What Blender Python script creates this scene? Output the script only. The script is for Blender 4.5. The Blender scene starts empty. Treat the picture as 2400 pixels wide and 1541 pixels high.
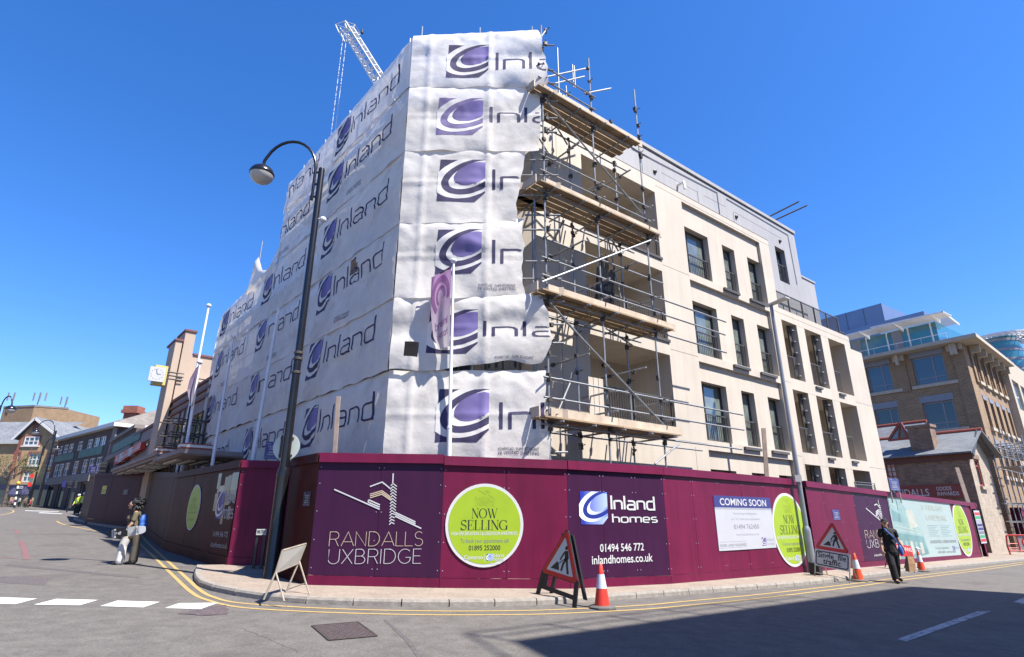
import bpy, bmesh, math, random
from mathutils import Vector, Matrix, noise
V = Vector
random.seed(7)
scene = bpy.context.scene
# ---------------------------------------------------------------- camera, sky, sun, exposure
FPX, PITCH, CX, CY = 1323.0, math.radians(18.67), 1200.0, 770.5     # measured on the 2400 px photograph
EYE = V((0, 0, 1.6))
cam_d = bpy.data.cameras.new("camera")
cam_d.sensor_width = 36.0
cam_d.lens = FPX / 2400 * 36
cam_d.clip_end = 4000
cam = bpy.data.objects.new("camera", cam_d)
scene.collection.objects.link(cam)
cam.location = EYE
cam.rotation_euler = (math.radians(90) + PITCH, 0, 0)
scene.camera = cam

SUN = V((0.472, -0.281, 0.835)).normalized()                         # direction towards the sun
world = bpy.data.worlds.new("World")
scene.world = world
world.use_nodes = True
wn = world.node_tree
bg = wn.nodes["Background"]
sky = wn.nodes.new("ShaderNodeTexSky")
sky.sky_type = 'NISHITA'
sky.sun_disc = False
sky.sun_elevation = math.asin(SUN.z)
sky.sun_rotation = math.atan2(SUN.x, SUN.y)
sky.altitude = 0
sky.air_density = 1.0
sky.dust_density = 0.35
sky.ozone_density = 5.0
hsv = wn.nodes.new("ShaderNodeHueSaturation")
hsv.inputs['Saturation'].default_value = 1.25
wn.links.new(sky.outputs[0], hsv.inputs['Color'])
tint = wn.nodes.new("ShaderNodeMix")
tint.data_type, tint.blend_type = 'RGBA', 'MULTIPLY'
tint.inputs[0].default_value = 1.0
tint.inputs[7].default_value = (1.0, 1.0, 1.22, 1)
wn.links.new(hsv.outputs[0], tint.inputs[6])
wn.links.new(tint.outputs[2], bg.inputs['Color'])
bg.inputs['Strength'].default_value = 0.086
sl = bpy.data.lights.new("sun", 'SUN')
sl.energy = 5.0
sl.angle = math.radians(0.5)
sl.color = (1.0, 0.95, 0.87)
so = bpy.data.objects.new("sun", sl)
scene.collection.objects.link(so)
so.rotation_euler = SUN.to_track_quat('Z', 'Y').to_euler()
so.location = (20, -20, 60)
scene.view_settings.view_transform = 'Standard'
scene.view_settings.look = 'None'
scene.view_settings.gamma = 1
scene.view_settings.exposure = 1.3
scene.cycles.max_bounces = 6
scene.cycles.use_denoising = True

# ---------------------------------------------------------------- measuring helpers
def ray(x, y):
    a, d = x - CX, y - CY
    c, s = math.cos(PITCH), math.sin(PITCH)
    return V((a, FPX * c + d * s, FPX * s - d * c))
def gz(x, y):                                                        # the gently sloping street
    x = min(45, max(-60, x)); y = min(90, max(0, y))
    return -.031 * x + .013 * y - .08 - .0136 * min(0, x + 15)
def at_ground(px, py, lift=0.0):
    r = ray(px, py)
    t = (-.08 + lift - 1.6) / (r.z + .031 * r.x - .013 * r.y)
    if EYE.x + r.x * t < -15:                                            # the street steepens to the left
        t = (-.08 - .0136 * 15 + lift - 1.6) / (r.z + (.031 + .0136) * r.x - .013 * r.y)
    return EYE + r * t
def at_depth(px, py, Y):
    r = ray(px, py)
    return EYE + r * (Y / r.y)
def at_plane(px, py, P, D):
    r = ray(px, py)
    nx, ny = D[1], -D[0]
    t = (nx * P[0] + ny * P[1]) / (nx * r.x + ny * r.y)
    return EYE + r * t
def ang(deg, left=False):
    a = math.radians(deg)
    return V((-math.sin(a) if left else math.sin(a), math.cos(a), 0))
LDIR, RDIR = ang(41.57, True), ang(52.24)

class Fr:
    """local frame: a along u, b along v (up), c along n (towards the viewer)"""
    def __init__(s, o, u, v=V((0, 0, 1)), n=None):
        s.o, s.u, s.v = V(o), V(u).normalized(), V(v).normalized()
        s.n = V(n).normalized() if n is not None else s.u.cross(s.v).normalized()
    def p(s, a, b, c=0.0):
        return s.o + s.u * a + s.v * b + s.n * c
    def on(s, px, py, c=0.0):
        r = ray(px, py)
        o = s.o + s.n * c
        t = (o - EYE).dot(s.n) / r.dot(s.n)
        q = EYE + r * t - o
        return q.dot(s.u), q.dot(s.v)
    def rect(s, *pts, c=0.0):
        q = [s.on(x, y, c) for x, y in pts]
        xs = sorted(k[0] for k in q); zs = sorted(k[1] for k in q)
        h = len(q) // 2
        return sum(xs[:h]) / h, sum(xs[h:]) / h, sum(zs[:h]) / h, sum(zs[h:]) / h

# ---------------------------------------------------------------- scene bookkeeping
COL = scene.collection
def tag(o, label=None, cat=None, group=None, kind=None):
    if label: o['label'] = label
    if cat: o['category'] = cat
    if group: o['group'] = group
    if kind: o['kind'] = kind
    return o
def thing(name, label, cat, loc, group=None):
    o = bpy.data.objects.new(name, None)
    o.empty_display_size = .3
    COL.objects.link(o)
    o.location = V(loc)
    return tag(o, label, cat, group)
def wloc(o):
    l = V((0, 0, 0))
    while o is not None:
        l += o.location
        o = o.parent
    return l
def dup(root, loc, label=None, rotz=0, scale=None, group=None):
    r = root.copy(); COL.objects.link(r); r.location = V(loc); r.rotation_euler = (0, 0, rotz)
    if scale: r.scale = (scale,) * 3
    if label: r['label'] = label
    if group: r['group'] = group
    for ch in list(root.children):
        c = ch.copy(); COL.objects.link(c); c.parent = r
        for g in ch.children:
            d = g.copy(); COL.objects.link(d); d.parent = c
    return r

class MB:
    def __init__(s): s.v, s.f, s.m, s.uv = [], [], [], []
    def face(s, pts, m=0, uv=None):
        b = len(s.v); s.v += [V(p) for p in pts]
        s.f.append(tuple(range(b, b + len(pts)))); s.m.append(m); s.uv.append(uv)
    def add(s, vs, fs, m=0):
        b = len(s.v); s.v += [V(p) for p in vs]
        for f in fs:
            s.f.append(tuple(b + i for i in f)); s.m.append(m); s.uv.append(None)
    def hexa(s, p, m=0):
        s.add(p, [(0, 3, 2, 1), (4, 5, 6, 7), (0, 1, 5, 4), (1, 2, 6, 5), (2, 3, 7, 6), (3, 0, 4, 7)], m)
    def box(s, fr, a0, a1, b0, b1, c0, c1, m=0):
        s.hexa([fr.p(a0, b0, c0), fr.p(a1, b0, c0), fr.p(a1, b0, c1), fr.p(a0, b0, c1),
                fr.p(a0, b1, c0), fr.p(a1, b1, c0), fr.p(a1, b1, c1), fr.p(a0, b1, c1)], m)
    def cyl(s, p, q, r, r2=None, n=8, m=0, cap=True):
        s.path([p, q], [r, r if r2 is None else r2], n, m, cap)
    def path(s, pts, rad, n=8, m=0, cap=True):
        pts = [V(p) for p in pts]
        if not isinstance(rad, (list, tuple)): rad = [rad] * len(pts)
        b = len(s.v); ref = None
        for i, p in enumerate(pts):
            d = (pts[min(i + 1, len(pts) - 1)] - pts[max(i - 1, 0)])
            d = d.normalized() if d.length > 1e-9 else V((0, 0, 1))
            if ref is None: ref = V((0, 0, 1)) if abs(d.z) < .9 else V((1, 0, 0))
            x = d.cross(ref).normalized(); y = x.cross(d).normalized(); ref = y
            for k in range(n):
                t = 2 * math.pi * k / n
                s.v.append(p + (x * math.cos(t) + y * math.sin(t)) * rad[i])
        for i in range(len(pts) - 1):
            for k in range(n):
                k2 = (k + 1) % n
                s.f.append((b + i * n + k, b + i * n + k2, b + (i + 1) * n + k2, b + (i + 1) * n + k)); s.m.append(m); s.uv.append(None)
        if cap:
            for fs in (tuple(b + k for k in range(n)), tuple(b + (len(pts) - 1) * n + k for k in range(n))):
                s.f.append(fs); s.m.append(m); s.uv.append(None)
    def lathe(s, o, prof, n=16, m=0, axis=V((0, 0, 1)), ux=V((1, 0, 0)), cap=True):
        o, axis, ux = V(o), V(axis).normalized(), V(ux).normalized(); uy = axis.cross(ux); b = len(s.v)
        for r, z in prof:
            for k in range(n):
                t = 2 * math.pi * k / n
                s.v.append(o + axis * z + (ux * math.cos(t) + uy * math.sin(t)) * r)
        for i in range(len(prof) - 1):
            for k in range(n):
                k2 = (k + 1) % n
                s.f.append((b + i * n + k, b + i * n + k2, b + (i + 1) * n + k2, b + (i + 1) * n + k)); s.m.append(m); s.uv.append(None)
        if cap:
            for fs in (tuple(b + k for k in range(n)), tuple(b + (len(prof) - 1) * n + k for k in range(n))):
                s.f.append(fs); s.m.append(m); s.uv.append(None)
    def ell(s, c, rx, ry, rz, n=14, k=9, m=0, rot=None):
        b = len(s.v); c = V(c)
        for i in range(k + 1):
            ph = math.pi * i / k - math.pi / 2
            rr, z = max(math.cos(ph), 1e-3), math.sin(ph)
            for j in range(n):
                t = 2 * math.pi * j / n
                q = V((rx * rr * math.cos(t), ry * rr * math.sin(t), rz * z))
                s.v.append(c + (rot @ q if rot else q))
        for i in range(k):
            for j in range(n):
                j2 = (j + 1) % n
                s.f.append((b + i * n + j, b + i * n + j2, b + (i + 1) * n + j2, b + (i + 1) * n + j)); s.m.append(m); s.uv.append(None)
        s.f.append(tuple(b + j for j in range(n))); s.m.append(m); s.uv.append(None)
        s.f.append(tuple(b + k * n + j for j in range(n))); s.m.append(m); s.uv.append(None)
    def prism(s, fr, pts, c0, c1, m=0, m_side=None):
        n = len(pts); b = len(s.v)
        s.v += [fr.p(x, y, c0) for x, y in pts] + [fr.p(x, y, c1) for x, y in pts]
        s.f += [tuple(b + i for i in range(n)), tuple(b + n + i for i in range(n))]; s.m += [m, m]; s.uv += [None, None]
        for i in range(n):
            j = (i + 1) % n
            s.f.append((b + i, b + j, b + n + j, b + n + i)); s.m.append(m if m_side is None else m_side); s.uv.append(None)
    def flat(s, fr, vs, fs, c=0.0, m=0, dx=0, dy=0):
        s.add([fr.p(x + dx, y + dy, c) for x, y in vs], fs, m)
    def cut(s, name):
        if not hasattr(s, 'cuts'): s.cuts = []
        s.cuts.append((name, len(s.f)))
    def build_parts(s, mats, parent, weld=False):
        c = s.cuts + [(None, len(s.f))]
        for (nm, i0), (_, i1) in zip(c, c[1:]):
            k = MB()
            for i in range(i0, i1): k.face([s.v[j] for j in s.f[i]], s.m[i], s.uv[i])
            if not k.f: continue
            o = k.build(nm, mats, parent, recalc=False)
            if weld:
                bm = bmesh.new(); bm.from_mesh(o.data); bmesh.ops.remove_doubles(bm, verts=bm.verts, dist=.0004); bm.to_mesh(o.data); bm.free()
                o.data.polygons.foreach_set('use_smooth', [True] * len(o.data.polygons))
    def build(s, name, mats, parent=None, loc=None, smooth=None, recalc=True, kind=None):
        if not isinstance(mats, (list, tuple)): mats = [mats]
        off = wloc(parent) if parent is not None else V(loc if loc is not None else (0, 0, 0))
        me = bpy.data.meshes.new(name)
        me.from_pydata([v - off for v in s.v], [], s.f)
        for mm in mats: me.materials.append(mm)
        me.polygons.foreach_set('material_index', s.m)
        uvl = me.uv_layers.new(name="UVMap")
        Z = V((0, 0, 1))
        for pi, p in enumerate(me.polygons):
            u = s.uv[pi]
            if u is None:
                n = p.normal
                if abs(n.z) > .96:
                    t, w = V((1, 0, 0)), V((0, 1, 0))
                else:
                    t = Z.cross(n).normalized(); w = n.cross(t)
                for li in p.loop_indices:
                    q = s.v[me.loops[li].vertex_index]
                    uvl.data[li].uv = (q.dot(t), q.dot(w))
            else:
                for li, q in zip(p.loop_indices, u): uvl.data[li].uv = q
        if recalc:
            bm = bmesh.new(); bm.from_mesh(me)
            bmesh.ops.recalc_face_normals(bm, faces=bm.faces)
            bm.to_mesh(me); bm.free()
        if smooth:
            me.polygons.foreach_set('use_smooth', [True] * len(me.polygons))
            me.set_sharp_from_angle(angle=math.radians(smooth))
        o = bpy.data.objects.new(name, me)
        COL.objects.link(o)
        if parent is not None: o.parent = parent
        elif loc is not None: o.location = V(loc)
        if kind: o['kind'] = kind
        return o

# ---------------------------------------------------------------- materials
ALB = .76                                                                # one scale for every base colour below
def mat(name, col, rough=.6, metal=0.0, var=.12, nscale=3.0, big=.0, bump=0.0, bscale=40.0, spec=.5, coat=0.0,
        pattern=None, col2=None, pw=.225, ph=.075, mortar=.01, trans=0.0, stain=None, streak=0.0, open_=0.0):
    k_ = 1.0 if name.startswith(('white_sheeting', 'sheet_white')) else ALB
    col = tuple(c * k_ for c in col); col2 = tuple(c * k_ for c in col2) if col2 else None
    if stain: stain = (tuple(c * k_ for c in stain[0]), *stain[1:])
    m = bpy.data.materials.new(name); m.use_nodes = True
    nt = m.node_tree; N, Lk = nt.nodes, nt.links
    b = N["Principled BSDF"]; out = N["Material Output"]
    b.inputs['Roughness'].default_value = rough
    b.inputs['Metallic'].default_value = metal
    b.inputs['Specular IOR Level'].default_value = spec
    if coat: b.inputs['Coat Weight'].default_value = coat; b.inputs['Coat Roughness'].default_value = .08
    tc = N.new("ShaderNodeTexCoord")
    c4 = (*col, 1)
    if pattern == 'brick':
        bt = N.new("ShaderNodeTexBrick")
        bt.inputs['Scale'].default_value = 1
        bt.inputs['Brick Width'].default_value = pw; bt.inputs['Row Height'].default_value = ph
        bt.inputs['Mortar Size'].default_value = mortar; bt.inputs['Bias'].default_value = 0
        bt.inputs['Color1'].default_value = c4
        bt.inputs['Color2'].default_value = (*(col2 or [k * .65 for k in col]), 1)
        mo = [min(.5, k * .8 + .08) for k in col]
        bt.inputs['Mortar'].default_value = (*mo, 1)
        Lk.new(tc.outputs['UV'], bt.inputs['Vector'])
        csock = bt.outputs['Color']
    else:
        rgb = N.new("ShaderNodeRGB"); rgb.outputs[0].default_value = c4
        csock = rgb.outputs[0]
    def vary(sock, scale, amt, detail=4):
        nz = N.new("ShaderNodeTexNoise"); nz.inputs['Scale'].default_value = scale; nz.inputs['Detail'].default_value = detail
        Lk.new(tc.outputs['Object'], nz.inputs['Vector'])
        mp = N.new("ShaderNodeMapRange"); mp.inputs[1].default_value = .3; mp.inputs[2].default_value = .7
        mp.inputs[3].default_value = 1 - amt; mp.inputs[4].default_value = 1 + amt
        Lk.new(nz.outputs['Fac'], mp.inputs[0])
        mx = N.new("ShaderNodeMix"); mx.data_type = 'RGBA'; mx.blend_type = 'MULTIPLY'; mx.inputs[0].default_value = 1
        Lk.new(sock, mx.inputs[6]); Lk.new(mp.outputs[0], mx.inputs[7])
        return mx.outputs[2]
    if var: csock = vary(csock, nscale, var)
    if big: csock = vary(csock, nscale * .12, big, 6)
    if streak:                                                       # rain streaks run down the face
        mpg = N.new("ShaderNodeMapping"); mpg.inputs['Scale'].default_value = (5, 5, .35); Lk.new(tc.outputs['Object'], mpg.inputs['Vector'])
        nz = N.new("ShaderNodeTexNoise"); nz.inputs['Scale'].default_value = 1.0; nz.inputs['Detail'].default_value = 6; Lk.new(mpg.outputs[0], nz.inputs['Vector'])
        mp = N.new("ShaderNodeMapRange"); mp.inputs[1].default_value = .35; mp.inputs[2].default_value = .7; mp.inputs[3].default_value = 1 + streak * .4; mp.inputs[4].default_value = 1 - streak
        Lk.new(nz.outputs['Fac'], mp.inputs[0])
        mx = N.new("ShaderNodeMix"); mx.data_type = 'RGBA'; mx.blend_type = 'MULTIPLY'; mx.inputs[0].default_value = 1
        Lk.new(csock, mx.inputs[6]); Lk.new(mp.outputs[0], mx.inputs[7]); csock = mx.outputs[2]
    if stain:                                                        # (colour, scale, threshold)
        nz = N.new("ShaderNodeTexNoise"); nz.inputs['Scale'].default_value = stain[1]; nz.inputs['Detail'].default_value = 8
        nz.inputs['Roughness'].default_value = .7
        Lk.new(tc.outputs['Object'], nz.inputs['Vector'])
        mp = N.new("ShaderNodeMapRange"); mp.inputs[1].default_value = stain[2]; mp.inputs[2].default_value = stain[2] + .12
        mp.inputs[4].default_value = stain[3] if len(stain) > 3 else .6
        Lk.new(nz.outputs['Fac'], mp.inputs[0])
        mx = N.new("ShaderNodeMix"); mx.data_type = 'RGBA'
        Lk.new(mp.outputs[0], mx.inputs[0]); Lk.new(csock, mx.inputs[6]); mx.inputs[7].default_value = (*stain[0], 1)
        csock = mx.outputs[2]
    Lk.new(csock, b.inputs['Base Color'])
    if bump:
        nz = N.new("ShaderNodeTexNoise"); nz.inputs['Scale'].default_value = bscale; nz.inputs['Detail'].default_value = 5
        Lk.new(tc.outputs['Object'], nz.inputs['Vector'])
        bp = N.new("ShaderNodeBump"); bp.inputs['Strength'].default_value = bump; bp.inputs['Distance'].default_value = .02
        Lk.new(nz.outputs['Fac'], bp.inputs['Height']); Lk.new(bp.outputs[0], b.inputs['Normal'])
    elif pattern == 'brick':
        bp = N.new("ShaderNodeBump"); bp.inputs['Strength'].default_value = .4; bp.inputs['Distance'].default_value = .01; bp.invert = True
        Lk.new(bt.outputs['Fac'], bp.inputs['Height']); Lk.new(bp.outputs[0], b.inputs['Normal'])
    if trans:
        tr = N.new("ShaderNodeBsdfTranslucent"); Lk.new(csock, tr.inputs['Color'])
        ms = N.new("ShaderNodeMixShader"); ms.inputs[0].default_value = trans
        Lk.new(b.outputs[0], ms.inputs[1]); Lk.new(tr.outputs[0], ms.inputs[2]); Lk.new(ms.outputs[0], out.inputs['Surface'])
        if open_:                                                        # open weave of the netting
            tp = N.new("ShaderNodeBsdfTransparent"); m2 = N.new("ShaderNodeMixShader"); m2.inputs[0].default_value = open_
            Lk.new(ms.outputs[0], m2.inputs[1]); Lk.new(tp.outputs[0], m2.inputs[2]); Lk.new(m2.outputs[0], out.inputs['Surface'])
    return m
def grad_mat(name, c0, c1, axis='X', rough=.5, trans=0.0):
    """printed colour gradient running over a print's own UV square"""
    m = bpy.data.materials.new(name); m.use_nodes = True
    nt = m.node_tree; N, Lk = nt.nodes, nt.links; b = N["Principled BSDF"]
    tc = N.new("ShaderNodeTexCoord"); sp = N.new("ShaderNodeSeparateXYZ"); Lk.new(tc.outputs['UV'], sp.inputs[0])
    cr = N.new("ShaderNodeValToRGB"); e = cr.color_ramp.elements
    e[0].position, e[0].color = .1, (*c0, 1); e[1].position, e[1].color = .95, (*c1, 1)
    Lk.new(sp.outputs[axis], cr.inputs[0]); Lk.new(cr.outputs[0], b.inputs['Base Color'])
    b.inputs['Roughness'].default_value = rough
    if trans:
        tr = N.new("ShaderNodeBsdfTranslucent"); Lk.new(cr.outputs[0], tr.inputs['Color'])
        ms = N.new("ShaderNodeMixShader"); ms.inputs[0].default_value = trans
        Lk.new(b.outputs[0], ms.inputs[1]); Lk.new(tr.outputs[0], ms.inputs[2]); Lk.new(ms.outputs[0], N["Material Output"].inputs['Surface'])
    return m
M = {}
M['asphalt'] = mat('asphalt', (.142, .130, .120), .85, var=.22, nscale=30, big=.16, bump=.5, bscale=60, spec=.3, stain=((.098, .084, .082), .5, .54, .7))
M['paving'] = mat('paving', (.31, .25, .20), .9, var=.18, nscale=18, big=.12, bump=.5, bscale=70)
M['kerbstone'] = mat('kerbstone', (.30, .27, .235), .9, var=.2, nscale=9, bump=.5, bscale=50)
M['yellow_paint'] = mat('yellow_paint', (.45, .31, .11), .8, var=.15, nscale=20, stain=((.2, .17, .12), 6, .58, .6))
M['white_paint'] = mat('white_paint', (.60, .60, .58), .8, var=.1, nscale=15, stain=((.25, .25, .25), 8, .62, .6))
M['worn_paint'] = mat('worn_paint', (.5, .5, .5), .8, var=.2, nscale=15, stain=((.12, .12, .12), 7, .5, .9))
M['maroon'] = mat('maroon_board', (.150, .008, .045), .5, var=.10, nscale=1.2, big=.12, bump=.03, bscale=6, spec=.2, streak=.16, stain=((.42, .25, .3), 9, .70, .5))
M['purple'] = mat('purple_vinyl', (.046, .008, .042), .5, var=.06, nscale=1.0, bump=.02, bscale=4, spec=.2, streak=.12, stain=((.3, .2, .3), 13, .73, .5))
M['maroon_dark'] = mat('gate_and_shade_maroon', (.060, .006, .022), .5, var=.12, nscale=2, spec=.15)  # dark maroon of the gates; also paints shade on other boards
M['shaded_maroon'] = mat('shaded_maroon', (.070, .017, .016), .5, var=.25, nscale=1.5, big=.2, bump=.05, bscale=3, spec=.06)  # maroon boards coloured brown for shade and mirrored brick
M['stone'] = mat('pale_stone_panel', (.57, .505, .425), .75, var=.045, nscale=.9, big=.06, bump=.05, bscale=30, streak=.07)
M['stone_inner'] = mat('stone_soffit', (.58, .51, .42), .8, var=.05, nscale=1)  # inner stone, nearly the facade tone
M['grey_clad'] = mat('grey_cladding', (.385, .375, .37), .55, var=.04, nscale=.8, streak=.08)
M['grey_dark'] = mat('dark_grey_metal', (.06, .062, .07), .45, var=.1)
M['bronze'] = mat('bronze_metal', (.11, .095, .08), .45, metal=.2, var=.08)
M['glass'] = mat('window_glass', (.035, .06, .085), .04, var=.25, nscale=.5, spec=.9, coat=.6)
M['glass_pale'] = mat('curtained_glass', (.17, .20, .185), .06, var=.3, nscale=2.5, spec=.8, coat=.5)
M['glass_teal'] = mat('teal_glass', (.03, .17, .22), .05, var=.3, nscale=.3, spec=.8, coat=.6)
M['glass_dark'] = mat('dark_glass', (.02, .03, .035), .05, var=.3, nscale=.6, spec=.7, coat=.4)
M['galv'] = mat('galvanised_tube', (.30, .315, .335), .5, metal=.4, var=.18, nscale=5)
M['steel_rust'] = mat('dark_coupler_steel', (.075, .065, .06), .6, metal=.3, var=.3, nscale=20)
M['board'] = mat('scaffold_board', (.31, .22, .135), .85, var=.28, nscale=2.2, bump=.2, bscale=25)
M['board_b'] = mat('weathered_scaffold_board', (.25, .175, .11), .85, var=.28, nscale=2.2, bump=.2, bscale=25)
M['board_c'] = mat('pale_scaffold_board', (.36, .27, .18), .85, var=.2, nscale=2.2, bump=.2, bscale=25)
M['ply'] = mat('ply_toe_board', (.54, .44, .34), .8, var=.22, nscale=2.5)
M['sheet'] = mat('white_sheeting', (.77, .735, .69), .8, var=.06, nscale=2.5, big=.12, bump=.28, bscale=11, trans=.30, open_=.06, stain=((.50, .46, .41), .9, .52, .5))
M['print'] = mat('dark_purple_print', (.055, .045, .12), .7, var=.4, nscale=3, trans=.2)
M['print_fade'] = mat('faded_purple_print', (.24, .19, .38), .6, var=.25, nscale=5, trans=.2)
M['print_grad'] = grad_mat('purple_gradient_print', (.035, .025, .10), (.24, .19, .44), 'X', .6, .2)
M['print_white'] = mat('sheet_white_print', (.76, .73, .69), .8, var=.06, nscale=3, trans=.25)
M['black_gloss'] = mat('black_gloss_paint', (.012, .012, .014), .25, var=.2, nscale=3)
M['black'] = mat('black_plastic', (.015, .015, .016), .5, var=.2)
M['white_metal'] = mat('white_powder_coat', (.78, .79, .82), .45, var=.05)
M['grey_metal'] = mat('grey_lamp_metal', (.33, .34, .37), .4, metal=.4, var=.08)
M['lens'] = mat('frosted_lens', (.55, .53, .5), .25, var=.1)
M['sign_back'] = mat('pale_sign_back', (.55, .62, .58), .5, var=.06)
M['blue_notice'] = mat('blue_notice', (.035, .035, .19), .4, var=.05)
M['navy'] = mat('navy_ink', (.02, .02, .06), .5, var=.05)
M['white'] = mat('white_ink', (.62, .62, .62), .5, var=.03)
M['white_board'] = mat('white_board', (.50, .51, .55), .45, var=.03)
M['grey_ink'] = mat('grey_ink', (.2, .2, .22), .5, var=.03)
M['pale_ink'] = mat('pale_grey_ink', (.36, .37, .43), .5, var=.03)
M['lime'] = mat('lime_green_board', (.33, .47, .012), .45, var=.04)
M['lime_ink'] = mat('dull_green_ink', (.26, .36, .03), .5, var=.03)
M['beige_ink'] = mat('beige_ink', (.58, .47, .33), .5, var=.03)
M['blue_grad'] = grad_mat('blue_gradient_print', (.02, .03, .28), (.32, .40, .75), 'X', .4)
M['blue_white_grad'] = grad_mat('pale_blue_gradient_print', (.75, .78, .85), (.16, .22, .6), 'X', .4)
M['red_sign'] = mat('red_sign_face', (.56, .02, .02), .4, var=.05)
M['sign_white'] = mat('white_sign_face', (.55, .56, .55), .45, var=.05)
M['orange'] = mat('orange_plastic', (.72, .085, .02), .45, var=.1, nscale=6, stain=((.25, .1, .06), 9, .62, .5))
M['red_orange'] = mat('red_orange_plastic', (.74, .045, .022), .45, var=.1, nscale=6, stain=((.25, .08, .06), 9, .66, .4))
M['sleeve'] = mat('reflective_sleeve', (.66, .68, .74), .35, var=.12, nscale=9)
M['cone_base'] = mat('grey_rubber', (.11, .105, .10), .9, var=.2)
M['galv_frame'] = mat('weathered_frame', (.36, .31, .25), .6, metal=.2, var=.2, nscale=8)
M['board_back'] = mat('grey_board_back', (.40, .39, .37), .6, var=.08)
M['iron'] = mat('cast_iron', (.10, .075, .075), .6, metal=.3, var=.2, nscale=10, bump=.8, bscale=55)
M['patch'] = mat('broken_tarmac', (.10, .075, .08), .9, var=.35, nscale=14, bump=.9, bscale=22)
M['wood'] = mat('grey_timber', (.36, .28, .23), .85, var=.2, nscale=4)
# ---------------------------------------------------------------- ground
def G3(x, y, lift=0.0): return V((x, y, gz(x, y) + lift))
mb = MB()
xs = [-1500, -400, -150] + [-60 + 5 * i for i in range(22)] + [150, 400, 1500]
ys = [-1500, -400, -100] + [5 * i for i in range(19)] + [150, 400, 1500]
vs = [G3(x, y) for y in ys for x in xs]
fs = [(j * len(xs) + i, j * len(xs) + i + 1, (j + 1) * len(xs) + i + 1, (j + 1) * len(xs) + i) for j in range(len(ys) - 1) for i in range(len(xs) - 1)]
mb.add(vs, fs)
mb.build('road', M['asphalt'], kind='structure')

def smooth_line(pts, n=6):
    out = []
    for i in range(len(pts) - 1):
        p0, p1, p2, p3 = pts[max(i - 1, 0)], pts[i], pts[i + 1], pts[min(i + 2, len(pts) - 1)]
        for k in range(n):
            t = k / n
            out.append(.5 * ((2 * p1) + (p2 - p0) * t + (2 * p0 - 5 * p1 + 4 * p2 - p3) * t * t + (3 * p1 - p0 - 3 * p2 + p3) * t ** 3))
    out.append(pts[-1]); return out
def offset_line(pts, d):
    out = []
    for i, p in enumerate(pts):
        t = (pts[min(i + 1, len(pts) - 1)] - pts[max(i - 1, 0)]).normalized()
        out.append(V((p.x + t.y * d, p.y - t.x * d, 0)))
    return out
def ground_ribbon(mb, pts, w, lift, m=0):
    L, R = offset_line(pts, -w / 2), offset_line(pts, w / 2)
    vs = [G3(p.x, p.y, lift) for p in L] + [G3(p.x, p.y, lift) for p in R]
    n = len(pts)
    mb.add(vs, [(i, i + 1, n + i + 1, n + i) for i in range(n - 1)], m)

# kerb line, from far up the left street round the corner and down the right street
KERB = [V(p) for p in ((-8.15, 15.75, 0), (-7.94, 15.35, 0), (-7.2, 13.9, 0), (-6.3, 12.55, 0), (-5.1, 11.6, 0), (-3.76, 11.05, 0),
        (-1.53, 11.17, 0), (.82, 11.98, 0), (4.33, 14.31, 0), (8.2, 17.0, 0), (15, 22.75, 0), (22.14, 28.5, 0), (32, 36.2, 0), (48, 48.6, 0))]
KL = smooth_line(KERB, 8)
mb = MB(); run = 0.0; inner = offset_line(KL, -.14)
def kerb_stone(a, b, ai, bi):
    top = .115
    p = [G3(a.x, a.y, -.1), G3(b.x, b.y, -.1), G3(bi.x, bi.y, -.1), G3(ai.x, ai.y, -.1), G3(a.x, a.y, top), G3(b.x, b.y, top), G3(bi.x, bi.y, top), G3(ai.x, ai.y, top)]
    # chamfer the road edge of the stone
    e0, e1 = p[0].lerp(p[4], .82), p[1].lerp(p[5], .82)
    q0, q1 = p[4].lerp(p[7], .15), p[5].lerp(p[6], .15)
    mb.face([p[0], p[1], e1, e0]); mb.face([e0, e1, q1, q0]); mb.face([q0, q1, p[6], p[7]])
    mb.face([p[0], e0, q0, p[7], p[3]]); mb.face([p[1], e1, q1, p[6], p[2]]); mb.face([p[3], p[2], p[6], p[7]])
def sample(line, s):
    acc = 0
    for i in range(len(line) - 1):
        d = (line[i + 1] - line[i]).length
        if acc + d >= s: return line[i].lerp(line[i + 1], (s - acc) / d)
        acc += d
    return line[-1]
tot = sum((KL[i + 1] - KL[i]).length for i in range(len(KL) - 1))
K2 = []; s = 0.0
while s < tot:
    K2.append(sample(KL, s)); s += .85
Ki = offset_line(K2, -.14)
for i in range(len(K2) - 1):
    a, b, ai, bi = K2[i], K2[i + 1], Ki[i], Ki[i + 1]
    g = .012
    kerb_stone(a.lerp(b, g), b.lerp(a, g), ai.lerp(bi, g), bi.lerp(ai, g))
# short kerb in front of the far hoarding
fk = [V((q.x, q.y, 0)) for q in (at_ground(172, 1219), at_ground(205, 1229), at_ground(275, 1240), at_ground(330, 1247))]
fki = offset_line(fk, -.14); fkb = offset_line(fk, -1.6)
for i in range(3): kerb_stone(fk[i], fk[i + 1], fki[i], fki[i + 1])
mb.build('kerb', M['kerbstone'], kind='structure', recalc=True)
mb = MB()
far = [V((k.x, k.y, 0)) for k in offset_line(K2, -6.5)]
mid = [V((k.x, k.y, 0)) for k in offset_line(K2, -3.0)]
n = len(K2)
for A_, B_, la, lb in ((Ki, mid, .108, .112), (mid, far, .112, .112)):
    mb.add([G3(p.x, p.y, la) for p in A_] + [G3(p.x, p.y, lb) for p in B_], [(i, i + 1, n + i + 1, n + i) for i in range(n - 1)])
for i in range(3): mb.face([G3(p.x, p.y, .108) for p in (fki[i], fki[i + 1], fkb[i + 1], fkb[i])])
mb.build('pavement', M['paving'], kind='structure', recalc=False)

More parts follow.
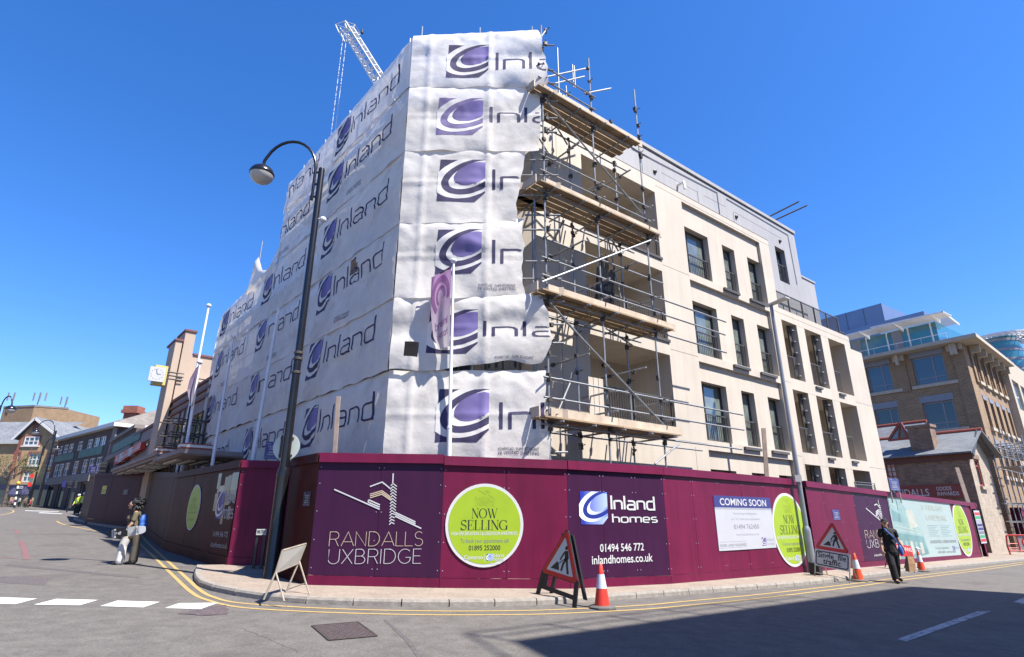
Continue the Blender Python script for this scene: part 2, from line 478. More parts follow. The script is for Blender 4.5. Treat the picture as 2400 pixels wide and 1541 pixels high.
# road markings
def ground_px(pts): return [V((q.x, q.y, 0)) for q in (at_ground(*p) for p in pts)]
mb = MB()
ins = [(318, 1240), (344, 1271), (384, 1308), (430, 1349), (470, 1385), (505, 1402), (560, 1414), (700, 1424), (850, 1430), (1000, 1433), (1150, 1433), (1300, 1430), (1500, 1420), (1600, 1411), (1800, 1392), (2000, 1369), (2100, 1356), (2300, 1332), (2399, 1318)]
outs = [(300, 1240), (322, 1269), (361, 1306), (403, 1347), (447, 1388), (485, 1407), (560, 1424), (700, 1433.5), (850, 1439), (1000, 1442), (1150, 1442), (1300, 1439.5), (1500, 1429.5), (1600, 1421), (1800, 1401), (2000, 1376.5), (2100, 1362.5), (2300, 1337), (2399, 1322.5)]
for pts in (ins, outs):
    ground_ribbon(mb, smooth_line(ground_px(pts), 5), .085, .005)
# the lines of the far kerb build-out
for pts in (((133, 1222), (150, 1230), (215, 1243), (275, 1251)), ((0, 1208), (25, 1203), (32, 1198), (22, 1195), (0, 1194))):
    ground_ribbon(mb, smooth_line(ground_px(pts), 5), .11, .005)
mb.build('double_yellow_line', M['yellow_paint'], kind='structure', recalc=False)
mb = MB()
def dash(q, m=0): mb.face([at_ground(x, y, .006) for x, y in q], m)
for q in (((-75, 1399), (-10, 1399), (-70, 1414), (-140, 1412)), ((0, 1400), (88, 1403), (36, 1416.5), (-50, 1414)), ((132, 1404), (230, 1406.5), (187, 1419), (79, 1417.5)),
          ((275, 1408), (375, 1411), (336, 1424), (234, 1421)), ((420, 1414), (512, 1413), (470, 1428), (386, 1425.5))):
    dash(q)
mb.build('give_way_line', M['white_paint'], kind='structure', recalc=False)
mb = MB()
dash(((2292, 1433), (2323, 1433), (2124, 1504), (2103, 1498))); dash(((2376, 1411), (2399, 1401), (2450, 1392), (2455, 1396), (2399, 1416)))
for q in (((60, 1196.5), (140, 1199), (135, 1200.5), (58, 1198)), ((95, 1201), (148, 1204), (143, 1205.5), (88, 1203))): dash(q)
mb.build('centre_line', M['worn_paint'], kind='structure', recalc=False)

mb = MB()                                                              # faded red survey marks on the left
for pts in (((37, 1242), (42, 1252)), ((48, 1268), (56, 1285), (62, 1312)), ((5, 1308), (40, 1309))):
    ground_ribbon(mb, smooth_line(ground_px(pts), 4), .16, .005)
mb.build('survey_mark', mat('faded_red_marking', (.20, .09, .09), .85, var=.2, nscale=10, stain=((.13, .125, .125), 5, .5, .9)), kind='structure', recalc=False)
mb = MB()                                                              # older repair strips in the tarmac
for q in (((20, 1322), (330, 1352), (325, 1356), (10, 1326)), ((905, 1452), (960, 1500), (990, 1541), (978, 1541), (950, 1502), (898, 1453)), ((0, 1352), (120, 1356), (105, 1372), (0, 1366))):
    mb.face([at_ground(x, y, .0035) for x, y in q])
M['repair'] = mat('repair_tarmac', (.105, .09, .09), .9, var=.3, nscale=20, bump=.6, bscale=50); mb.build('repair_strip', M['repair'], kind='structure', recalc=False)

mb = MB(); rnd = random.Random(21)                                      # fine cracks
for p, q, n in (((560, 1470), (700, 1530), 14), ((250, 1372), (420, 1368), 12)):
    pts = [(p[0] + (q[0] - p[0]) * i / n + rnd.uniform(-4, 4), p[1] + (q[1] - p[1]) * i / n + rnd.uniform(-2, 2)) for i in range(n + 1)]
    ground_ribbon(mb, ground_px(pts), .006, .004)
mb.build('road_crack', M['repair'], kind='structure', recalc=False)

# covers and the broken patch
o = at_ground(808, 1480); cov = thing('manhole_cover', 'square patterned iron cover set in the road, nearest the bottom edge', 'manhole cover', o)
c4 = [at_ground(*p, .008) for p in ((731, 1467), (838, 1458), (884, 1491), (771, 1501))]
mb = MB(); mb.face(c4); mb.build('lid', M['iron'], cov, recalc=False)
fu = (c4[1] - c4[0]).normalized()
mb = MB()
for i in range(4):
    a, b = c4[i], c4[(i + 1) % 4]; d = (b - a).normalized(); nrm = d.cross(V((0, 0, 1))).normalized() * .012
    up = V((0, 0, .006))
    mb.hexa([a - nrm, b - nrm, b + nrm, a + nrm, a - nrm + up, b - nrm + up, b + nrm + up, a + nrm + up])
mb.build('rim', M['steel_rust'], cov)
mb = MB(); U1, U2 = c4[1] - c4[0], c4[3] - c4[0]
for i in range(1, 16):
    for j in range(1, 16):
        if (i + j) % 2: continue
        p = c4[0] + U1 * (i / 16) + U2 * (j / 16) + V((0, 0, .001))
        e1, e2 = U1 / 48, U2 / 48; up = V((0, 0, .005))
        mb.hexa([p - e1 - e2, p + e1 - e2, p + e1 + e2, p - e1 + e2, p - e1 * .6 - e2 * .6 + up, p + e1 * .6 - e2 * .6 + up, p + e1 * .6 + e2 * .6 + up, p - e1 * .6 + e2 * .6 + up])
mb.build('tread_studs', M['iron'], cov)
mb = MB()
out = [(415, 1439), (440, 1434), (468, 1428), (498, 1421), (520, 1418), (531, 1418), (528, 1424), (537, 1428), (530, 1432), (534, 1438), (515, 1441), (490, 1442), (468, 1443), (450, 1440)]
cc = at_ground(495, 1431, .012)
pp = [at_ground(x, y, .005 + .004 * (i % 2)) for i, (x, y) in enumerate(out)]
for i in range(len(pp)): mb.face([cc, pp[i], pp[(i + 1) % len(pp)]])
tag(mb.build('tarmac_patch', M['patch'], loc=at_ground(480, 1432), recalc=False), 'ragged dark patch of broken tarmac beside the last white dash', 'road patch')

# ---------------------------------------------------------------- lettering
_txt = {}
def txt(s, size=1.0, bold=0.0, xs=1.0, align='LEFT', shear=0.0):
    key = (s, bold)
    if key not in _txt:
        c = bpy.data.curves.new("t", 'FONT'); c.body = s; c.size = 1; c.offset = bold; c.resolution_u = 3; c.fill_mode = 'FRONT'
        o = bpy.data.objects.new("t", c); COL.objects.link(o)
        bpy.context.view_layer.update()
        me = o.to_mesh()
        vs = [(v.co.x, v.co.y) for v in me.vertices]; fs = [tuple(p.vertices) for p in me.polygons]
        o.to_mesh_clear(); bpy.data.objects.remove(o); bpy.data.curves.remove(c)
        x0 = min(v[0] for v in vs); x1 = max(v[0] for v in vs)
        _txt[key] = ([(x - x0, y) for x, y in vs], fs, x1 - x0)
    vs, fs, w = _txt[key]
    dx = {'LEFT': 0, 'CENTER': -w / 2, 'RIGHT': -w}[align]
    return [((x + dx) * size * xs + y * size * shear, y * size) for x, y in vs], fs
def put_text(mb, fr, s, a, b, size, width=None, c=.004, m=0, bold=0.0, align='CENTER'):
    """one line of lettering, cap height about .73 size; width squeezes it"""
    vs, fs = txt(s, 1, bold, 1, 'LEFT'); w = max(v[0] for v in vs)
    xs = size if width is None else width / w
    W = w * xs
    a0 = a - W / 2 if align == 'CENTER' else (a - W if align == 'RIGHT' else a)
    mb.add([fr.p(a0 + x * xs, b + y * size, c) for x, y in vs], fs, m)
def ribbon(pts, w, closed=False):
    """2-D stroke of width w (number or function of direction) -> list of quads"""
    n = len(pts); L, R = [], []
    for i in range(n):
        if closed: p0, p1 = pts[i - 1], pts[(i + 1) % n]
        else: p0, p1 = pts[max(i - 1, 0)], pts[min(i + 1, n - 1)]
        q = pts[i]
        def un(a, b):
            d = math.hypot(b[0] - a[0], b[1] - a[1]) or 1
            return ((b[0] - a[0]) / d, (b[1] - a[1]) / d)
        d0 = un(p0, q) if (closed or i > 0) else un(q, p1)
        d1 = un(q, p1) if (closed or i < n - 1) else d0
        n0, n1 = (-d0[1], d0[0]), (-d1[1], d1[0])
        mx, my = n0[0] + n1[0], n0[1] + n1[1]
        l = math.hypot(mx, my) or 1
        mx, my = mx / l, my / l
        k = 1 / max(.5, mx * n0[0] + my * n0[1])
        dd = un((0, 0), (d0[0] + d1[0], d0[1] + d1[1]))
        ww = (w(dd) if callable(w) else w) / 2 * k
        L.append((q[0] + mx * ww, q[1] + my * ww)); R.append((q[0] - mx * ww, q[1] - my * ww))
    return [(L[i], L[(i + 1) % n], R[(i + 1) % n], R[i]) for i in range(n if closed else n - 1)]
def arc(cx, cy, rx, ry, a0, a1, n=10):
    return [(cx + rx * math.cos(math.radians(a0 + (a1 - a0) * i / n)), cy + ry * math.sin(math.radians(a0 + (a1 - a0) * i / n))) for i in range(n + 1)]
# squarish rounded lower-case strokes of the housebuilder's name
RN = {
 'I': (.20, [[(.0, 0), (.0, 1)]]), 'l': (.20, [[(0, 0), (0, 1)]]), 'i': (.2, [[(0, 0), (0, .62)]]),
 'n': (.72, [[(0, 0), (0, .62)], [(0, .60), (.36, .62), (.47, .58), (.53, .48), (.53, 0)]]),
 'a': (.72, [[(.05, .62), (.38, .62), (.49, .57), (.53, .47), (.53, 0), (.13, 0), (.03, .05), (0, .16), (.03, .29), (.13, .34), (.53, .34)]]),
 'd': (.74, [[(.54, 1), (.54, 0), (.15, 0), (.04, .05), (0, .15), (0, .47), (.04, .57), (.15, .62), (.54, .62)]]),
 'h': (.72, [[(0, 0), (0, 1)], [(0, .60), (.36, .62), (.47, .58), (.53, .48), (.53, 0)]]),
 'o': (.76, [[(.15, 0), (.41, 0), (.52, .05), (.56, .15), (.56, .47), (.52, .57), (.41, .62), (.15, .62), (.04, .57), (0, .47), (0, .15), (.04, .05), (.15, 0)]]),
 'm': (1.16, [[(0, 0), (0, .62)], [(0, .60), (.34, .62), (.44, .58), (.48, .48), (.48, 0)], [(.48, .60), (.82, .62), (.92, .58), (.96, .48), (.96, 0)]]),
 'e': (.74, [[(0, .31), (.54, .31), (.54, .47), (.5, .57), (.4, .62), (.15, .62), (.04, .57), (0, .47), (0, .15), (.04, .05), (.15, 0), (.5, 0)]]),
 's': (.68, [[(.46, .62), (.12, .62), (.03, .57), (0, .47), (.03, .37), (.12, .33), (.38, .31), (.47, .26), (.5, .16), (.47, .05), (.38, 0), (.02, 0)]]),
}
# thin geometric capitals
TH = {
 'R': (.72, [[(0, 0), (0, 1), (.32, 1)] + arc(.32, .74, .22, .26, 90, -90, 8) + [(0, .48)], [(.34, .48), (.56, 0)]]),
 'A': (.86, [[(0, 0), (.38, 1), (.76, 0)], [(.12, .3), (.64, .3)]]),
 'N': (.80, [[(0, 0), (0, 1), (.62, 0), (.62, 1)]]),
 'D': (.80, [[(0, 0), (0, 1), (.26, 1)] + arc(.26, .5, .38, .5, 90, -90, 10) + [(0, 0)]]),
 'L': (.56, [[(0, 1), (0, 0), (.46, 0)]]),
 'S': (.66, [arc(.27, .75, .23, .25, 35, 260, 9) + arc(.27, .26, .25, .26, 85, -150, 9)]),
 'U': (.76, [[(0, 1), (0, .3)] + arc(.3, .3, .3, .3, 180, 360, 10) + [(.6, 1)]]),
 'X': (.76, [[(0, 0), (.6, 1)], [(0, 1), (.6, 0)]]),
 'B': (.72, [[(0, 0), (0, 1), (.28, 1)] + arc(.28, .76, .2, .24, 90, -90, 7) + [(0, .52)], [(.28, .52)] + arc(.3, .26, .25, .26, 90, -90, 8) + [(0, 0)]]),
 'I': (.2, [[(0, 0), (0, 1)]]),
 'G': (.86, [arc(.38, .5, .38, .5, 45, 320, 14) + [(.70, .42), (.42, .42)]]),
 'E': (.6, [[(.46, 1), (0, 1), (0, 0), (.46, 0)], [(0, .52), (.4, .52)]]),
}
tk, tn = .13, .035
def didw(d): return tn + (tk - tn) * abs(d[1]) ** 1.6
SF = {                                                                 # high-contrast serif capitals: strokes with widths
 'N': (.86, [([(.1, 0), (.1, 1)], tn), ([(.1, 1), (.68, 0)], tk), ([(.68, 0), (.68, 1)], tn), ([(-.02, 0), (.22, 0)], tn), ([(0, 1), (.12, 1)], tn), ([(.56, 1), (.8, 1)], tn)]),
 'O': (.92, [(arc(.4, .5, .4, .5, 90, 450, 24), didw)]),
 'W': (1.2, [([(.08, 1), (.36, 0)], tk), ([(.36, 0), (.6, .95)], tn), ([(.5, 1), (.78, 0)], tk), ([(.78, 0), (1.04, 1)], tn), ([(-.04, 1), (.22, 1)], tn), ([(.94, 1), (1.14, 1)], tn)]),
 'S': (.64, [(arc(.28, .75, .23, .25, 20, 270, 10) + arc(.26, .25, .26, .25, 75, -165, 10), lambda d: tn + (tk - tn) * abs(d[0] * .6 - d[1] * .6) ** 1.2), ([(.5, 1), (.5, .75)], tn), ([(.01, 0), (.01, .28)], tn)]),
 'E': (.70, [([(.12, 0), (.12, 1)], tk), ([(0, 1), (.56, 1), (.56, .76)], tn), ([(.12, .5), (.42, .5)], tn), ([(.42, .36), (.42, .64)], tn), ([(0, 0), (.6, 0), (.6, .28)], tn)]),
 'L': (.64, [([(.12, 0), (.12, 1)], tk), ([(0, 1), (.26, 1)], tn), ([(0, 0), (.54, 0), (.54, .3)], tn)]),
 'I': (.36, [([(.13, 0), (.13, 1)], tk), ([(0, 1), (.26, 1)], tn), ([(0, 0), (.26, 0)], tn)]),
 'G': (.9, [(arc(.4, .5, .4, .5, 40, 325, 18), didw), ([(.7, .02), (.7, .42)], tk), ([(.56, .42), (.84, .42)], tn), ([(.7, .98), (.7, .7)], tn)]),
}
def strokes(font, s, size, w=None, xs=1.0, track=0.0):
    """-> (list of 2-D quads, total width) for a word set in one of the stroke alphabets"""
    x = 0; q = []
    for ch in s:
        if ch == ' ': x += .4; continue
        adv, st = font[ch]
        for g in st:
            pts, ww = g if isinstance(g, tuple) else (g, w)
            q += [[((x + a) * size * xs, b * size) for a, b in quad] for quad in ribbon(pts, ww)]
        x += adv + track
    return q, x * size * xs
def put_strokes(mb, fr, font, s, a, b, size, w=None, width=None, c=.004, m=0, align='CENTER', track=0.0):
    q, W = strokes(font, s, size, w, 1, track)
    k = 1 if width is None else width / W
    W *= k
    a0 = a - W / 2 if align == 'CENTER' else a
    for quad in q: mb.face([fr.p(a0 + x * k, b + y, c) for x, y in quad], m)

# the square swoosh emblem: layers of polygons in a unit square
def ell_pts(cx, cy, a, b, rot, n=40):
    r = math.radians(rot)
    return [(cx + a * math.cos(t) * math.cos(r) - b * math.sin(t) * math.sin(r), cy + a * math.cos(t) * math.sin(r) + b * math.sin(t) * math.cos(r)) for t in [2 * math.pi * i / n for i in range(n)]]
def clip(poly, axis, lim, keep_less):
    out = []
    for i in range(len(poly)):
        p, q = poly[i], poly[(i + 1) % len(poly)]
        ip = (p[axis] <= lim) == keep_less; iq = (q[axis] <= lim) == keep_less
        if ip: out.append(p)
        if ip != iq:
            t = (lim - p[axis]) / (q[axis] - p[axis])
            out.append((p[0] + (q[0] - p[0]) * t, p[1] + (q[1] - p[1]) * t))
    return out
def logo_layers():
    sq = [(0, 0), (.8, 0), (1, .2), (1, 1), (0, 1)]
    def e(*k):
        p = ell_pts(*k)
        p = clip(p, 0, 1.0, True); p = clip(p, 1, 1.0, True); p = clip(p, 1, 0.0, False); return clip(p, 0, -.05, False)
    return [(sq, 'square'), (e(.63, .585, .76, .46, 22), 'light'), (e(.70, .60, .66, .37, 24), 'ring'), (e(.76, .64, .58, .26, 27), 'light2'), (e(.73, .66, .42, .235, 25), 'core')]
def put_logo(mb, fr, a, b, w, h, mats, c=.004, step=.002):
    """mats: dict layer name -> material index"""
    for i, (poly, nm) in enumerate(logo_layers()):
        if nm not in mats: continue
        mb.face([fr.p(a + x * w, b + y * h, c + i * step) for x, y in poly], mats[nm], [(x, y) for x, y in poly])
# ---------------------------------------------------------------- site hoarding
def hp(xt, yt, xb, yb, dz=0.0):
    g = at_ground(xb, yb); t = at_depth(xt, yt, g.y)
    return V((g.x, g.y, g.z)), t.z + dz
HB = {}
for k, q in dict(A=(745, 1062, 717, 1385), B=(1041, 1066, 1029, 1392), P2=(1326, 1080, 1337, 1393), P3=(1556, 1095, 1574, 1380), R=(1868, 1125, 1900, 1348),
                 R2=(1885, 1128, 1905, 1346), P5=(2085, 1152, 2125, 1332), E=(2290, 1180, 2318, 1310), G=(575, 1079, 530, 1335), Gm=(400, 1108, 385, 1290),
                 Gn=(350, 1107, 330, 1243), G2=(222, 1110, 200, 1228), G3=(207, 1115, 186, 1213)).items(): HB[k] = hp(*q)
# the right-hand run is straight between P3 and E
p3, e_ = HB['P3'][0], HB['E'][0]
for k in ('R', 'R2', 'P5'):
    p = HB[k][0]; d = (e_ - p3); t = ((p - p3).x * d.x + (p - p3).y * d.y) / (d.x ** 2 + d.y ** 2)
    q = p3 + d * t
    HB[k] = (V((q.x, q.y, gz(q.x, q.y))), HB[k][1])
def seg(p, q):
    """frame of a hoarding face from p to q, seen with p on the left; b is absolute height"""
    d = V((q.x - p.x, q.y - p.y, 0)); L = d.length
    return Fr((p.x, p.y, 0), d), L
def hoard(root, p, zp, q, zq, panels, kick=True, cap_mat=None, kick_mat=None, joints=None):
    fr, L = seg(p, q)
    cap_mat = cap_mat or M['maroon']; kick_mat = kick_mat or M['maroon']
    zt = lambda a: zp + (zq - zp) * a / L
    gb = lambda a: (lambda w: gz(w.x, w.y))(fr.p(a, 0)) + .06
    for a0, a1, m, lab in panels:
        mb = MB()
        top0, top1 = zt(a0) - .19, zt(a1) - .19
        b0, b1 = gb(a0) + (.24 if kick else -.05), gb(a1) + (.24 if kick else -.05)
        e = .006
        n = max(1, round((a1 - a0) / 1.22))                              # board joints
        for i in range(n):
            s0, s1 = a0 + (a1 - a0) * i / n + e / 2, a0 + (a1 - a0) * (i + 1) / n - e / 2
            k0, k1 = (s0 - a0) / (a1 - a0), (s1 - a0) / (a1 - a0)
            wob = .004 * math.sin(i * 2.3 + a0)
            lo0, lo1, hi0, hi1 = b0 + (b1 - b0) * k0, b0 + (b1 - b0) * k1, top0 + (top1 - top0) * k0, top0 + (top1 - top0) * k1
            mb.hexa([fr.p(s0, lo0, -.03), fr.p(s1, lo1, -.03), fr.p(s1, lo1, wob), fr.p(s0, lo0, 0), fr.p(s0, hi0, -.03), fr.p(s1, hi1, -.03), fr.p(s1, hi1, 0), fr.p(s0, hi0, wob)])
            for zz in (.06, .3, .55, .8, .95):                            # screw heads
                for sx in (s0 + .05, s1 - .05):
                    k = (sx - a0) / (a1 - a0); l0 = b0 + (b1 - b0) * k; h0 = top0 + (top1 - top0) * k
                    z = l0 + (h0 - l0) * zz
                    mb.hexa([fr.p(sx - .009, z - .009, .002), fr.p(sx + .009, z - .009, .002), fr.p(sx + .009, z - .009, .007), fr.p(sx - .009, z - .009, .007),
                             fr.p(sx - .009, z + .009, .002), fr.p(sx + .009, z + .009, .002), fr.p(sx + .009, z + .009, .007), fr.p(sx - .009, z + .009, .007)], 1)
        tag(mb.build('panel', [m, M['pale_ink'] if m in (M['maroon'], M['purple']) else m], root), lab)
        if kick:
            mb = MB()
            mb.hexa([fr.p(a0 + .003, b0 - .36, -.03), fr.p(a1 - .003, b1 - .36, -.03), fr.p(a1 - .003, b1 - .36, .022), fr.p(a0 + .003, b0 - .36, .022),
                     fr.p(a0 + .003, b0 - .008, -.03), fr.p(a1 - .003, b1 - .008, -.03), fr.p(a1 - .003, b1 - .008, .022), fr.p(a0 + .003, b0 - .008, .022)])
            mb.build('kick_board', kick_mat, root)
        mb = MB()
        z0, z1 = zt(a0), zt(a1)
        mb.hexa([fr.p(a0 + .002, z0 - .2, -.16), fr.p(a1 - .002, z1 - .2, -.16), fr.p(a1 - .002, z1 - .2, .065), fr.p(a0 + .002, z0 - .2, .065),
                 fr.p(a0 + .002, z0, -.16), fr.p(a1 - .002, z1, -.16), fr.p(a1 - .002, z1, .05), fr.p(a0 + .002, z0, .05)])
        mb.build('capping_board', cap_mat, root)
    return fr, L
def posts(root, p, q, zp, n):
    fr, L = seg(p, q); mb = MB()
    for i in range(n):
        a = L * (i + .5) / n; w = fr.p(a, 0)
        mb.box(fr, a - .05, a + .05, gz(w.x, w.y) - .1, zp - .25, -.2, -.07)
    mb.build('post', M['wood'], root)

A, zA = HB['A']; B, zB = HB['B']; P2, z2 = HB['P2']; P3, z3 = HB['P3']; R, zR = HB['R']; R2, zR2 = HB['R2']; P5, z5 = HB['P5']; E, zE = HB['E']
h1 = thing('hoarding', 'maroon and purple timber hoarding round the street corner, with a white-lined building emblem', 'hoarding', A)
frAB, LAB = hoard(h1, A, zA, B, zB, [(0, (B - A).to_2d().length, M['purple'], 'dark purple panel with white lettering')])
frB2, LB2 = hoard(h1, B, zB - .03, P2, z2, [(0, (P2 - B).to_2d().length, M['maroon'], None)])
fr23, L23 = hoard(h1, P2, z2, P3, z3, [(0, (P3 - P2).to_2d().length, M['purple'], 'purple panel with blue square emblem')])
fr3R, L3R = hoard(h1, P3, z3, R, zR, [(0, (R - P3).to_2d().length, M['maroon'], None)])
for p, q, z, n in ((A, B, zA, 3), (B, P2, zB, 3), (P2, P3, z2, 3), (P3, R, z3, 6)): posts(h1, p, q, z, n)
A2 = V((A.x - 1.02, A.y + 1.16, 0))
hoard(h1, A2, zA, A, zA, [(0, (A - A2).length if False else (A - A2).to_2d().length, M['shaded_maroon'], 'return panel coloured brown for shade and reflections')], cap_mat=M['shaded_maroon'], kick_mat=M['shaded_maroon'])
# emblem and lettering of the corner panel
mb = MB(); mb.cut('building_emblem')
def px_line(fr, pts, w, c=.012, m=0):
    q = [fr.on(x, y) for x, y in pts]
    for quad in ribbon(q, w): mb.face([fr.p(a, b, c) for a, b in quad], m)
def z3px(x, y): return (500 + x / 3.85, 1000 + y / 3.85)
W_ = .026
for pts, m in ((((1092, 568), (1502, 748)), 0), (((1400, 685), (1502, 728)), 0), (((1402, 662), (1504, 708)), 0), (((1398, 685), (1402, 662)), 0),
               (((1414, 543), (1525, 502), (1606, 568)), 0), (((1414, 612), (1522, 580), (1604, 640)), 1), (((1414, 628), (1522, 596), (1604, 655)), 1), (((1414, 645), (1522, 612), (1604, 668)), 1),
               (((1640, 775), (1824, 862)), 0), (((1640, 792), (1824, 880)), 0), (((1640, 810), (1876, 920)), 0), (((1624, 424), (1619, 520)), 0)):
    px_line(frAB, [z3px(*p) for p in pts], W_ * (.8 if m else 1), .012, m)
for i in range(14):
    y = 522 + i * 27; x = 1602 - i * 1.1
    px_line(frAB, [z3px(x, y + 14), z3px(x + 20, y - 8), z3px(x + (54 if i < 11 else 46), y + (20 if i < 10 else 6))], .02)
mb.cut('lettering')
a, b = frAB.on(*z3px(1040, 1080)); a1, b1 = frAB.on(*z3px(1878, 1085)); _, bt = frAB.on(*z3px(1450, 950))
put_strokes(mb, frAB, TH, 'RANDALLS', a + .01, b, bt - b, .034, a1 - a + .06, .012, 1, 'LEFT')
a, b = frAB.on(*z3px(1030, 1240)); a1, b1 = frAB.on(*z3px(1868, 1250)); _, bt = frAB.on(*z3px(1450, 1107))
put_strokes(mb, frAB, TH, 'UXBRIDGE', a + .01, b, bt - b, .034, a1 - a + .05, .012, 0, 'LEFT')
mb.build_parts([M['white'], M['beige_ink']], h1)
# emblem panel
mb = MB(); mb.cut('emblem')
fr = fr23
a0, a1, b0, b1 = fr.rect((1358, 1152), (1421, 1153), (1425, 1230), (1362, 1229))
put_logo(mb, fr, a0, b0, a1 - a0, b1 - b0, dict(square=1, light=2, ring=3, light2=2, core=1), .010, .0015)
mb.cut('lettering')
for s, x0, x1, yb, yt in (('Inland', 1433, 1535, 1194, 1162), ('homes', 1436, 1540, 1225, 1205)):
    a0, b0 = fr.on(x0, yb); a1, _ = fr.on(x1, yb); _, bt = fr.on(x0, yt)
    H = (bt - b0) / (1 if s[0] == 'I' else 1.0)
    put_strokes(mb, fr, RN, s, a0, b0, H, .135, a1 - a0 + .06, .012, 0, 'LEFT')
mb.cut('lettering')
for s, x0, x1, yb, yt in (('01494 546 772', 1406, 1509, 1294, 1275), ('inlandhomes.co.uk', 1387, 1530, 1323, 1302)):
    a0, b0 = fr.on(x0, yb); a1, _ = fr.on(x1, yb); _, bt = fr.on(x0, yt)
    put_text(mb, fr, s, (a0 + a1) / 2, b0, (bt - b0) / .73, a1 - a0, .012, 0, .012)
mb.build_parts([M['white'], M['blue_grad'], M['blue_white_grad'], mat('deep_blue_ink', (.02, .035, .25), .4, var=.03)], h1)

def round_sign(fr, cx, cy, rx, name_lab, lo=1.0, full=True):
    a, b = fr.on(cx, cy); aR, _ = fr.on(cx + rx, cy)
    r = aR - a
    t = thing('round_sign', name_lab, 'sign', fr.p(a, b, .01), 'round green sale signs on the hoarding')
    disc = lambda rr: [(a + rr * math.cos(i * math.pi / 24), b + rr * math.sin(i * math.pi / 24)) for i in range(48)]
    mb = MB(); mb.prism(fr, disc(r), .008, .026); mb.build('rim', M['white'], t)
    mb = MB(); mb.prism(fr, disc(r * .925), .0262, .030); mb.build('face', M['lime'], t)
    mb = MB(); c = .032; mb.cut('emblem')
    put_strokes(mb, fr, TH, 'RANDALLS', a, b + r * .565, r * .10, .05, r * .52, c, 3)
    put_strokes(mb, fr, TH, 'UXBRIDGE', a, b + r * .445, r * .10, .05, r * .52, c, 3)
    for p in (((-.18, .84), (.02, .72)), ((-.02, .80), (.05, .83), (.10, .79)), ((0.0, .76), (.05, .79), (.10, .75)), ((.08, .72), (.2, .65))):
        for q in ribbon([(a + x * r, b + y * r) for x, y in p], r * .012): mb.face([fr.p(x, y, c) for x, y in q], 3)
    mb.cut('lettering')
    put_strokes(mb, fr, SF, 'NOW', a, b + r * .155, r * .23, None, r * .68, c, 1)
    put_strokes(mb, fr, SF, 'SELLING', a, b - r * .125, r * .23, None, r * 1.22, c, 1)
    put_text(mb, fr, 'HIGH SPECIFICATION 1 & 2 BEDROOM APARTMENTS', a, b - r * .25, r * .115, r * 1.68, c, 0, .014)
    put_text(mb, fr, 'To book your appointment call', a, b - r * .43, r * .14, r * 1.22, c, 2)
    put_text(mb, fr, '01895 252000', a, b - r * .605, r * .165, r * .80, c, 1, .012)
    mb.cut('lettering')
    put_text(mb, fr, 'Cameron', a - r * .28, b - r * .81, r * .14, r * .46, c, 0, .008)
    mb.face([fr.p(a - r * .012, b - r * .86, c), fr.p(a, b - r * .86, c), fr.p(a, b - r * .70, c), fr.p(a - r * .012, b - r * .70, c)], 0)
    put_logo(mb, fr, a + r * .06, b - r * .85, r * .15, r * .16, dict(square=4, light=5, ring=4, light2=5, core=4), c, .0006)
    put_strokes(mb, fr, RN, 'Inland', a + r * .23, b - r * .765, r * .075, .14, r * .27, c, 0, 'LEFT')
    put_strokes(mb, fr, RN, 'homes', a + r * .23, b - r * .85, r * .075, .14, r * .27, c, 0, 'LEFT')
    put_text(mb, fr, 'inlandhomes.co.uk', a + r * .28, b - r * .925, r * .045, r * .27, c, 0)
    mb.build_parts([M['white'], M['black'], M['grey_ink'], M['lime_ink'], M['blue_grad'], M['blue_white_grad']], t)
round_sign(frB2, 1136, 1230, 90, 'largest round green sign, on the maroon board left of the leaning roadworks sign')
round_sign(fr3R, 1850.5, 1241, 37.5, 'round green sign right beside the white and blue board')
# white and blue notice board
fr = fr3R
a0, a1, b0, b1 = fr.rect((1671, 1160), (1804, 1169), (1817, 1285), (1683, 1291))
t = thing('sale_board', 'white board with a blue heading band reading COMING SOON', 'sign', fr.p(a0, b0, .01))
W, H = a1 - a0, b1 - b0
mb = MB(); mb.box(fr, a0, a1, b0, b1, .008, .022); mb.build('board', M['white_board'], t)
mb = MB(); mb.box(fr, a0, a1, b1 - H * .215, b1, .0225, .026); mb.build('heading_band', M['blue_notice'], t)
mb = MB(); mb.cut('lettering')
put_text(mb, fr, 'COMING SOON', (a0 + a1) / 2, b1 - H * .175, H * .185, W * .82, .028, 0, .012)
mb.face([fr.p(a0, b1 - H * .25, .024), fr.p(a1, b1 - H * .25, .024), fr.p(a1, b1 - H * .218, .024), fr.p(a0, b1 - H * .218, .024)], 3)
put_text(mb, fr, 'An exciting development', a0 + W * .5, b1 - H * .345, H * .06, W * .42, .024, 2)
put_text(mb, fr, 'of 1 & 2 bedroom apartments', a0 + W * .5, b1 - H * .45, H * .06, W * .5, .024, 2)
put_text(mb, fr, '01494 762450', a0 + W * .5, b1 - H * .62, H * .125, W * .44, .024, 1)
put_text(mb, fr, 'www.inlandhomes.co.uk', a0 + W * .5, b1 - H * .74, H * .06, W * .4, .024, 2)
mb.cut('lettering')
put_text(mb, fr, 'MORE LAND REQUIRED', a0 + W * .24, b0 + H * .07, H * .065, W * .44, .024, 1)
for bb in (.045, .15): mb.face([fr.p(a0 + W * .02, b0 + H * bb, .024), fr.p(a0 + W * .46, b0 + H * bb, .024), fr.p(a0 + W * .46, b0 + H * (bb + .006), .024), fr.p(a0 + W * .02, b0 + H * (bb + .006), .024)], 2)
mb.cut('emblem')
put_logo(mb, fr, a0 + W * .74, b0 + H * .05, W * .085, H * .16, dict(square=4, light=0, ring=4, light2=0, core=4), .024, .0008)
put_strokes(mb, fr, RN, 'Inland', a0 + W * .84, b0 + H * .135, H * .06, .12, W * .14, .024, 2, 'LEFT')
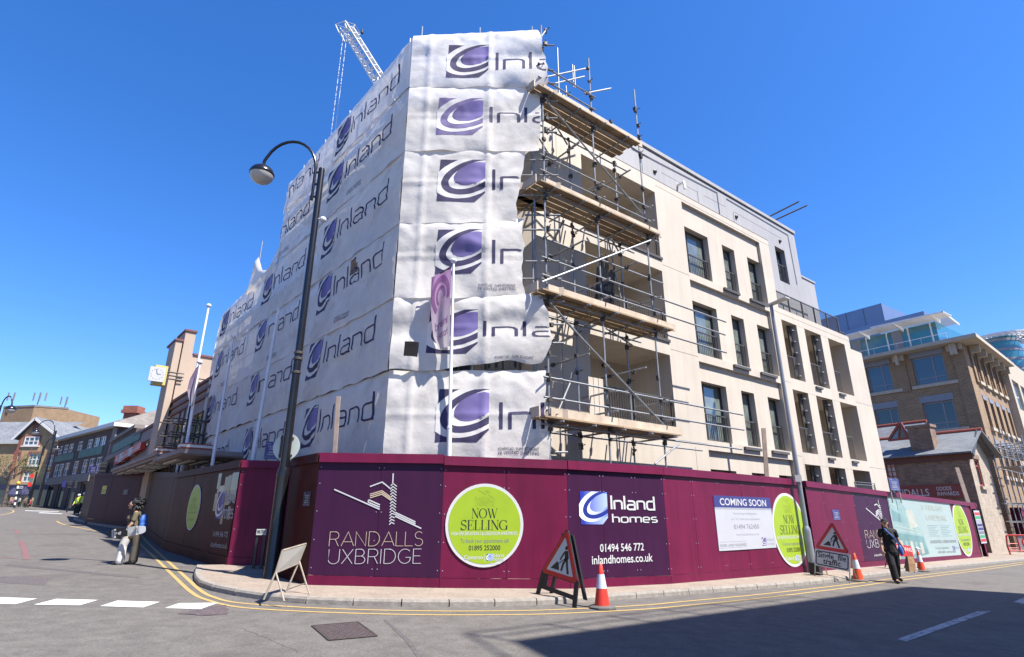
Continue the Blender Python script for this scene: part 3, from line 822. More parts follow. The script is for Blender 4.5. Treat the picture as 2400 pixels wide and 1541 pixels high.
put_strokes(mb, fr, RN, 'homes', a0 + W * .84, b0 + H * .055, H * .06, .12, W * .14, .024, 2, 'LEFT')
mb.build_parts([M['white'], M['grey_ink'], M['pale_ink'], M['pale_ink'], M['print_grad']], t)

# right-hand run
h2 = thing('hoarding', 'straight maroon hoarding along the right-hand pavement, carrying the pale green poster', 'hoarding', R2)
frR, LR = seg(R2, E)
def ga(px, py): return frR.on(px, py)[0]
aP, aQ, aT, aD0, aD1 = ga(2013, 1240), ga(2100, 1240), ga(2232, 1240), ga(2284, 1240), ga(2299, 1245)
zl = lambda a: zR2 + (zE - zR2) * a / LR
for s0, s1, m, lab in ((0, aP, 'maroon', None), (aP, aQ, 'purple', 'purple panel with white-lined emblem'), (aQ, aT, 'maroon', None), (aT, aD0, 'maroon', None), (aD1, LR, 'maroon', None)):
    p, q = frR.p(s0, 0), frR.p(s1, 0)
    hoard(h2, p, zl(s0), q, zl(s1), [(0, s1 - s0, M[m], lab)])
posts(h2, R2, E, 2.4, 14)
# door opening near the end
mb = MB(); w = frR.p((aD0 + aD1) / 2, 0); g = gz(w.x, w.y)
mb.box(frR, aD0, aD1, g, zl(aD0) - .35, -.42, -.36); mb.build('door', M['maroon_dark'], h2)
mb = MB(); mb.box(frR, aD0, aD1, zl(aD0) - .35, zl(aD0), -.16, .05); mb.build('capping_board', M['maroon'], h2)
mb = MB(); mb.cut('building_emblem')                                      # emblem + name on the purple panel
o_fr = frR
def z5(x, y): return (1900 + x / 3.422, 1000 + y / 3.422)
for pts in (((440, 655), (555, 752)), ((508, 632), (528, 622), (552, 655)), ((520, 685), (542, 668), (572, 720)), ((520, 700), (542, 682), (572, 735)), ((520, 715), (540, 697), (570, 748)), ((537, 588), (546, 630)), ((520, 690), (545, 735))):
    px_line(frR, [z5(*p) for p in pts], .04, .012, 0)
for i in range(6):
    x, y = 546 + i * 3.5, 632 + i * 16
    px_line(frR, [z5(x - 3, y + 6), z5(x + 2, y - 2), z5(x + 10, y + 8)], .03)
wP = aQ - aP
mb.cut('lettering')
zz = lambda f: (lambda w: gz(w.x, w.y))(frR.p(aP, 0)) + 2.6 * f
put_strokes(mb, frR, TH, 'RANDALLS', aP + wP * .12, zz(.42), .29, .05, wP * .8, .012, 1, 'LEFT')
put_strokes(mb, frR, TH, 'UXBRIDGE', aP + wP * .12, zz(.29), .29, .05, wP * .8, .012, 0, 'LEFT')
mb.cut('lettering')
put_text(mb, frR, 'inlandhomes.co.uk', aP + wP * .5, zz(.17), .12, wP * .5, .012, 0)
mb.build_parts([M['white'], M['beige_ink']], h2)
r3, r4 = fr3R.p(L3R, 0, -.03), frR.p(0, 0, -.03)                          # board added behind the gap, darkened for the recess shade
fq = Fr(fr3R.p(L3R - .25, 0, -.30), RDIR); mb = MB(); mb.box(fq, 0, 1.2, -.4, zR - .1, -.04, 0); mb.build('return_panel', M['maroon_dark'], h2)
# poster
def z5a(x, y): return frR.on(*z5(x, y))
ap0, ap1 = ga(2085 + 8, 1240), ga(2238, 1240)
zb_, zt_ = z5a(800, 1080)[1], zl(ap0) - .2
t = thing('poster', 'pale green poster with a faded street scene, on the right-hand hoarding', 'poster', frR.p(ap0, zb_, .02))
M['poster'] = mat('pale_green_poster', (.37, .46, .44), .5, var=.05, nscale=.6)
M['poster_teal'] = mat('teal_poster_ink', (.16, .29, .29), .5, var=.25, nscale=1.5)
M['poster_mid'] = mat('soft_teal_ink', (.27, .41, .40), .5, var=.15, nscale=1.5)
M['poster_cream'] = mat('cream_poster_ink', (.46, .48, .40), .5, var=.1)
mb = MB()
dzt = zl(ap1) - zl(ap0); gb = gz(frR.p(ap1, 0).x, frR.p(ap1, 0).y) - gz(frR.p(ap0, 0).x, frR.p(ap0, 0).y)
mb.hexa([frR.p(ap0, zb_, .006), frR.p(ap1, zb_ + gb, .006), frR.p(ap1, zb_ + gb, .016), frR.p(ap0, zb_, .016), frR.p(ap0, zt_, .006), frR.p(ap1, zt_ + dzt, .006), frR.p(ap1, zt_ + dzt, .016), frR.p(ap0, zt_, .016)])
mb.build('backing', M['poster'], t)
mb = MB(); mb.cut('artwork'); Wp = ap1 - ap0; Hp = zt_ - zb_
def pq(x, y): return frR.p(ap0 + x * Wp, zb_ + y * Hp * (1 + 0 * x) + (gb * (1 - y) + dzt * y) * x, pc)
pc = .0175
for q, m in ((((.01, .99), (.16, .97), (.42, .42), (.45, .10), (.02, .02), (.01, .3)), 2), (((.01, .45), (.40, .38), (.44, .10), (.02, .02)), 1), (((.22, .80), (.31, .82), (.36, .55), (.24, .5)), 3),
             (((.02, .80), (.13, .74), (.13, .60), (.02, .62)), 1)):
    mb.face([pq(*p) for p in q], m); pc += .0004
for k in range(5):
    x = .05 + k * .07; mb.face([pq(x, .33 - k * .01), pq(x + .04, .325 - k * .01), pq(x + .045, .12), pq(x + .005, .1)], 2 if k % 2 else 3)
for q in (((.01, .9), (.17, .84)), ((.01, .56), (.4, .46)), ((.01, .50), (.41, .42))):
    for rr in ribbon([(x, y) for x, y in q], .012): mb.face([pq(x, y) for x, y in rr], 3)
pc = .02
fp = Fr(pq(0, 0), pq(1, 0) - pq(0, 0), V((0, 0, 1)), frR.n)
LP = (pq(1, 0) - pq(0, 0)).length
mb.cut('lettering')
for s, y, h, x, wd, m in (('A VIBRANT', .83, .14, .66, .38, 3), ('LANDMARK', .66, .14, .70, .36, 3), ('HIGH SPECIFICATION 1 & 2 BEDROOM APARTMENTS', .27, .07, .73, .46, 4), ('To book an appointment', .17, .06, .68, .24, 2), ('01895 252000   inlandhomes.co.uk', .10, .05, .74, .3, 4)):
    put_text(mb, fp, s, x * LP, y * Hp, h * Hp, wd * LP, .003, m)
for cx in (.6, .82):
    for k in range(7): mb.face([fp.p((cx - .09) * LP, (.57 - k * .03) * Hp, .003), fp.p((cx + .09 - .03 * (k % 3)) * LP, (.57 - k * .03) * Hp, .003), fp.p((cx + .09 - .03 * (k % 3)) * LP, (.575 - k * .03) * Hp, .003), fp.p((cx - .09) * LP, (.575 - k * .03) * Hp, .003)], 2)
mb.cut('emblem')
put_logo(mb, fp, .865 * LP, .1 * Hp, .045 * LP, .11 * Hp, dict(square=5, light=0, ring=5, light2=0, core=5), .003, .0008)
put_strokes(mb, fp, RN, 'Inland', .92 * LP, .16 * Hp, .04 * Hp, .1, .07 * LP, .003, 2, 'LEFT')
mb.build_parts([M['poster'], M['poster_teal'], M['poster_mid'], M['poster_cream'], M['grey_ink'], M['print_grad']], t)
round_sign(frR, 2255, 1241, 17, 'round green sign at the far end of the right-hand hoarding, by the open doorway')
def notice(fr, pts, lab, m='blue_notice', lines=5, head=True, cat='notice', c=.012, ink='white', group=None):
    a0, a1, b0, b1 = fr.rect(*pts); W, H = a1 - a0, b1 - b0
    t = thing('notice', lab, cat, fr.p(a0, b0, c), group)
    mb = MB(); mb.box(fr, a0, a1, b0, b1, c - .01, c); mb.build('board', M[m], t)
    mb = MB()
    for s, y, wd, sz in ((('THIS FOOTPATH', .66, .62, .13), ('IS CLOSED', .52, .46, .13), ('PLEASE USE', .34, .5, .12), ('OPPOSITE PATH', .20, .66, .12), ('WE APOLOGISE FOR ANY INCONVENIENCE', .07, .86, .05)) if lines == 5 else
                         (('WARNING', .40, .8, .18), ('CONSTRUCTION', .25, .85, .13), ('SITE', .1, .5, .14))):
        put_text(mb, fr, s, (a0 + a1) / 2, b0 + y * H, sz * H, wd * W, c + .003, 0, .01)
    if head: put_text(mb, fr, 'Inland', a0 + W * .2, b0 + H * .85, H * .08, W * .24, c + .003, 0)
    mb.build('lettering', M[ink], t, recalc=False)
    return t
notice(frR, ((1950, 1194), (1967, 1196), (1968.5, 1220), (1952, 1219)), 'small blue notice on the maroon hoarding above the single file sign')
# column of site safety notices
a0, a1, b0, b1 = frR.rect((2279, 1196), (2291, 1198), (2307, 1275), (2296, 1274))
aq0, aq1 = frR.on(2279 + 11, 1235)[0], frR.on(2303, 1235)[0]
t = thing('safety_notice', 'tall white board of red, green and blue safety notices beside the hoarding doorway', 'notice', frR.p(aq0, b0, .01))
mb = MB(); mb.box(frR, aq0, aq1, b0, b1, .008, .016); mb.build('board', M['white_board'], t)
mb = MB()
for i, m in enumerate((1, 2, 0, 3, 3, 4, 2, 1)):
    y1 = b1 - (b1 - b0) * (.06 + .115 * i); y0 = y1 - (b1 - b0) * .085
    mb.face([frR.p(aq0 + .05, y0, .019), frR.p(aq1 - .05, y0, .019), frR.p(aq1 - .05, y1, .019), frR.p(aq0 + .05, y1, .019)], m)
mb.build('notices', [M['pale_ink'], M['red_sign'], mat('green_notice', (.05, .35, .15), .4, var=.03), M['blue_notice'], M['grey_ink']], t, recalc=False)
a0, a1, b0, b1 = frR.rect((2263, 1205), (2271, 1206), (2275, 1236), (2267, 1236))
t = thing('safety_notice', 'small red and white notices inside the hoarding doorway', 'notice', frR.p(aD0, b0, -.3))
mb = MB(); mb.box(frR, aD0 + .05, aD0 + .5, b0, b1, -.355, -.35); mb.build('board', M['white_board'], t)
mb = MB(); mb.face([frR.p(aD0 + .1, b0 + (b1 - b0) * .55, -.346), frR.p(aD0 + .45, b0 + (b1 - b0) * .55, -.346), frR.p(aD0 + .45, b1 - .05, -.346), frR.p(aD0 + .1, b1 - .05, -.346)]); mb.build('notices', M['red_sign'], t, recalc=False)
# gates beyond
g0 = frR.p(LR + .15, 0, -1.4); g1 = at_ground(2366, 1290); g1 = V((g1.x, g1.y + 1.0, 0))
h3 = thing('site_gate', 'dark maroon site gate set back past the end of the right-hand hoarding', 'gate', g0)
hoard(h3, g0, zE - .03, g1, zE - .12, [(0, (g1 - g0).to_2d().length, M['maroon_dark'], None)], cap_mat=M['maroon_dark'], kick_mat=M['maroon_dark'])
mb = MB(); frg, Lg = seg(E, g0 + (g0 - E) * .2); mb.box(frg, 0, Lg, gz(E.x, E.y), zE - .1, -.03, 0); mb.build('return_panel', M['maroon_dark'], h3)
g2 = g1 + V((1.2, -1.6, 0)); g3 = g2 + RDIR * 5.0
h4 = thing('site_gate', 'maroon gate pier and panel at the right edge, behind the red barrier', 'gate', g1)
hoard(h4, g1, zE + .02, g2, zE + .02, [(0, (g2 - g1).to_2d().length, M['maroon_dark'], None)], cap_mat=M['maroon_dark'], kick_mat=M['maroon_dark'])
hoard(h4, g2, zE + .02, g3, zE - .1, [(0, (g3 - g2).to_2d().length, M['maroon'], None)])

# left-hand street runs
G, zG = HB['G']; Gm, zGm = HB['Gm']; Gn, zGn = HB['Gn']; G2, zG2 = HB['G2']; Gt, zGt = HB['G3']
h5 = thing('hoarding', 'maroon hoarding, browned for shade and reflections, along the left-hand street, with a green oval sign', 'hoarding', G)
frL, LL = seg(Gm, G)
hoard(h5, Gm, zGm, G, zG, [(0, LL, M['shaded_maroon'], None)], cap_mat=M['shaded_maroon'], kick_mat=M['shaded_maroon'])
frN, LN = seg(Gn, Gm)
hoard(h5, Gn, zGn, Gm, zGm, [(0, LN, M['shaded_maroon'], None)], cap_mat=M['shaded_maroon'], kick_mat=M['shaded_maroon'])
A3 = V((-5.75, 16.3, 0))
hoard(h5, G, zG, A3, zG - .02, [(0, (A3 - G).to_2d().length, M['maroon'], 'maroon end panel in the sun')])
posts(h5, Gm, G, 2.6, 5)
fw_, lw_ = seg(A3 + V((.02, .05, 0)), A2 + V((.02, 0, 0))); mb = MB(); mb.box(fw_, 0, lw_, gz(-5.5, 15) - .1, zA - .05, -.04, 0); mb.build('return_panel', M['maroon_dark'], h5)  # unseen return wall, added to deepen the recess shade
# printed picture panel and lettering near the corner
mb = MB(); mb.cut('printed_panel')
aa0, aa1 = frL.on(487, 1200)[0], LL - .06
zgl = gz(G.x, G.y)
rnd = random.Random(3)
mb.face([frL.p(aa0, zgl + .35, .012), frL.p(aa1, zgl + .35, .012), frL.p(aa1, zG - .26, .012), frL.p(aa0, zG - .22, .012)], 0)
for k in range(16):                                                       # a soft brown reflection-like picture of a room
    x0 = aa0 + (aa1 - aa0) * rnd.random() * .9; w = .2 + .4 * rnd.random(); y0 = zgl + 1.1 + 1.0 * rnd.random(); h = .25 + .4 * rnd.random()
    mb.face([frL.p(x0, y0, .0128 + k * .0002), frL.p(min(aa1, x0 + w), y0, .0128 + k * .0002), frL.p(min(aa1, x0 + w), y0 + h, .0128 + k * .0002), frL.p(x0, y0 + h, .0128 + k * .0002)], 1 + k % 3)
xl, bl = frL.on(508, 1193); xr, _ = frL.on(556, 1193)
mb.cut('lettering')
put_strokes(mb, frL, RN, 'Inland', xl + .40 * (xr - xl), zgl + 1.68, .34, .13, (xr - xl) * .50, .02, 4, 'LEFT')
put_strokes(mb, frL, RN, 'homes', xl + .40 * (xr - xl), zgl + 1.28, .34, .13, (xr - xl) * .50, .02, 4, 'LEFT')
mb.cut('emblem')
put_logo(mb, frL, xl, zgl + 1.25, (xr - xl) * .34, .75, dict(square=5, light=6, ring=5, light2=6, core=5), .018, .001)
mb.cut('lettering')
put_text(mb, frL, '01494 546 772', xl + .42 * (xr - xl), zgl + .78, .2, (xr - xl) * .72, .02, 4)
put_text(mb, frL, 'inlandhomes.co.uk', xl + .42 * (xr - xl), zgl + .5, .2, (xr - xl) * .8, .02, 4)
mb.build_parts([M['shaded_maroon'], mat('warm_print', (.12, .06, .035), .3, var=.3, nscale=4), mat('tan_print', (.17, .095, .05), .3, var=.3, nscale=4), mat('umber_print', (.07, .035, .025), .25, var=.3, nscale=4), M['pale_ink'], M['print_grad'], M['print_white']], h5)
def plain_oval(fr, x0, x1, cy, lab):
    a0, b = fr.on(x0, cy); a1, _ = fr.on(x1, cy); a = (a0 + a1) / 2; r = (a1 - a0) / 2
    t = thing('round_sign', lab, 'sign', fr.p(a, b, .01), 'round green sale signs on the hoarding')
    d = lambda k: [(a + k * math.cos(i * math.pi / 20), b + k * math.sin(i * math.pi / 20)) for i in range(40)]
    mb = MB(); mb.prism(fr, d(r), .008, .024); mb.build('rim', M['white'], t)
    mb = MB(); mb.prism(fr, d(r * .94), .0242, .028); mb.build('face', M['lime'], t)
    mb = MB(); put_strokes(mb, fr, SF, 'NOW', a, b + r * .2, r * .23, None, r * .68, .03, 0); put_strokes(mb, fr, SF, 'SELLING', a, b - r * .1, r * .23, None, r * 1.2, .03, 0)
    put_text(mb, fr, 'HIGH SPECIFICATION 1 & 2 BEDROOM APARTMENTS', a, b - r * .27, r * .11, r * 1.6, .03, 0)
    put_text(mb, fr, '01895 252000', a, b - r * .6, r * .16, r * .8, .03, 0)
    mb.build('lettering', M['lime_ink'], t, recalc=False)
plain_oval(frL, 441.5, 469, 1190, 'green oval-looking sign in shade on the left-hand street hoarding')
# far section with the end facing the camera
h6 = thing('hoarding', 'far maroon hoarding darkened for shade, facing us across the left-hand street, with a yellow notice', 'hoarding', G2)
frF, LF = seg(G2, Gn)
hoard(h6, G2, zG2, Gn, zGn, [(0, LF, M['maroon_dark'], None)], cap_mat=M['maroon_dark'], kick_mat=M['maroon_dark'])  # darker maroon paints the shade on this far face
hoard(h6, Gt, zGt, G2, zG2, [(0, (G2 - Gt).to_2d().length, M['shaded_maroon'], None)], cap_mat=M['shaded_maroon'], kick_mat=M['shaded_maroon'])
M['yellow_notice'] = mat('yellow_notice', (.62, .60, .12), .5, var=.06)
notice(frF, ((241, 1139), (251, 1139), (248, 1158), (238, 1158)), 'yellow and white warning notice on the far maroon hoarding', 'yellow_notice', 3, False, ink='black')
notice(frF, ((289, 1147), (301, 1147), (301, 1160), (288, 1160)), 'small dark notice right of the yellow one on the far maroon hoarding', 'navy', 5, False)
# notices standing above the hoardings
def notice_post(px, fr_o, dirv, pts, lab, post=True):
    fr = Fr(fr_o, dirv)
    t = notice(fr, pts, lab)
    a0, a1, b0, b1 = fr.rect(*pts); mb = MB()
    for a in (a0 + .06, a1 - .06): mb.box(fr, a - .025, a + .025, b0 - .5, b1 + .02, -.05, -.012)
    mb.build('post', M['wood'], t)
notice_post(0, at_depth(640, 1075, G.y + .25), V((1, .22, 0)), ((622, 1035), (660, 1037), (659, 1077), (620, 1075)), 'blue notice above the hoarding half hidden by the round sign back')
notice_post(0, at_depth(217, 1110, G2.y + .3), V((1, -.1, 0)), ((211, 1092), (228, 1092), (227, 1108), (209, 1109)), 'blue notice standing above the far maroon hoarding')
notice_post(0, at_depth(2095, 1140, P5.y + .4), RDIR, ((2083, 1123), (2106, 1121), (2108, 1152), (2086, 1149)), 'dark blue notice above the right-hand hoarding by the brick cottage')
# street name plate on two short posts
o = at_ground(613, 1345)
t = thing('street_sign', 'low white street name plate on two black posts by the lamp post', 'street sign', o)
frs = Fr(V((o.x, o.y, 0)), V((1, .16, 0)))
a0, a1, b0, b1 = frs.rect((602, 1241), (625, 1240), (624, 1255), (601, 1254))
mb = MB(); mb.box(frs, a0, a1, b0, b1, 0, .02); mb.build('name_plate', M['sign_white'], t)
mb = MB(); put_text(mb, frs, 'VINE STREET', (a0 + a1) / 2, b0 + .04, (b1 - b0) * .8, (a1 - a0) * .9, .024, 0, .015); mb.build('lettering', M['black'], t, recalc=False)
for a in (a0 + .03, a1 - .03):
    mb = MB(); mb.box(frs, a - .03, a + .03, o.z - .05, b1, -.07, -.005); mb.build('post', M['black'], t)
# notice on the shaded return
fra, La = seg(A2, A)
notice(fra, ((712, 1152), (729, 1152), (728, 1188), (711, 1186)), 'small dark notice on the shaded return beside the corner panel', 'navy')
# ---------------------------------------------------------------- facades, windows, railings
def facade(mb, fr, a0, a1, b0, b1, ops, m=0, mr=None):
    """flat wall with reveals; ops = (a0,a1,b0,b1,depth)"""
    A_ = sorted({a0, a1, *[o[0] for o in ops], *[o[1] for o in ops]}); B_ = sorted({b0, b1, *[o[2] for o in ops], *[o[3] for o in ops]})
    for i in range(len(A_) - 1):
        for j in range(len(B_) - 1):
            ca, cb = (A_[i] + A_[i + 1]) / 2, (B_[j] + B_[j + 1]) / 2
            if ca < a0 or ca > a1 or cb < b0 or cb > b1 or any(o[0] < ca < o[1] and o[2] < cb < o[3] for o in ops): continue
            mb.face([fr.p(A_[i], B_[j]), fr.p(A_[i + 1], B_[j]), fr.p(A_[i + 1], B_[j + 1]), fr.p(A_[i], B_[j + 1])], m)
    for o in ops:
        x0, x1, y0, y1, d = o[:5]; k = m if mr is None else mr
        for (p, q) in (((x0, y0), (x1, y0)), ((x1, y0), (x1, y1)), ((x1, y1), (x0, y1)), ((x0, y1), (x0, y0))):
            mb.face([fr.p(*p, 0), fr.p(*q, 0), fr.p(*q, -d), fr.p(*p, -d)], k)
def railing(fr, a0, a1, z0, z1, c, parent, m=None, gap=.11, name='railing', posts_every=None):
    mb = MB(); n = max(2, int((a1 - a0) / gap))
    mb.box(fr, a0, a1, z1 - .03, z1 + .012, c - .022, c + .022)
    mb.box(fr, a0, a1, z0 + .04, z0 + .065, c - .012, c + .012)
    for i in range(n + 1):
        a = a0 + .015 + (a1 - a0 - .03) * i / n
        mb.box(fr, a - .0075, a + .0075, z0 + .05, z1 - .02, c - .0075, c + .0075)
    if posts_every:
        k = max(1, round((a1 - a0) / posts_every))
        for i in range(k + 1):
            a = a0 + (a1 - a0) * i / k; mb.box(fr, a - .025, a + .025, z0 - .1, z1 + .02, c - .03, c + .03)
    return mb.build(name, m or M['bronze'], parent)
def window(fr, a0, a1, b0, b1, depth, parent, fm=None, gm=None, mull=(), trans=(), rail=False, fw=.06, name='window', sill=None):
    c = -depth; mb = MB()
    e = .004
    A0, A1, B0, B1 = a0 + e, a1 - e, b0 + e, b1 - e
    mb.box(fr, A0, A0 + fw, B0, B1, c, c + .07); mb.box(fr, A1 - fw, A1, B0, B1, c, c + .07)
    mb.box(fr, A0 + fw, A1 - fw, B1 - fw, B1, c, c + .07); mb.box(fr, A0 + fw, A1 - fw, B0, B0 + fw, c, c + .07)
    for k in mull:
        x = a0 + (a1 - a0) * k; mb.box(fr, x - fw * .45, x + fw * .45, B0 + fw, B1 - fw, c, c + .065)
    for k in trans:
        y = b0 + (b1 - b0) * k; mb.box(fr, A0 + fw, A1 - fw, y - fw * .4, y + fw * .4, c, c + .06)
    w = mb.build(name, fm or M['grey_dark'], parent)
    mb = MB(); mb.face([fr.p(a0, b0, c + .02), fr.p(a1, b0, c + .02), fr.p(a1, b1, c + .02), fr.p(a0, b1, c + .02)])
    mb.build('pane', gm or M['glass'], w, recalc=False)
    if sill is not None:
        mb = MB(); mb.box(fr, a0 - .03, a1 + .03, b0 - .07, b0 - .003, -.1, sill); mb.build('sill', M['bronze'], w)
    if rail: railing(fr, a0 + .02, a1 - .02, b0 + .02, b0 + 1.0, -.12, w)
    return w

# ---------------------------------------------------------------- the new apartment building
PA = V((6.736, 19.65, 0))
fA = Fr(PA, RDIR)
apt = thing('apartment_building', 'new pale stone apartment block with grey top storey behind the scaffolding', 'building', fA.p(3, 0))
RC = .13
zones = ((10.5, 13.58), (7.3, 10.21), (4.18, 7.0), (-.6, 3.85))
cols = ((0.0, 1.76), (2.78, 3.70), (4.72, 5.75))
heads = (12.6, 9.44, 6.32, 3.23)
logL = ((10.62, 13.35), (7.48, 10.08), (4.34, 6.93))
logR = ((7.38, 10.06), (4.22, 6.88), (-.6, 3.75))
mb = MB()
ops = [(-.01, 5.75, z0, z1, RC) for z0, z1 in zones] + [(-5.57, -1.68, z0, z1, 1.9) for z0, z1 in logL] + [(6.67, 12.96, z0, z1, 1.7) for z0, z1 in logR]
facade(mb, fA, -7.6, 6.6, -.6, 13.95, [o for o in ops if o[0] < 6])
facade(mb, fA, 6.6, 13.65, -.6, 10.6, [o for o in ops if o[0] > 6])
facade(mb, fA, 13.65, 14.93, -.6, 9.95, [])
frec = Fr(fA.p(0, 0, -RC), RDIR)
for (z0, z1), hd in zip(zones, heads):
    facade(mb, frec, -.01, 5.75, z0, z1, [(c0, c1, z0 if z0 > 0 else .9, hd, .30) for c0, c1 in cols])
# loggia back walls and floors
for x0, x1, dpt, lst in ((-5.57, -1.68, 1.9, logL), (6.67, 12.96, 1.7, logR)):
    for z0, z1 in lst:
        fb = Fr(fA.p(0, 0, -dpt), RDIR)
        op = [(x0 + .25, x0 + 1.9, z0 + .02, z0 + 2.15, .12)] if x0 < 0 else [(x0 + .3, x0 + 1.5, z0 + .02, z0 + 2.2, .12), (x0 + 3.9, x0 + 5.6, z0 + .02, z0 + 2.2, .12)]
        facade(mb, fb, x0, x1, z0, z1, op)
# parapet tops, ends
mb.hexa([fA.p(-7.6, 13.93, -.4), fA.p(6.6, 13.93, -.4), fA.p(6.6, 13.93, -.005), fA.p(-7.6, 13.93, -.005), fA.p(-7.6, 13.952, -.4), fA.p(6.6, 13.952, -.4), fA.p(6.6, 13.952, .012), fA.p(-7.6, 13.952, .012)])
mb.face([fA.p(6.6, 10.6, 0), fA.p(6.6, 13.95, 0), fA.p(6.6, 13.95, -.4), fA.p(6.6, 10.6, -.4)])
for x, z in ((13.65, 10.6), (14.93, 9.95)): mb.face([fA.p(x, -.6, 0), fA.p(x, z, 0), fA.p(x, z, -11), fA.p(x, -.6, -11)])
mb.face([fA.p(6.6, 10.59, 0), fA.p(13.65, 10.59, 0), fA.p(13.65, 10.59, -11), fA.p(6.6, 10.59, -11)])
mb.face([fA.p(13.65, 9.94, 0), fA.p(14.93, 9.94, 0), fA.p(14.93, 9.94, -11), fA.p(13.65, 9.94, -11)])
# chamfer and left walls behind the sheeting, inner volume
CW = [V((.73, 15.0, 0)), V((-2.35, 15.0, 0))]
LW = V((CW[1].x, CW[1].y, 0)) + LDIR * 8.0; LW2 = V((CW[1].x, CW[1].y, 0)) + LDIR * 15.5
def wall(p, q, z0, z1): mb.face([V((p.x, p.y, z0)), V((q.x, q.y, z0)), V((q.x, q.y, z1)), V((p.x, p.y, z1))])
wall(CW[1], CW[0], -.6, 13.95); wall(LW, CW[1], -.6, 13.95); wall(LW2, LW, -.6, 10.3)
mb.build('wall', M['stone'], apt, recalc=False)
# joints between the stone panels
def joint(a0, b0, a1, b1, w=.012, c=.0025):
    mb = MB()
    if abs(a1 - a0) > abs(b1 - b0): mb.box(fA, a0, a1, b0 - w / 2, b0 + w / 2, -.01, c)
    else: mb.box(fA, a0 - w / 2, a0 + w / 2, b0, b1, -.01, c)
    mb.build('panel_joint', M['bronze'], apt)
for z in (10.36, 7.16, 4.05): joint(-1.6, z, -.02, z); joint(5.77, z, 6.6, z); joint(-7.6, z, -5.6, z)
for z in (3.95, 7.1): joint(13.0, z, 14.93, z); joint(6.6, z, 6.67, z)
joint(-1.6, 13.68, 6.6, 13.68); joint(6.6, 10.6 - .25, 13.65, 10.6 - .25)
for a in (-.75, 6.6): joint(a, -.5, a, 3.9)
for a in (-6.7, ): joint(a, -.5, a, 13.9)
for k, ((z0, z1), hd) in enumerate(zip(zones, heads)):
    for c0, c1 in cols:
        b0 = z0 if z0 > 0 else .9
        w = window(frec, c0, c1, b0, hd, .30, apt, mull=(.36,) if c1 - c0 > 1.2 else (), trans=(), rail=z0 > 0)
        x = c0 + (c1 - c0) * (.40 if c1 - c0 > 1.2 else .45)
        mb = MB(); mb.face([frec.p(x, b0 + .06, -.275), frec.p(c1 - .06, b0 + .06, -.275), frec.p(c1 - .06, hd - .06, -.275), frec.p(x, hd - .06, -.275)]); mb.build('pane', M['glass_pale'], w, recalc=False)
        if z0 > 0 and c0 > 1:
            mb = MB(); mb.box(fA, c0 - .55, c1 - .35, z0 - .16, z0 - .06, .003, .09); mb.build('vent_grille', M['bronze'], w)
# loggias
for z0, z1 in logL:
    fb = Fr(fA.p(0, 0, -1.9), RDIR)
    window(fb, -5.32, -3.67, z0 + .02, z0 + 2.15, .12, apt, mull=(.5,), name='balcony_door', gm=M['glass_dark'])
    railing(fA, -5.5, -1.72, z0, z0 + 1.08, -.1, apt, name='balcony_railing', posts_every=1.9)
    mb = MB(); mb.box(fA, -5.57, -1.62, z0 - .1, z0 - .004, -.06, .05); mb.build('balcony_edge', M['bronze'], apt)
    mb = MB(); mb.lathe(fb.p(-3.0, z0 + 2.4, .01), [(.07, 0), (.07, .05), (.03, .07)], 10, axis=fb.n, ux=fb.u); mb.build('wall_lamp', M['black'], apt)
for z0, z1 in logR:
    fb = Fr(fA.p(0, 0, -1.7), RDIR)
    for q0, q1 in ((6.97, 8.17), (10.57, 12.27)): window(fb, q0, q1, z0 + .02, z0 + 2.2, .12, apt, mull=(.5,), name='balcony_door', gm=M['glass_dark'])
    for q0, q1 in ((8.04, 8.78), (10.38, 11.15)):
        mb = MB(); mb.box(fA, q0, q1, z0 - .003, z1 + .003, -.32, -.004); mb.build('pier', M['stone'], apt)
        mb = MB(); mb.box(fA, q0 - .30, q0 - .04, z0, z1, -.33, -.26)
        for i in range(5):
            zz = z0 + (z1 - z0) * (.1 + .2 * i); mb.box(fA, q0 - .22, q0 - .03, zz, zz + .06, -.255, -.12, 1)
        mb.build('cavity_strip', [M['bronze'], M['galv']], apt)
        mb = MB(); mb.box(fA, q0 - .75, q0 - .35, z0, z1, -1.68, -1.2); mb.build('partition', M['stone_inner'], apt)
    if z0 > 0:
        for q0, q1 in ((6.7, 7.72), (8.8, 10.06), (11.17, 12.1)): railing(fA, q0, q1, z0, z0 + 1.08, -.14, apt, name='balcony_railing')
        for q in (8.85, 11.2):
            mb = MB(); mb.box(fA, q, q + .6, z0 - .17, z0 - .08, .003, .09); mb.build('vent_grille', M['bronze'], apt)
# grey top storey
SB = -.35
fG = Fr(fA.p(0, 0, SB), RDIR)
sE = fG.on(1859, 543)[0]; zT = fG.on(1859, 543)[1]
gw = fG.rect((1816, 577), (1838, 588), (1851, 666), (1828, 660))
mb = MB()
facade(mb, fG, -6.2, 6.6 + .2, 13.5, zT - .16, [])
facade(mb, fG, 6.8, sE, 10.58, zT - .16, [(*gw, .3)])
for x, y0 in ((sE, 10.58),): mb.face([fG.p(x, y0), fG.p(x, zT), fG.p(x, zT, -9), fG.p(x, y0, -9)])
mb.box(fG, -6.2, sE + .05, zT - .16, zT, -9, .06)
tag(mb.build('roof_storey', M['grey_clad'], apt, recalc=False), 'pale grey metal clad top storey')
mb = MB()
def strip(pts, w, c=.003, th=.003):
    q = [fG.on(x, y) for x, y in pts]
    for quad in ribbon(q, w): mb.prism(fG, quad, .001, c)
strip(((1480, 349), (1550, 386), (1680, 453), (1686.5, 502)), .10); strip(((1702, 467), (1846, 552), (1868, 668)), .10)
strip(((1480, 331), (1550, 371), (1858, 548)), .05, .004)
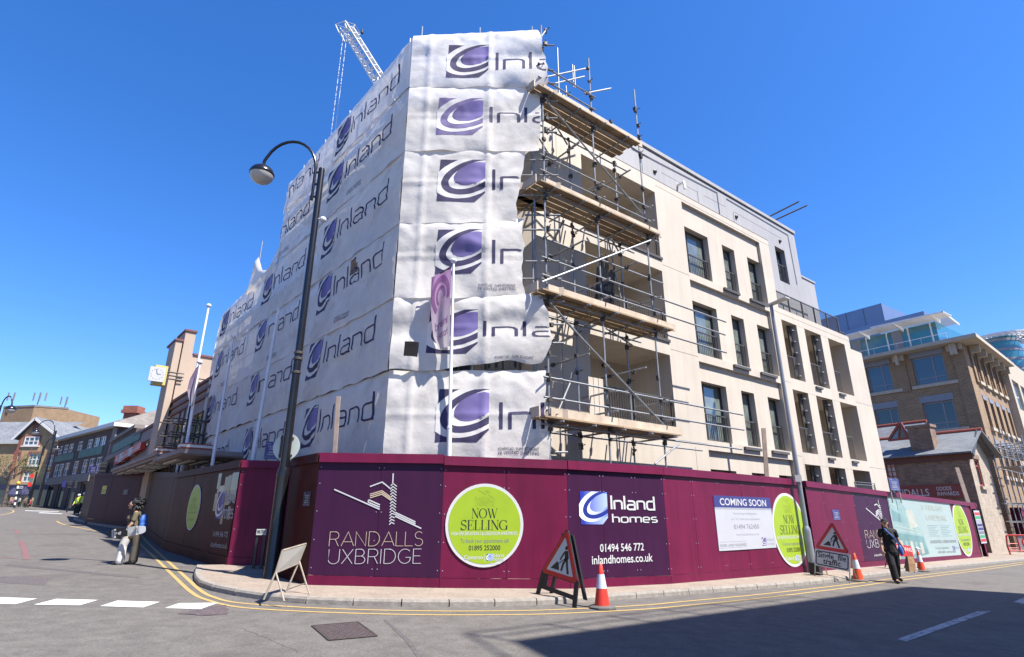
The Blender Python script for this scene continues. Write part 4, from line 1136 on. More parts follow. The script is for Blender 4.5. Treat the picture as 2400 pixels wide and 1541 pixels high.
for x, y0, y1 in ((1634, 449, 474), (1718, 498, 520), (1503, 365, 403)): strip(((x, y0), (x + 3, y1)), .03)
for x0, y0, x1, y1 in ((1550, 405, 1635, 451), (1650, 459, 1700, 485), (1720, 497, 1830, 559)): strip(((x0, y0), (x1, y1)), .012)
mb.build('recess_shade_line', M['grey_dark'], apt)  # dark strips on the face paint the shade of recess lines
window(fG, *gw, .3, apt, mull=(.45,), rail=True)
for x, y in ((1534, 403), (1725, 509), (1827, 566)):
    a, b = fG.on(x, y); mb = MB(); mb.lathe(fG.p(a, b, .002), [(.09, 0), (.09, .05), (.05, .08)], 12, axis=fG.n, ux=fG.u); mb.build('vent_outlet', M['black'], apt, smooth=40)
a, b = fG.on(1588, 435); mb = MB(); mb.path([fG.p(a, b, 0), fG.p(a, b, .3), fG.p(a - .02, b - .35, .34)], .06, 8); mb.build('overflow_pipe', M['white_metal'], apt, smooth=40)
railing(fA, 6.65, 12.95, 10.62, 11.52, -.12, apt, name='terrace_railing', posts_every=1.26, gap=.10)
railing(fA, 12.97, 13.6, 10.62, 10.82, -.12, apt, name='terrace_railing')
fC = Fr(fA.p(0, 0, -1.6), RDIR)
c0, c1, _, cz = fC.rect((1869, 667), (1902, 657), (1911, 725), (1880, 725)); _, cz = fC.on(1900, 658)
mb = MB(); mb.box(fC, c0, c1 + .35, 10.58, cz - .1, -.9, 0); mb.box(fC, c0 - .05, c1 + .4, cz - .1, cz, -.95, .05); tag(mb.build('roof_box', M['grey_clad'], apt), 'grey clad plant box on the terrace')
# roof slabs + inner mass so that no light leaks through
mb = MB()
pl = [CW[0], V((CW[1].x, CW[1].y, 0)), LW, LW + V((9, 7, 0)), fA.p(6.0, 0, -11), fA.p(6.0, 0, -.02)]
mb.face([V((p.x, p.y, 13.7)) for p in pl])
pl2 = [LW, LW2, LW2 + V((9, 7, 0)), LW + V((9, 7, 0))]
mb.face([V((p.x, p.y, 10.2)) for p in pl2])
mb.build('roof', M['grey_clad'], apt, recalc=False)
mb = MB()
b0 = [fA.p(-6.2, 0, -2.1), fA.p(14.5, 0, -2.1), fA.p(14.5, 0, -10.5), fA.p(-2.0, 0, -10.5)]
b0 = [V((p.x, p.y, -.6)) for p in b0]; mb.hexa(b0 + [V((p.x, p.y, 9.9)) for p in b0])
mb.build('core', M['stone_inner'], apt)
# a few windows on the corner wall, glimpsed below the torn sheet
fW = Fr((CW[1].x, 15.0, 0), V((1, 0, 0)))
for a0, a1 in ((.55, 1.25), (1.6, 2.6)): window(fW, a0, a1, 4.3, 6.2, -.08, apt, mull=(.5,))

# ---------------------------------------------------------------- scaffolding
scf = thing('scaffolding', 'galvanised tube scaffolding with timber platforms round the corner of the pale building', 'scaffolding', (0.9, 13.6, gz(.9, 13.6)))
T = .027
def tubes(name, segs, r=T, m=None, n=7):
    for p, q in segs:
        mb = MB(); mb.cyl(p, q, r, n=n); mb.build(name, m or M['galv'], scf, smooth=50)
S_OUT, S_IN, CO, CI = (-8.4, -6.35, -4.1), (-6.5, -4.35), 1.3, .4
LIFT = (3.85, 7.05, 10.2, 13.38)
jn = []                                                                   # coupler positions
top_z = (16.0, 15.95, 15.9)
std = [(fA.p(s, gz(*fA.p(s, 0, CO).xy), CO), fA.p(s, z, CO)) for s, z in zip(S_OUT, top_z)]
std += [(fA.p(s, -.1, CI), fA.p(s, 13.3, CI)) for s in S_IN] + [(fA.p(-8.05, -.1, .35), fA.p(-8.05, 15.4, .35))]
tubes('standard', std)
rail_end = ((.05, .1), (-.35, -.2), (-3.85, -3.85), (-6.2, -6.2))
brd_end = (-3.75, -3.6, -3.85, -4.45)
led, trn = [], []
for i, z in enumerate(LIFT):
    for dz, e in ((.52, rail_end[i][0]), (1.02, rail_end[i][1])): led.append((fA.p(-8.6, z + dz, CO + .06), fA.p(e, z + dz, CO + .06)))
    led.append((fA.p(-8.7, z - .12, CO + .05), fA.p((-.2, -.4, -3.6, -3.7)[i], z - .12, CO + .05)))
    led.append((fA.p(-8.3, z - .12, CI - .05), fA.p(-3.6 if i else -.9, z - .12, CI - .05)))
    for k in range(5):
        s = -8.25 + k * 1.08
        if s < brd_end[i]: trn.append((fA.p(s, z - .06, CI - .3), fA.p(s, z - .06, CO + .35)))
    for s in S_OUT:
        jn += [fA.p(s, z + d, CO + .03) for d in (-.12, .52, 1.02)] + [fA.p(s, z - .25, CO + .02)]
        for d in (.42, .95):
            if i < 3 and s > -7: trn.append((fA.p(s + .06, z + d, CI - .1), fA.p(s + .06, z + d, CO + .3)))
    for s in S_IN: jn += [fA.p(s, z - .12, CI), fA.p(s, z - .4, CI)]
for i, z in enumerate(LIFT):
    for s in (-7.4, -5.2):
        if i < 3: trn.append((fA.p(s, z + 1.72, CI - .35), fA.p(s, z + 1.72, CO + .45))); jn += [fA.p(s, z + 1.72, CO), fA.p(s, z + 1.72, CI)]
    if i == 1: led.append((fA.p(-8.7, z + 1.66, CO - .05), fA.p((-3.2, -3.4, -3.5)[i], z + 1.66, CO - .05)))
    for s in S_OUT + S_IN: jn.append(fA.p(s, z + 1.66, CO if s in S_OUT else CI))
tubes('ledger', led, n=6); tubes('transom', trn, n=6)
def onp(fr, c, *pp): return [fr.p(*fr.on(x, y, c), c) for x, y in pp]
br = [onp(fA, CO + .1, (1280, 237), (1506, 503)), onp(fA, CO + .12, (1271, 661), (1532, 561)), onp(fA, CO + .1, (1288, 709), (1369, 800)), onp(fA, CO + .1, (1322, 750), (1579, 1022)), onp(fA, CO + .12, (1535, 1088), (1591, 1041)),
      onp(fA, CI, (1402, 508), (1450, 590)), onp(fA, CI, (1420, 770), (1482, 810)), onp(fA, CI, (1270, 240), (1330, 340)), onp(fA, CI, (1300, 560), (1350, 460)), onp(fA, CI, (1310, 960), (1352, 860)), onp(fA, CI, (1300, 800), (1352, 690)), onp(fA, CI + .1, (1455, 700), (1425, 560))]
tubes('brace', br)
# boards: five planks to a platform, with a toe board
for i, z in enumerate(LIFT):
    mb = MB(); rnd = random.Random(i)
    for k in range(5):
        c0 = CI + .06 + k * .225; e = brd_end[i] + rnd.uniform(-.12, .12)
        cut = -6.4 + rnd.uniform(-.5, .5)
        mb.box(fA, -8.75, cut, z - .006 * (k % 2), z + .038, c0, c0 + .200, rnd.randrange(3)); mb.box(fA, cut + .02, e, z - .012 * rnd.random(), z + .036, c0, c0 + .200, rnd.randrange(3))
    mb.build('platform', [M['board'], M['board_b'], M['board_c']], scf)
    mb = MB(); s1 = -6.1 + .3 * (i % 2)
    mb.box(fA, -8.45, s1, z + .042, z + .265, CO + .095, CO + .133); mb.box(fA, s1 + .01, brd_end[i] + .35, z + .04, z + .26, CO + .10, CO + .138)
    mb.build('toe_board', M['ply'], scf)
    mb = MB(); mb.box(fA, -8.80, -8.76, z + .042, z + .28, CI, CO + .1); mb.box(Fr((-2.6, 13.62, 0), V((1, 0, 0))), 2.7, 3.95, z + .05, z + .27, .02, .055); mb.build('toe_board', M['ply'], scf)
fX = Fr((0, 13.62, 0), V((1, 0, 0)))                                       # corner face, behind the sheets
tubes('standard', [(V((x, 13.66, gz(x, 13.6))), V((x, 13.66, z))) for x, z in ((-2.8, 16.15), (-1.0, 16.1), (.62, 16.15))] + [(V((x, 14.6, gz(x, 14.6))), V((x, 14.6, 15.3))) for x in (-2.3, -.8)])
led = []
for z in LIFT:
    for dz, e in ((-.12, 1.35), (.52, 1.3), (1.02, 1.25)): led.append((V((-3.05, 13.6, z + dz)), V((e, 13.6, z + dz))))
    led.append((V((.3, 13.58, z + 1.95)), V((1.3, 13.58, z + 1.95)))) ; led.append((V((.35, 13.58, z - .75)), V((1.32, 13.58, z - .75))))
    jn += [V((.98, 13.5, z + d)) for d in (1.95, -.75, .1)]
tubes('ledger', led, n=6)
mb = MB()
for z in LIFT:
    for k in range(4): mb.box(fX, -2.6, .95, z, z + .036, -.36 - .225 * k, -.15 - .225 * k)
mb.build('platform', M['board'], scf)
# left face, behind the sheets
TL = 17.2
C0 = V((-2.97, 13.5, 0))
fL = Fr(C0 + LDIR * TL, -LDIR)                                             # a runs from the far end to the corner
lst = []
for i in range(9):
    t = .5 + i * 2.05; hi = 16.0 - .05 * t if t < 9.8 else 11.45
    lst.append((fL.p(TL - t, .0, -.12), fL.p(TL - t, hi, -.12)))
lst.append((fL.p(TL - 12.64, 10.5, -.05), fL.p(TL - 12.64, 13.55, -.05)))
tubes('standard', lst, n=6)
led = []
for z in LIFT:
    for dz in (-.12, .52, 1.02):
        t1 = 9.8 if z > 11 or (z > 10 and dz > .6) else 17.1
        led.append((fL.p(TL - t1, z + dz, -.07), fL.p(TL + .1, z + dz, -.07)))
tubes('ledger', led, n=6)
mb = MB()
for z in LIFT:
    t1 = 9.6 if z > 11 else 17.0
    for k in range(4): mb.box(fL, TL - t1, TL - .3, z, z + .036, -.36 - .225 * k, -.15 - .225 * k)
mb.build('platform', M['board'], scf)
# roof-level odds and ends: upper guard rails on the top platform return
sg = [onp(fA, CI, (1282, 181), (1374, 161)), onp(fA, CI, (1290, 199), (1370, 180)), onp(fA, CI, (1306, 113), (1310, 222)), onp(fA, CI - .3, (1341, 152), (1344, 205)), onp(fA, CI, (1345, 155), (1348, 206)), onp(fA, CO, (1370, 220), (1432, 208)), onp(fA, CO, (1268, 88), (1281, 70)), onp(fA, CI, (1326, 202), (1328, 232))]
tubes('guard_rail', sg, n=6)
for p in (fA.on(1376, 217, CO), fA.on(1376, 162, CO), fA.on(1280, 72, CO)): jn.append(fA.p(*p, CO))
mb = MB(); rnd = random.Random(5)
for p in jn:
    for k in range(2):
        q = p + V((rnd.uniform(-.03, .03), rnd.uniform(-.03, .03), rnd.uniform(-.06, .06)))
        f = Fr(q, V((math.cos(rnd.random() * 3), math.sin(rnd.random() * 3), 0)))
        s = rnd.uniform(.035, .055); mb.box(f, -s, s, -s, s, -s * .8, s * .8)
    if rnd.random() < .5:
        d = (fA.n * .16 + fA.u * rnd.uniform(-.08, .08) + V((0, 0, rnd.uniform(-.03, .06)))); mb.cyl(p, p + d, .014, n=5)
tag(mb.build('couplers', M['steel_rust'], scf), kind='stuff')
# bundle of steel studs and white panels standing on the platforms
t = thing('stud_bundle', 'bundle of dark steel studs leaning upright on a scaffold platform', 'steel studs', fA.p(-5.6, 7.1, .75))
mb = MB(); rnd = random.Random(9)
for k in range(20):
    s = -6.05 + (k % 10) * .07; c = .72 + (k // 10) * .08; h = 1.75 + rnd.uniform(-.25, .25) + (.5 if k in (2, 5) else 0)
    f = Fr(fA.p(s, 7.1, c), RDIR, V((RDIR.x * .13, RDIR.y * .13, 1)))
    mb.box(f, 0, .05, 0, h, -.03, -.026); mb.box(f, 0, .006, 0, h, -.026, .02); mb.box(f, .044, .05, 0, h, -.026, .02)
mb.build('studs', M['grey_dark'], t)
t = thing('panel_stack', 'two cream panels propped upright on the lowest scaffold platform', 'panels', fA.p(-5.9, 3.9, .8))
for k in range(3):
    mb = MB(); s = -6.35 + k * .19; mb.box(fA, s, s + .18, 3.9, 5.35, .62 + .01 * k, .65 + .01 * k); mb.build('panel', M['stone'], t)
# ---------------------------------------------------------------- printed sheeting
def nz(x, y, z=0.0): return noise.noise(V((x, y, z)))
class Sheet:
    def __init__(s, fr, a0, a1, z0, z1, seed, amp=.11, c0=.06):
        s.fr, s.a0, s.a1, s.z0, s.z1, s.sd, s.amp, s.c0 = fr, a0, a1, z0, z1, seed, amp, c0
    def lim(s, a):
        z0 = s.z0(a) if callable(s.z0) else s.z0; z1 = s.z1(a) if callable(s.z1) else s.z1
        return z0, z1
    def pt(s, a, z, off=0.0):
        z0, z1 = s.lim(a); v = min(1, max(0, (z - z0) / max(.01, z1 - z0))); sd = s.sd * 7.3
        ties = .5 + .5 * math.cos(2 * math.pi * (a / 1.0))                 # eyelets along the tubes
        b = abs(math.sin(2 * math.pi * v)) ** .75 * max(.05, .55 + 1.4 * nz(a * .55, z * .3, sd + 40))
        edge = (1 - abs(2 * v - 1)) ** .4; fr_ = (a / 1.9 + .3 * sd) % 1 - .5
        rg = lambda x, y, k: .5 - abs(nz(x, y, sd + k)) * 1.8                # sharp creases
        c = s.c0 + s.amp * b + .05 * nz(a * .6, z * .9, sd + 3) * edge
        c += (.036 * rg(a * .75 + z * .45, z * .6 - a * .2, 9) + .012 * rg(a * 1.9 - z * 1.1, z * 1.5, 20)) * edge + .008 * rg(a * 3.6 + z * 1.3, z * 3.1, 27) + .004 * nz(a * 9, z * 8, sd)
        pd = ((a + .35) / 1.78) % 1 - .5                                     # tubes behind press through
        c += .030 * math.exp(-(pd * 1.78 / .07) ** 2) + .028 * math.exp(-((v - .5) * (z1 - z0) / .06) ** 2)
        c += .016 * math.sin(2 * math.pi * (v * 4.5 + 5 * fr_ * fr_)) * max(0, v - .45) * (1 + nz(a, z, sd + 60))   # swags below the ties
        c += .07 * (1 - v) ** 7 * (.7 + nz(a * 1.3, sd, 4)) - .03 * v ** 9   # each sheet laps over the one below
        c -= .03 * ties * max(0, 1 - 7 * min(v, 1 - v))
        dz = -.05 * (1 - ties) * max(0, 1 - 5 * v) - .03 * (1 - ties) * max(0, 1 - 5 * (1 - v))
        return s.fr.p(a, z + dz * 1.0, c + off)
    def mesh(s, step=.09, hole=None):
        mb = MB(); A0 = min(s.a0(0), s.a0(.5), s.a0(1)) if callable(s.a0) else s.a0
        nu = int(((s.a1(.5) if callable(s.a1) else s.a1) - A0) / step) + 1
        zz0, zz1 = s.lim(((s.a1(.5) if callable(s.a1) else s.a1) + A0) / 2); nv = max(6, int((zz1 - zz0) / step))
        vs = []
        for j in range(nv + 1):
            v = j / nv
            e0 = s.a0(v) if callable(s.a0) else s.a0; e1 = s.a1(v) if callable(s.a1) else s.a1
            for i in range(nu + 1):
                a = e0 + (e1 - e0) * i / nu; z0, z1 = s.lim(a)
                vs.append(s.pt(a, z0 + (z1 - z0) * v))
        fs = []
        for j in range(nv):
            for i in range(nu):
                if hole:
                    e0 = s.a0(j / nv) if callable(s.a0) else s.a0; e1 = s.a1(j / nv) if callable(s.a1) else s.a1
                    a = e0 + (e1 - e0) * (i + .5) / nu; z0, z1 = s.lim(a); z = z0 + (z1 - z0) * (j + .5) / nv
                    if hole[0] < a < hole[1] and hole[2] < z < hole[3]: continue
                k = j * (nu + 1) + i; fs.append((k, k + 1, k + nu + 2, k + nu + 1))
        mb.add(vs, fs); return mb
    def inside(s, a, z):
        z0, z1 = s.lim(a); v = (z - z0) / (z1 - z0)
        e0 = s.a0(min(1, max(0, v))) if callable(s.a0) else s.a0; e1 = s.a1(min(1, max(0, v))) if callable(s.a1) else s.a1
        return e0 <= a <= e1 and z0 + .02 <= z <= z1 - .02
    def stroke(s, mb, quad, off, m):
        """one flat quad laid on the cloth, cut fine enough to follow the folds"""
        (x0, y0), (x1, y1), (x2, y2), (x3, y3) = quad
        L = max(math.hypot(x1 - x0, y1 - y0), math.hypot(x2 - x3, y2 - y3)); n = max(1, int(L / .06))
        for i in range(n):
            for h0, h1 in ((0, .5), (.5, 1)):
                def P(k, h):
                    ax, ay = x0 + (x1 - x0) * k, y0 + (y1 - y0) * k; bx, by = x3 + (x2 - x3) * k, y3 + (y2 - y3) * k
                    return ax + (bx - ax) * h, ay + (by - ay) * h
                q = [P(i / n, h0), P((i + 1) / n, h0), P((i + 1) / n, h1), P(i / n, h1)]
                if all(s.inside(*k) for k in q): mb.face([s.pt(*k, off) for k in q], m)
    def region(s, mb, poly, off, m, A0, Z0, W, H):
        """fill a polygon of the unit emblem square with fine cells"""
        bm = bmesh.new(); vv = [bm.verts.new((x, y, 0)) for x, y in poly]; bm.faces.new(vv)
        for ax in (0, 1):
            for k in range(1, 18):
                no = (1, 0, 0) if ax == 0 else (0, 1, 0); co = (k / 18, 0, 0) if ax == 0 else (0, k / 18, 0)
                bmesh.ops.bisect_plane(bm, geom=bm.verts[:] + bm.edges[:] + bm.faces[:], plane_co=co, plane_no=no)
        for f in bm.faces:
            uv = [(v.co.x, v.co.y) for v in f.verts]; q = [(A0 + x * W, Z0 + y * H) for x, y in uv]
            if all(s.inside(*k) for k in q): mb.face([s.pt(*k, off) for k in q], m, uv)
        bm.free()
PM = [M['print'], M['print_grad'], M['print_white'], M['print_fade']]
def print_on(sh, tx0, tx1, base, cap, lx0, lx1, lz0, lz1, word='Inland', faint=False, small=None):
    mb = MB(); mb.cut('lettering'); q, W = strokes(RN, word, 1.0, .078)
    k = (tx1 - tx0) / (W - .2)
    for quad in q: sh.stroke(mb, [(tx0 + x * k, base + y * cap) for x, y in quad], .007, 0)
    mb.cut('emblem')
    for i, (poly, nm) in enumerate(logo_layers()):
        poly = clip(poly, 0, 0.0, False)
        m = dict(square=3 if faint else 0, light=2, ring=3 if faint else 0, light2=2, core=1)[nm]
        if nm == 'square': poly = [(0, 0), (.78, 0), (1, .22), (1, 1), (0.04, 1)]
        sh.region(mb, poly, .006 + .004 * i, m, lx0, lz0, lx1 - lx0, lz1 - lz0)
    if small:
        a, z, w = small; mb.cut('maker_text')
        for j, st in enumerate(('POWERCLAD    FLAME RETARDANT', 'FR VENTED SHEETING')):
            vs, fs = txt(st, 1); ww = max(v[0] for v in vs); kk = w / ww
            pts = [(a + x * kk, z - j * .09 + y * .1) for x, y in vs]
            if all(sh.inside(*p) for p in pts): mb.add([sh.pt(*p, .008) for p in pts], fs, 0)
    return mb
ROWS = ((13.62, 15.66), (11.42, 13.76), (9.14, 11.6), (6.98, 9.3), (5.08, 7.14), (2.85, 5.08))
ORD = ('topmost', 'second from the top', 'third from the top', 'third from the bottom', 'second from the bottom', 'lowest')
fCh = Fr((-2.99, 13.5, 0), V((1, 0, 0)))
ends = (3.98, 3.95, 3.38, 3.28, 3.72, 3.82)
chl = ((1047, 1145, 105, 183), (1024, 1132, 232, 318), (1026, 1137, 374, 473), (1021, 1129, 540, 642), (1001, 1120, 727, 829), (1022, 1146, 912, 1037))
chi = ((1165, 123, 166), (1151, 252, 287), (1157, 396, 443), (1157, 565, 619), (1136, 754, 789), (1174, 943, 1006))
for i, (z0, z1) in enumerate(ROWS):
    e = ends[i]
    ef = (lambda e, i: (lambda v: e + .16 * nz(v * 2.2, i * 3.1) + .07 * nz(v * 7, i * 1.7) + (.30 * math.sin(v * 3.14) if i == 4 else 0) - (.22 * max(0, v - .72) / .28 if i == 0 else 0) - (.22 * (1 - v) if i in (1, 2) else 0)))(e, i)
    zb = z0 if i != 4 else (lambda a: 5.08 + .20 * min(1, max(0, (a - 1.2) / 1.2)) + .03 * math.sin(a * 5))
    zt = (lambda a: 15.62 + .06 * a) if i == 0 else z1
    sh = Sheet(fCh, -.02, ef, zb, zt, i + 1, .10 if i in (0, 3, 4) else .035)
    t = thing('scaffold_sheet', 'white printed sheet on the sunlit corner face, ' + ORD[i] + ' of six', 'scaffold sheet', fCh.p(1.9, z0), 'printed sheets on the scaffolding')
    sh.mesh(hole=(.35, .68, 5.42, 5.80) if i == 4 else None, step=.07).build('cloth', M['sheet'], t, smooth=180, recalc=False)
    lx0, lx1, ly0, ly1 = chl[i]
    q = fCh.rect((lx0, ly0), (lx1, ly0), (lx1, ly1), (lx0, ly1), c=.1)
    ix, iy0, iy1 = chi[i]; ia, ib = fCh.on(ix, iy1, .1); _, ic = fCh.on(ix, iy0, .1)
    print_on(sh, ia, ia + 3.35, ib, ic - ib, q[0], q[1], q[2], q[3], faint=i in (1, ), small=(e - 1.15, z0 + .28, .95) if i > 0 else None).build_parts(PM, t, True)
# left face rows: (text start t, base z), emblem
LEFTP = {0: (14.22, ((.62, 3.75, 5.0), (6.55, 9.6, 10.6))), 1: (12.5, ((.85, 3.95, 5.35), (6.9, 9.9, 11.0))), 2: (10.25, ((.8, 3.95, 5.2), (6.7, 9.75, 11.0), (12.35, 15.4, 16.6))),
         3: (8.2, ((.75, 3.85, 5.05), (6.6, 9.6, 10.8), (12.4, 15.4, 16.5))), 4: (6.05, ((.85, 3.95, 5.2), (6.6, 9.7, 10.8), (12.4, 15.4, 16.4))), 5: (3.95, ((.6, 3.8, 5.0), (6.6, 9.5, 10.5), (12.4, 14.8, 15.6)))}
for i, (z0, z1) in enumerate(ROWS):
    T1 = 9.75 if i < 2 else 17.1 - (.4 * (i - 2)) * (i > 2)
    af = (lambda T1, i: (lambda v: TL - T1 + .14 * nz(v * 2.5, i * 2.3 + 9) + .06 * nz(v * 8, i)))(T1, i)
    zt = (lambda a: 15.62 - .052 * (TL - a)) if i == 0 else ((lambda a: z1_ - .045 * max(0, TL - a - 9.5)) if i == 2 else z1)
    if i == 2: z1_ = z1
    sh = Sheet(fL, af, TL + .02, z0, zt, 11 + i, .03)
    t = thing('scaffold_sheet', 'long white printed sheet on the shaded left face, ' + ORD[i] + ' of six', 'scaffold sheet', fL.p(TL / 2, z0), 'printed sheets on the scaffolding')
    sh.mesh(hole=(TL - 2.75, TL - 2.32, 8.45, 8.95) if i == 3 else None, step=.10).build('cloth', M['sheet'], t, smooth=180, recalc=False)
    base, pr = LEFTP[i]; mbs = None
    for (ta, tb, tc) in pr:
        m1 = print_on(sh, TL - tb, TL - ta, base, .68, TL - tc, TL - tb - .22, base - .35, base + .85, small=(TL - tb + .4, z0 + .3, .95) if i in (1, 3) else None)
        if m1.f: m1.build_parts(PM, t, True)
# the torn sheet swooping down to the lower scaffold
sh = Sheet(fL, TL - 13.05, TL - 9.5, 11.0, lambda a: (lambda t: 12.75 - 1.15 * math.sin(min(1, (t - 9.5) / 3.05) * math.pi) ** .8 if t < 12.6 else 12.8 - (t - 12.6) * 3.6)(TL - a), 31, .12)
tag(sh.mesh(.08).build('scaffold_sheet', M['sheet'], loc=fL.p(TL - 11, 11), smooth=180, recalc=False), 'loose white sheet swooping from a single pole at the step in the scaffold', 'scaffold sheet', 'printed sheets on the scaffolding')
# sheet wrapping the far end of the scaffold
fE = Fr(fL.p(TL - 17.0, 0, 0) + V((.75, .66, 0)) * 2.2, -V((.75, .66, 0)))
sh = Sheet(fE, 0, 2.3, 4.2, 10.9, 41, .14, .05)
tag(sh.mesh(.12).build('scaffold_sheet', M['sheet'], loc=fE.p(1, 4.2), smooth=180, recalc=False), 'plain white sheet closing the far end of the wrapped scaffold', 'scaffold sheet', 'printed sheets on the scaffolding')
# ---------------------------------------------------------------- street lamps and poles
def swan_lamp(name_lab, loc, H, ra=.10, base_h=2.2, arm=-1.35, rise=1.0, full=True, scale=1.0, cat='street lamp', grp='black swan-neck street lamps'):
    t = thing('street_lamp', name_lab, cat, loc, grp)
    g = V(loc)
    n = 16 if full else 8
    mb = MB(); mb.lathe(g, [(.175, -.05), (.175, .05), (.15, .12), (.145, base_h - .1), (.15, base_h), (ra + .01, base_h + .14)], n); mb.build('base', M['black_gloss'], t, smooth=40)
    mb = MB(); mb.lathe(g, [(ra, base_h + .13), (ra * .86, H * .55), (ra * .85, H * .55 + .02), (ra * .80, H - .04), (ra * .75, H)], n); mb.build('column', M['black_gloss'], t, smooth=40)
    sx = 1 if arm > 0 else -1; a = abs(arm); x0 = g.x + sx * (ra + .07); pts = [V((x0, g.y, g.z + H - 1.0)), V((x0, g.y, g.z + H - .05))]
    cx = x0 + sx * a * .46; r1 = a * .46
    for k in range(1, 13):
        th = math.radians(152) * k / 12
        pts.append(V((cx - sx * r1 * math.cos(th) * (1.0), g.y, g.z + H - .05 + rise * math.sin(th))))
    ex = pts[-1].x; pts.append(V((ex + sx * .06, g.y, pts[-1].z - .12))); pts.append(V((ex + sx * .08, g.y, pts[-1].z - .16)))
    mb = MB(); mb.path(pts, .042, 8)
    for dz in (.9, .5, .12): mb.cyl(V((x0, g.y, g.z + H - dz)), V((g.x, g.y, g.z + H - dz)), .03, n=6)
    mb.build('arm', M['black_gloss'], t, smooth=60)
    lx, lz = pts[-1].x, pts[-1].z
    o = V((lx, g.y, lz))
    mb = MB(); mb.lathe(o, [(.02, .06), (.05, .02), (.06, -.02), (.17, -.06), (.27, -.14), (.325, -.24), (.335, -.30), (.32, -.33)], 20); lan = mb.build('lantern', M['black_gloss'], t, smooth=60)
    mb = MB(); mb.lathe(o, [(.318, -.325), (.29, -.43), (.20, -.53), (.09, -.58), (.01, -.59)], 20); mb.build('lens', M['lens'], lan, smooth=80)
    return t
lb = at_ground(632, 1368)
lamp = swan_lamp('tall black swan-neck street lamp rising in front of the wrapped scaffolding', (lb.x, lb.y, gz(lb.x, lb.y) + .1), 10.55, .105, 2.25, -1.62, .95)
mb = MB()
p = at_depth(757, 515, lb.y); mb.ell(p, .09, .09, .08); mb.cyl(p + V((0, 0, .02)), V((lb.x, lb.y, p.z + .02)), .02, n=6); mb.build('sensor', M['white_metal'], lamp, smooth=60)
mb = MB()
for z in (5.0, 5.35, 5.5): mb.lathe(V((lb.x, lb.y, z)), [(.1, 0), (.112, .01), (.112, .06), (.1, .07)], 12)
mb.build('band', M['steel_rust'], lamp)
for px, py, h, lab in ((87, 1184, 0, 'tall black street lamp in front of the yellow brick gable'), (66, 1186, 0, 'shorter black street lamp beside the taller one by the gable')):
    Y = 56 if px > 80 else 62
    base = at_depth(px, py, Y); top = at_depth(126 if px > 80 else 98, 1010 if px > 80 else 1046, Y)
    swan_lamp(lab, (base.x, base.y, base.z), top.z - base.z, .10, 2.0, -2.0 if px > 80 else 1.4, 1.1 if px > 80 else .9, False)
b = at_depth(-72, 1190, 40); swan_lamp('black street lamp at the left edge with only its lantern in view', (b.x, b.y, b.z), at_depth(0, 950, 40).z - b.z, .1, 2.0, .75, .7, False)
# round sign seen from behind, clamped to the lamp
c = at_depth(671, 1048, lb.y + .16); r = .325
t = thing('traffic_sign', 'back of a round pale traffic sign clamped to the tall black lamp', 'traffic sign', c)
fs = Fr(c, V((1, -.05, 0)))
mb = MB(); mb.prism(fs, [(r * math.cos(i * math.pi / 20), r * math.sin(i * math.pi / 20)) for i in range(40)], -.012, 0); mb.build('plate', M['sign_back'], t)
mb = MB()
for dz in (-.20, .20): mb.box(fs, -.15, .17, dz - .02, dz + .02, .003, .04)
mb.box(fs, -.13, -.08, -.27, .27, .041, .06); mb.build('clamp', M['steel_rust'], t)
# grey lamp column on the right
l2 = at_ground(1907, 1352); top = at_depth(1811, 715, l2.y)
t = thing('street_lamp', 'slim grey street lamp with flat lantern in front of the pale building', 'street lamp', (l2.x, l2.y, l2.z))
g = V((l2.x, l2.y, gz(l2.x, l2.y) + .1))
mb = MB(); mb.lathe(g, [(.13, -.05), (.125, 1.25), (.12, 1.32), (.08, 1.42)], 14); mb.build('base', M['grey_metal'], t, smooth=40)
mb = MB(); mb.lathe(g, [(.082, 1.4), (.07, 5), (.06, top.z - g.z)], 12); mb.build('column', M['grey_metal'], t, smooth=40)
mb = MB(); mb.box(Fr((g.x, g.y, 0), V((1, -.2, 0))), -.12, .08, 2.78, 3.0, .09, .1); mb.build('plate', M['sign_white'], t)
q = V((g.x, g.y, top.z)); e = at_depth(1842, 700, l2.y - .5)
d = (e - q).normalized(); side = d.cross(V((0, 0, 1))).normalized(); up = side.cross(d)
mb = MB(); st = q - d * .18
mb.hexa([st - side * .06 - up * .03, st + d * .85 - side * .15 - up * .02, st + d * .85 + side * .15 - up * .02, st + side * .06 - up * .03, st - side * .05 + up * .06, st + d * .85 - side * .13 + up * .03, st + d * .85 + side * .13 + up * .03, st + side * .05 + up * .06])
mb.build('lantern', M['lens'], t)
# flagpoles
def flagpole(lab, bx, by, tx, ty, Y, r0=.06, r1=.035, ball=True, tilt=True):
    top = at_depth(tx, ty, Y); b = at_depth(bx, by, Y)
    d = (top - b); ext = b - d * ((b.z - gz(b.x, b.y)) / d.z)
    t = thing('flagpole', lab, 'flagpole', ext, 'white flagpoles behind the hoarding')
    jz = .45
    mb = MB(); mb.path([ext, ext.lerp(top, jz), ext.lerp(top, jz) , ext.lerp(top, jz + .01), top], [r0, r0, r0 + .008, r1 + .008, r1], 10); mb.build('pole', M['white_metal'], t, smooth=50)
    if ball: mb = MB(); mb.ell(top + V((0, 0, .05)), r1 * 2.4, r1 * 2.4, r1 * 1.9, 12, 8); mb.build('finial', M['white_metal'], t, smooth=80)
    return t, ext, top
Yp = 13.35
f1, e1, t1 = flagpole('white flagpole flying a purple flag in front of the corner sheets', 1052, 1065, 1063, 616, 13.28)
f2, e2, t2 = flagpole('bare white flagpole nearest the black lamp post, left of it', 593, 1075, 654, 720, 17.0, .065, .045, False)
f3, e3, t3 = flagpole('slim white flagpole against the lower left sheets', 499, 1080, 546, 793, 19.5, .055, .04)
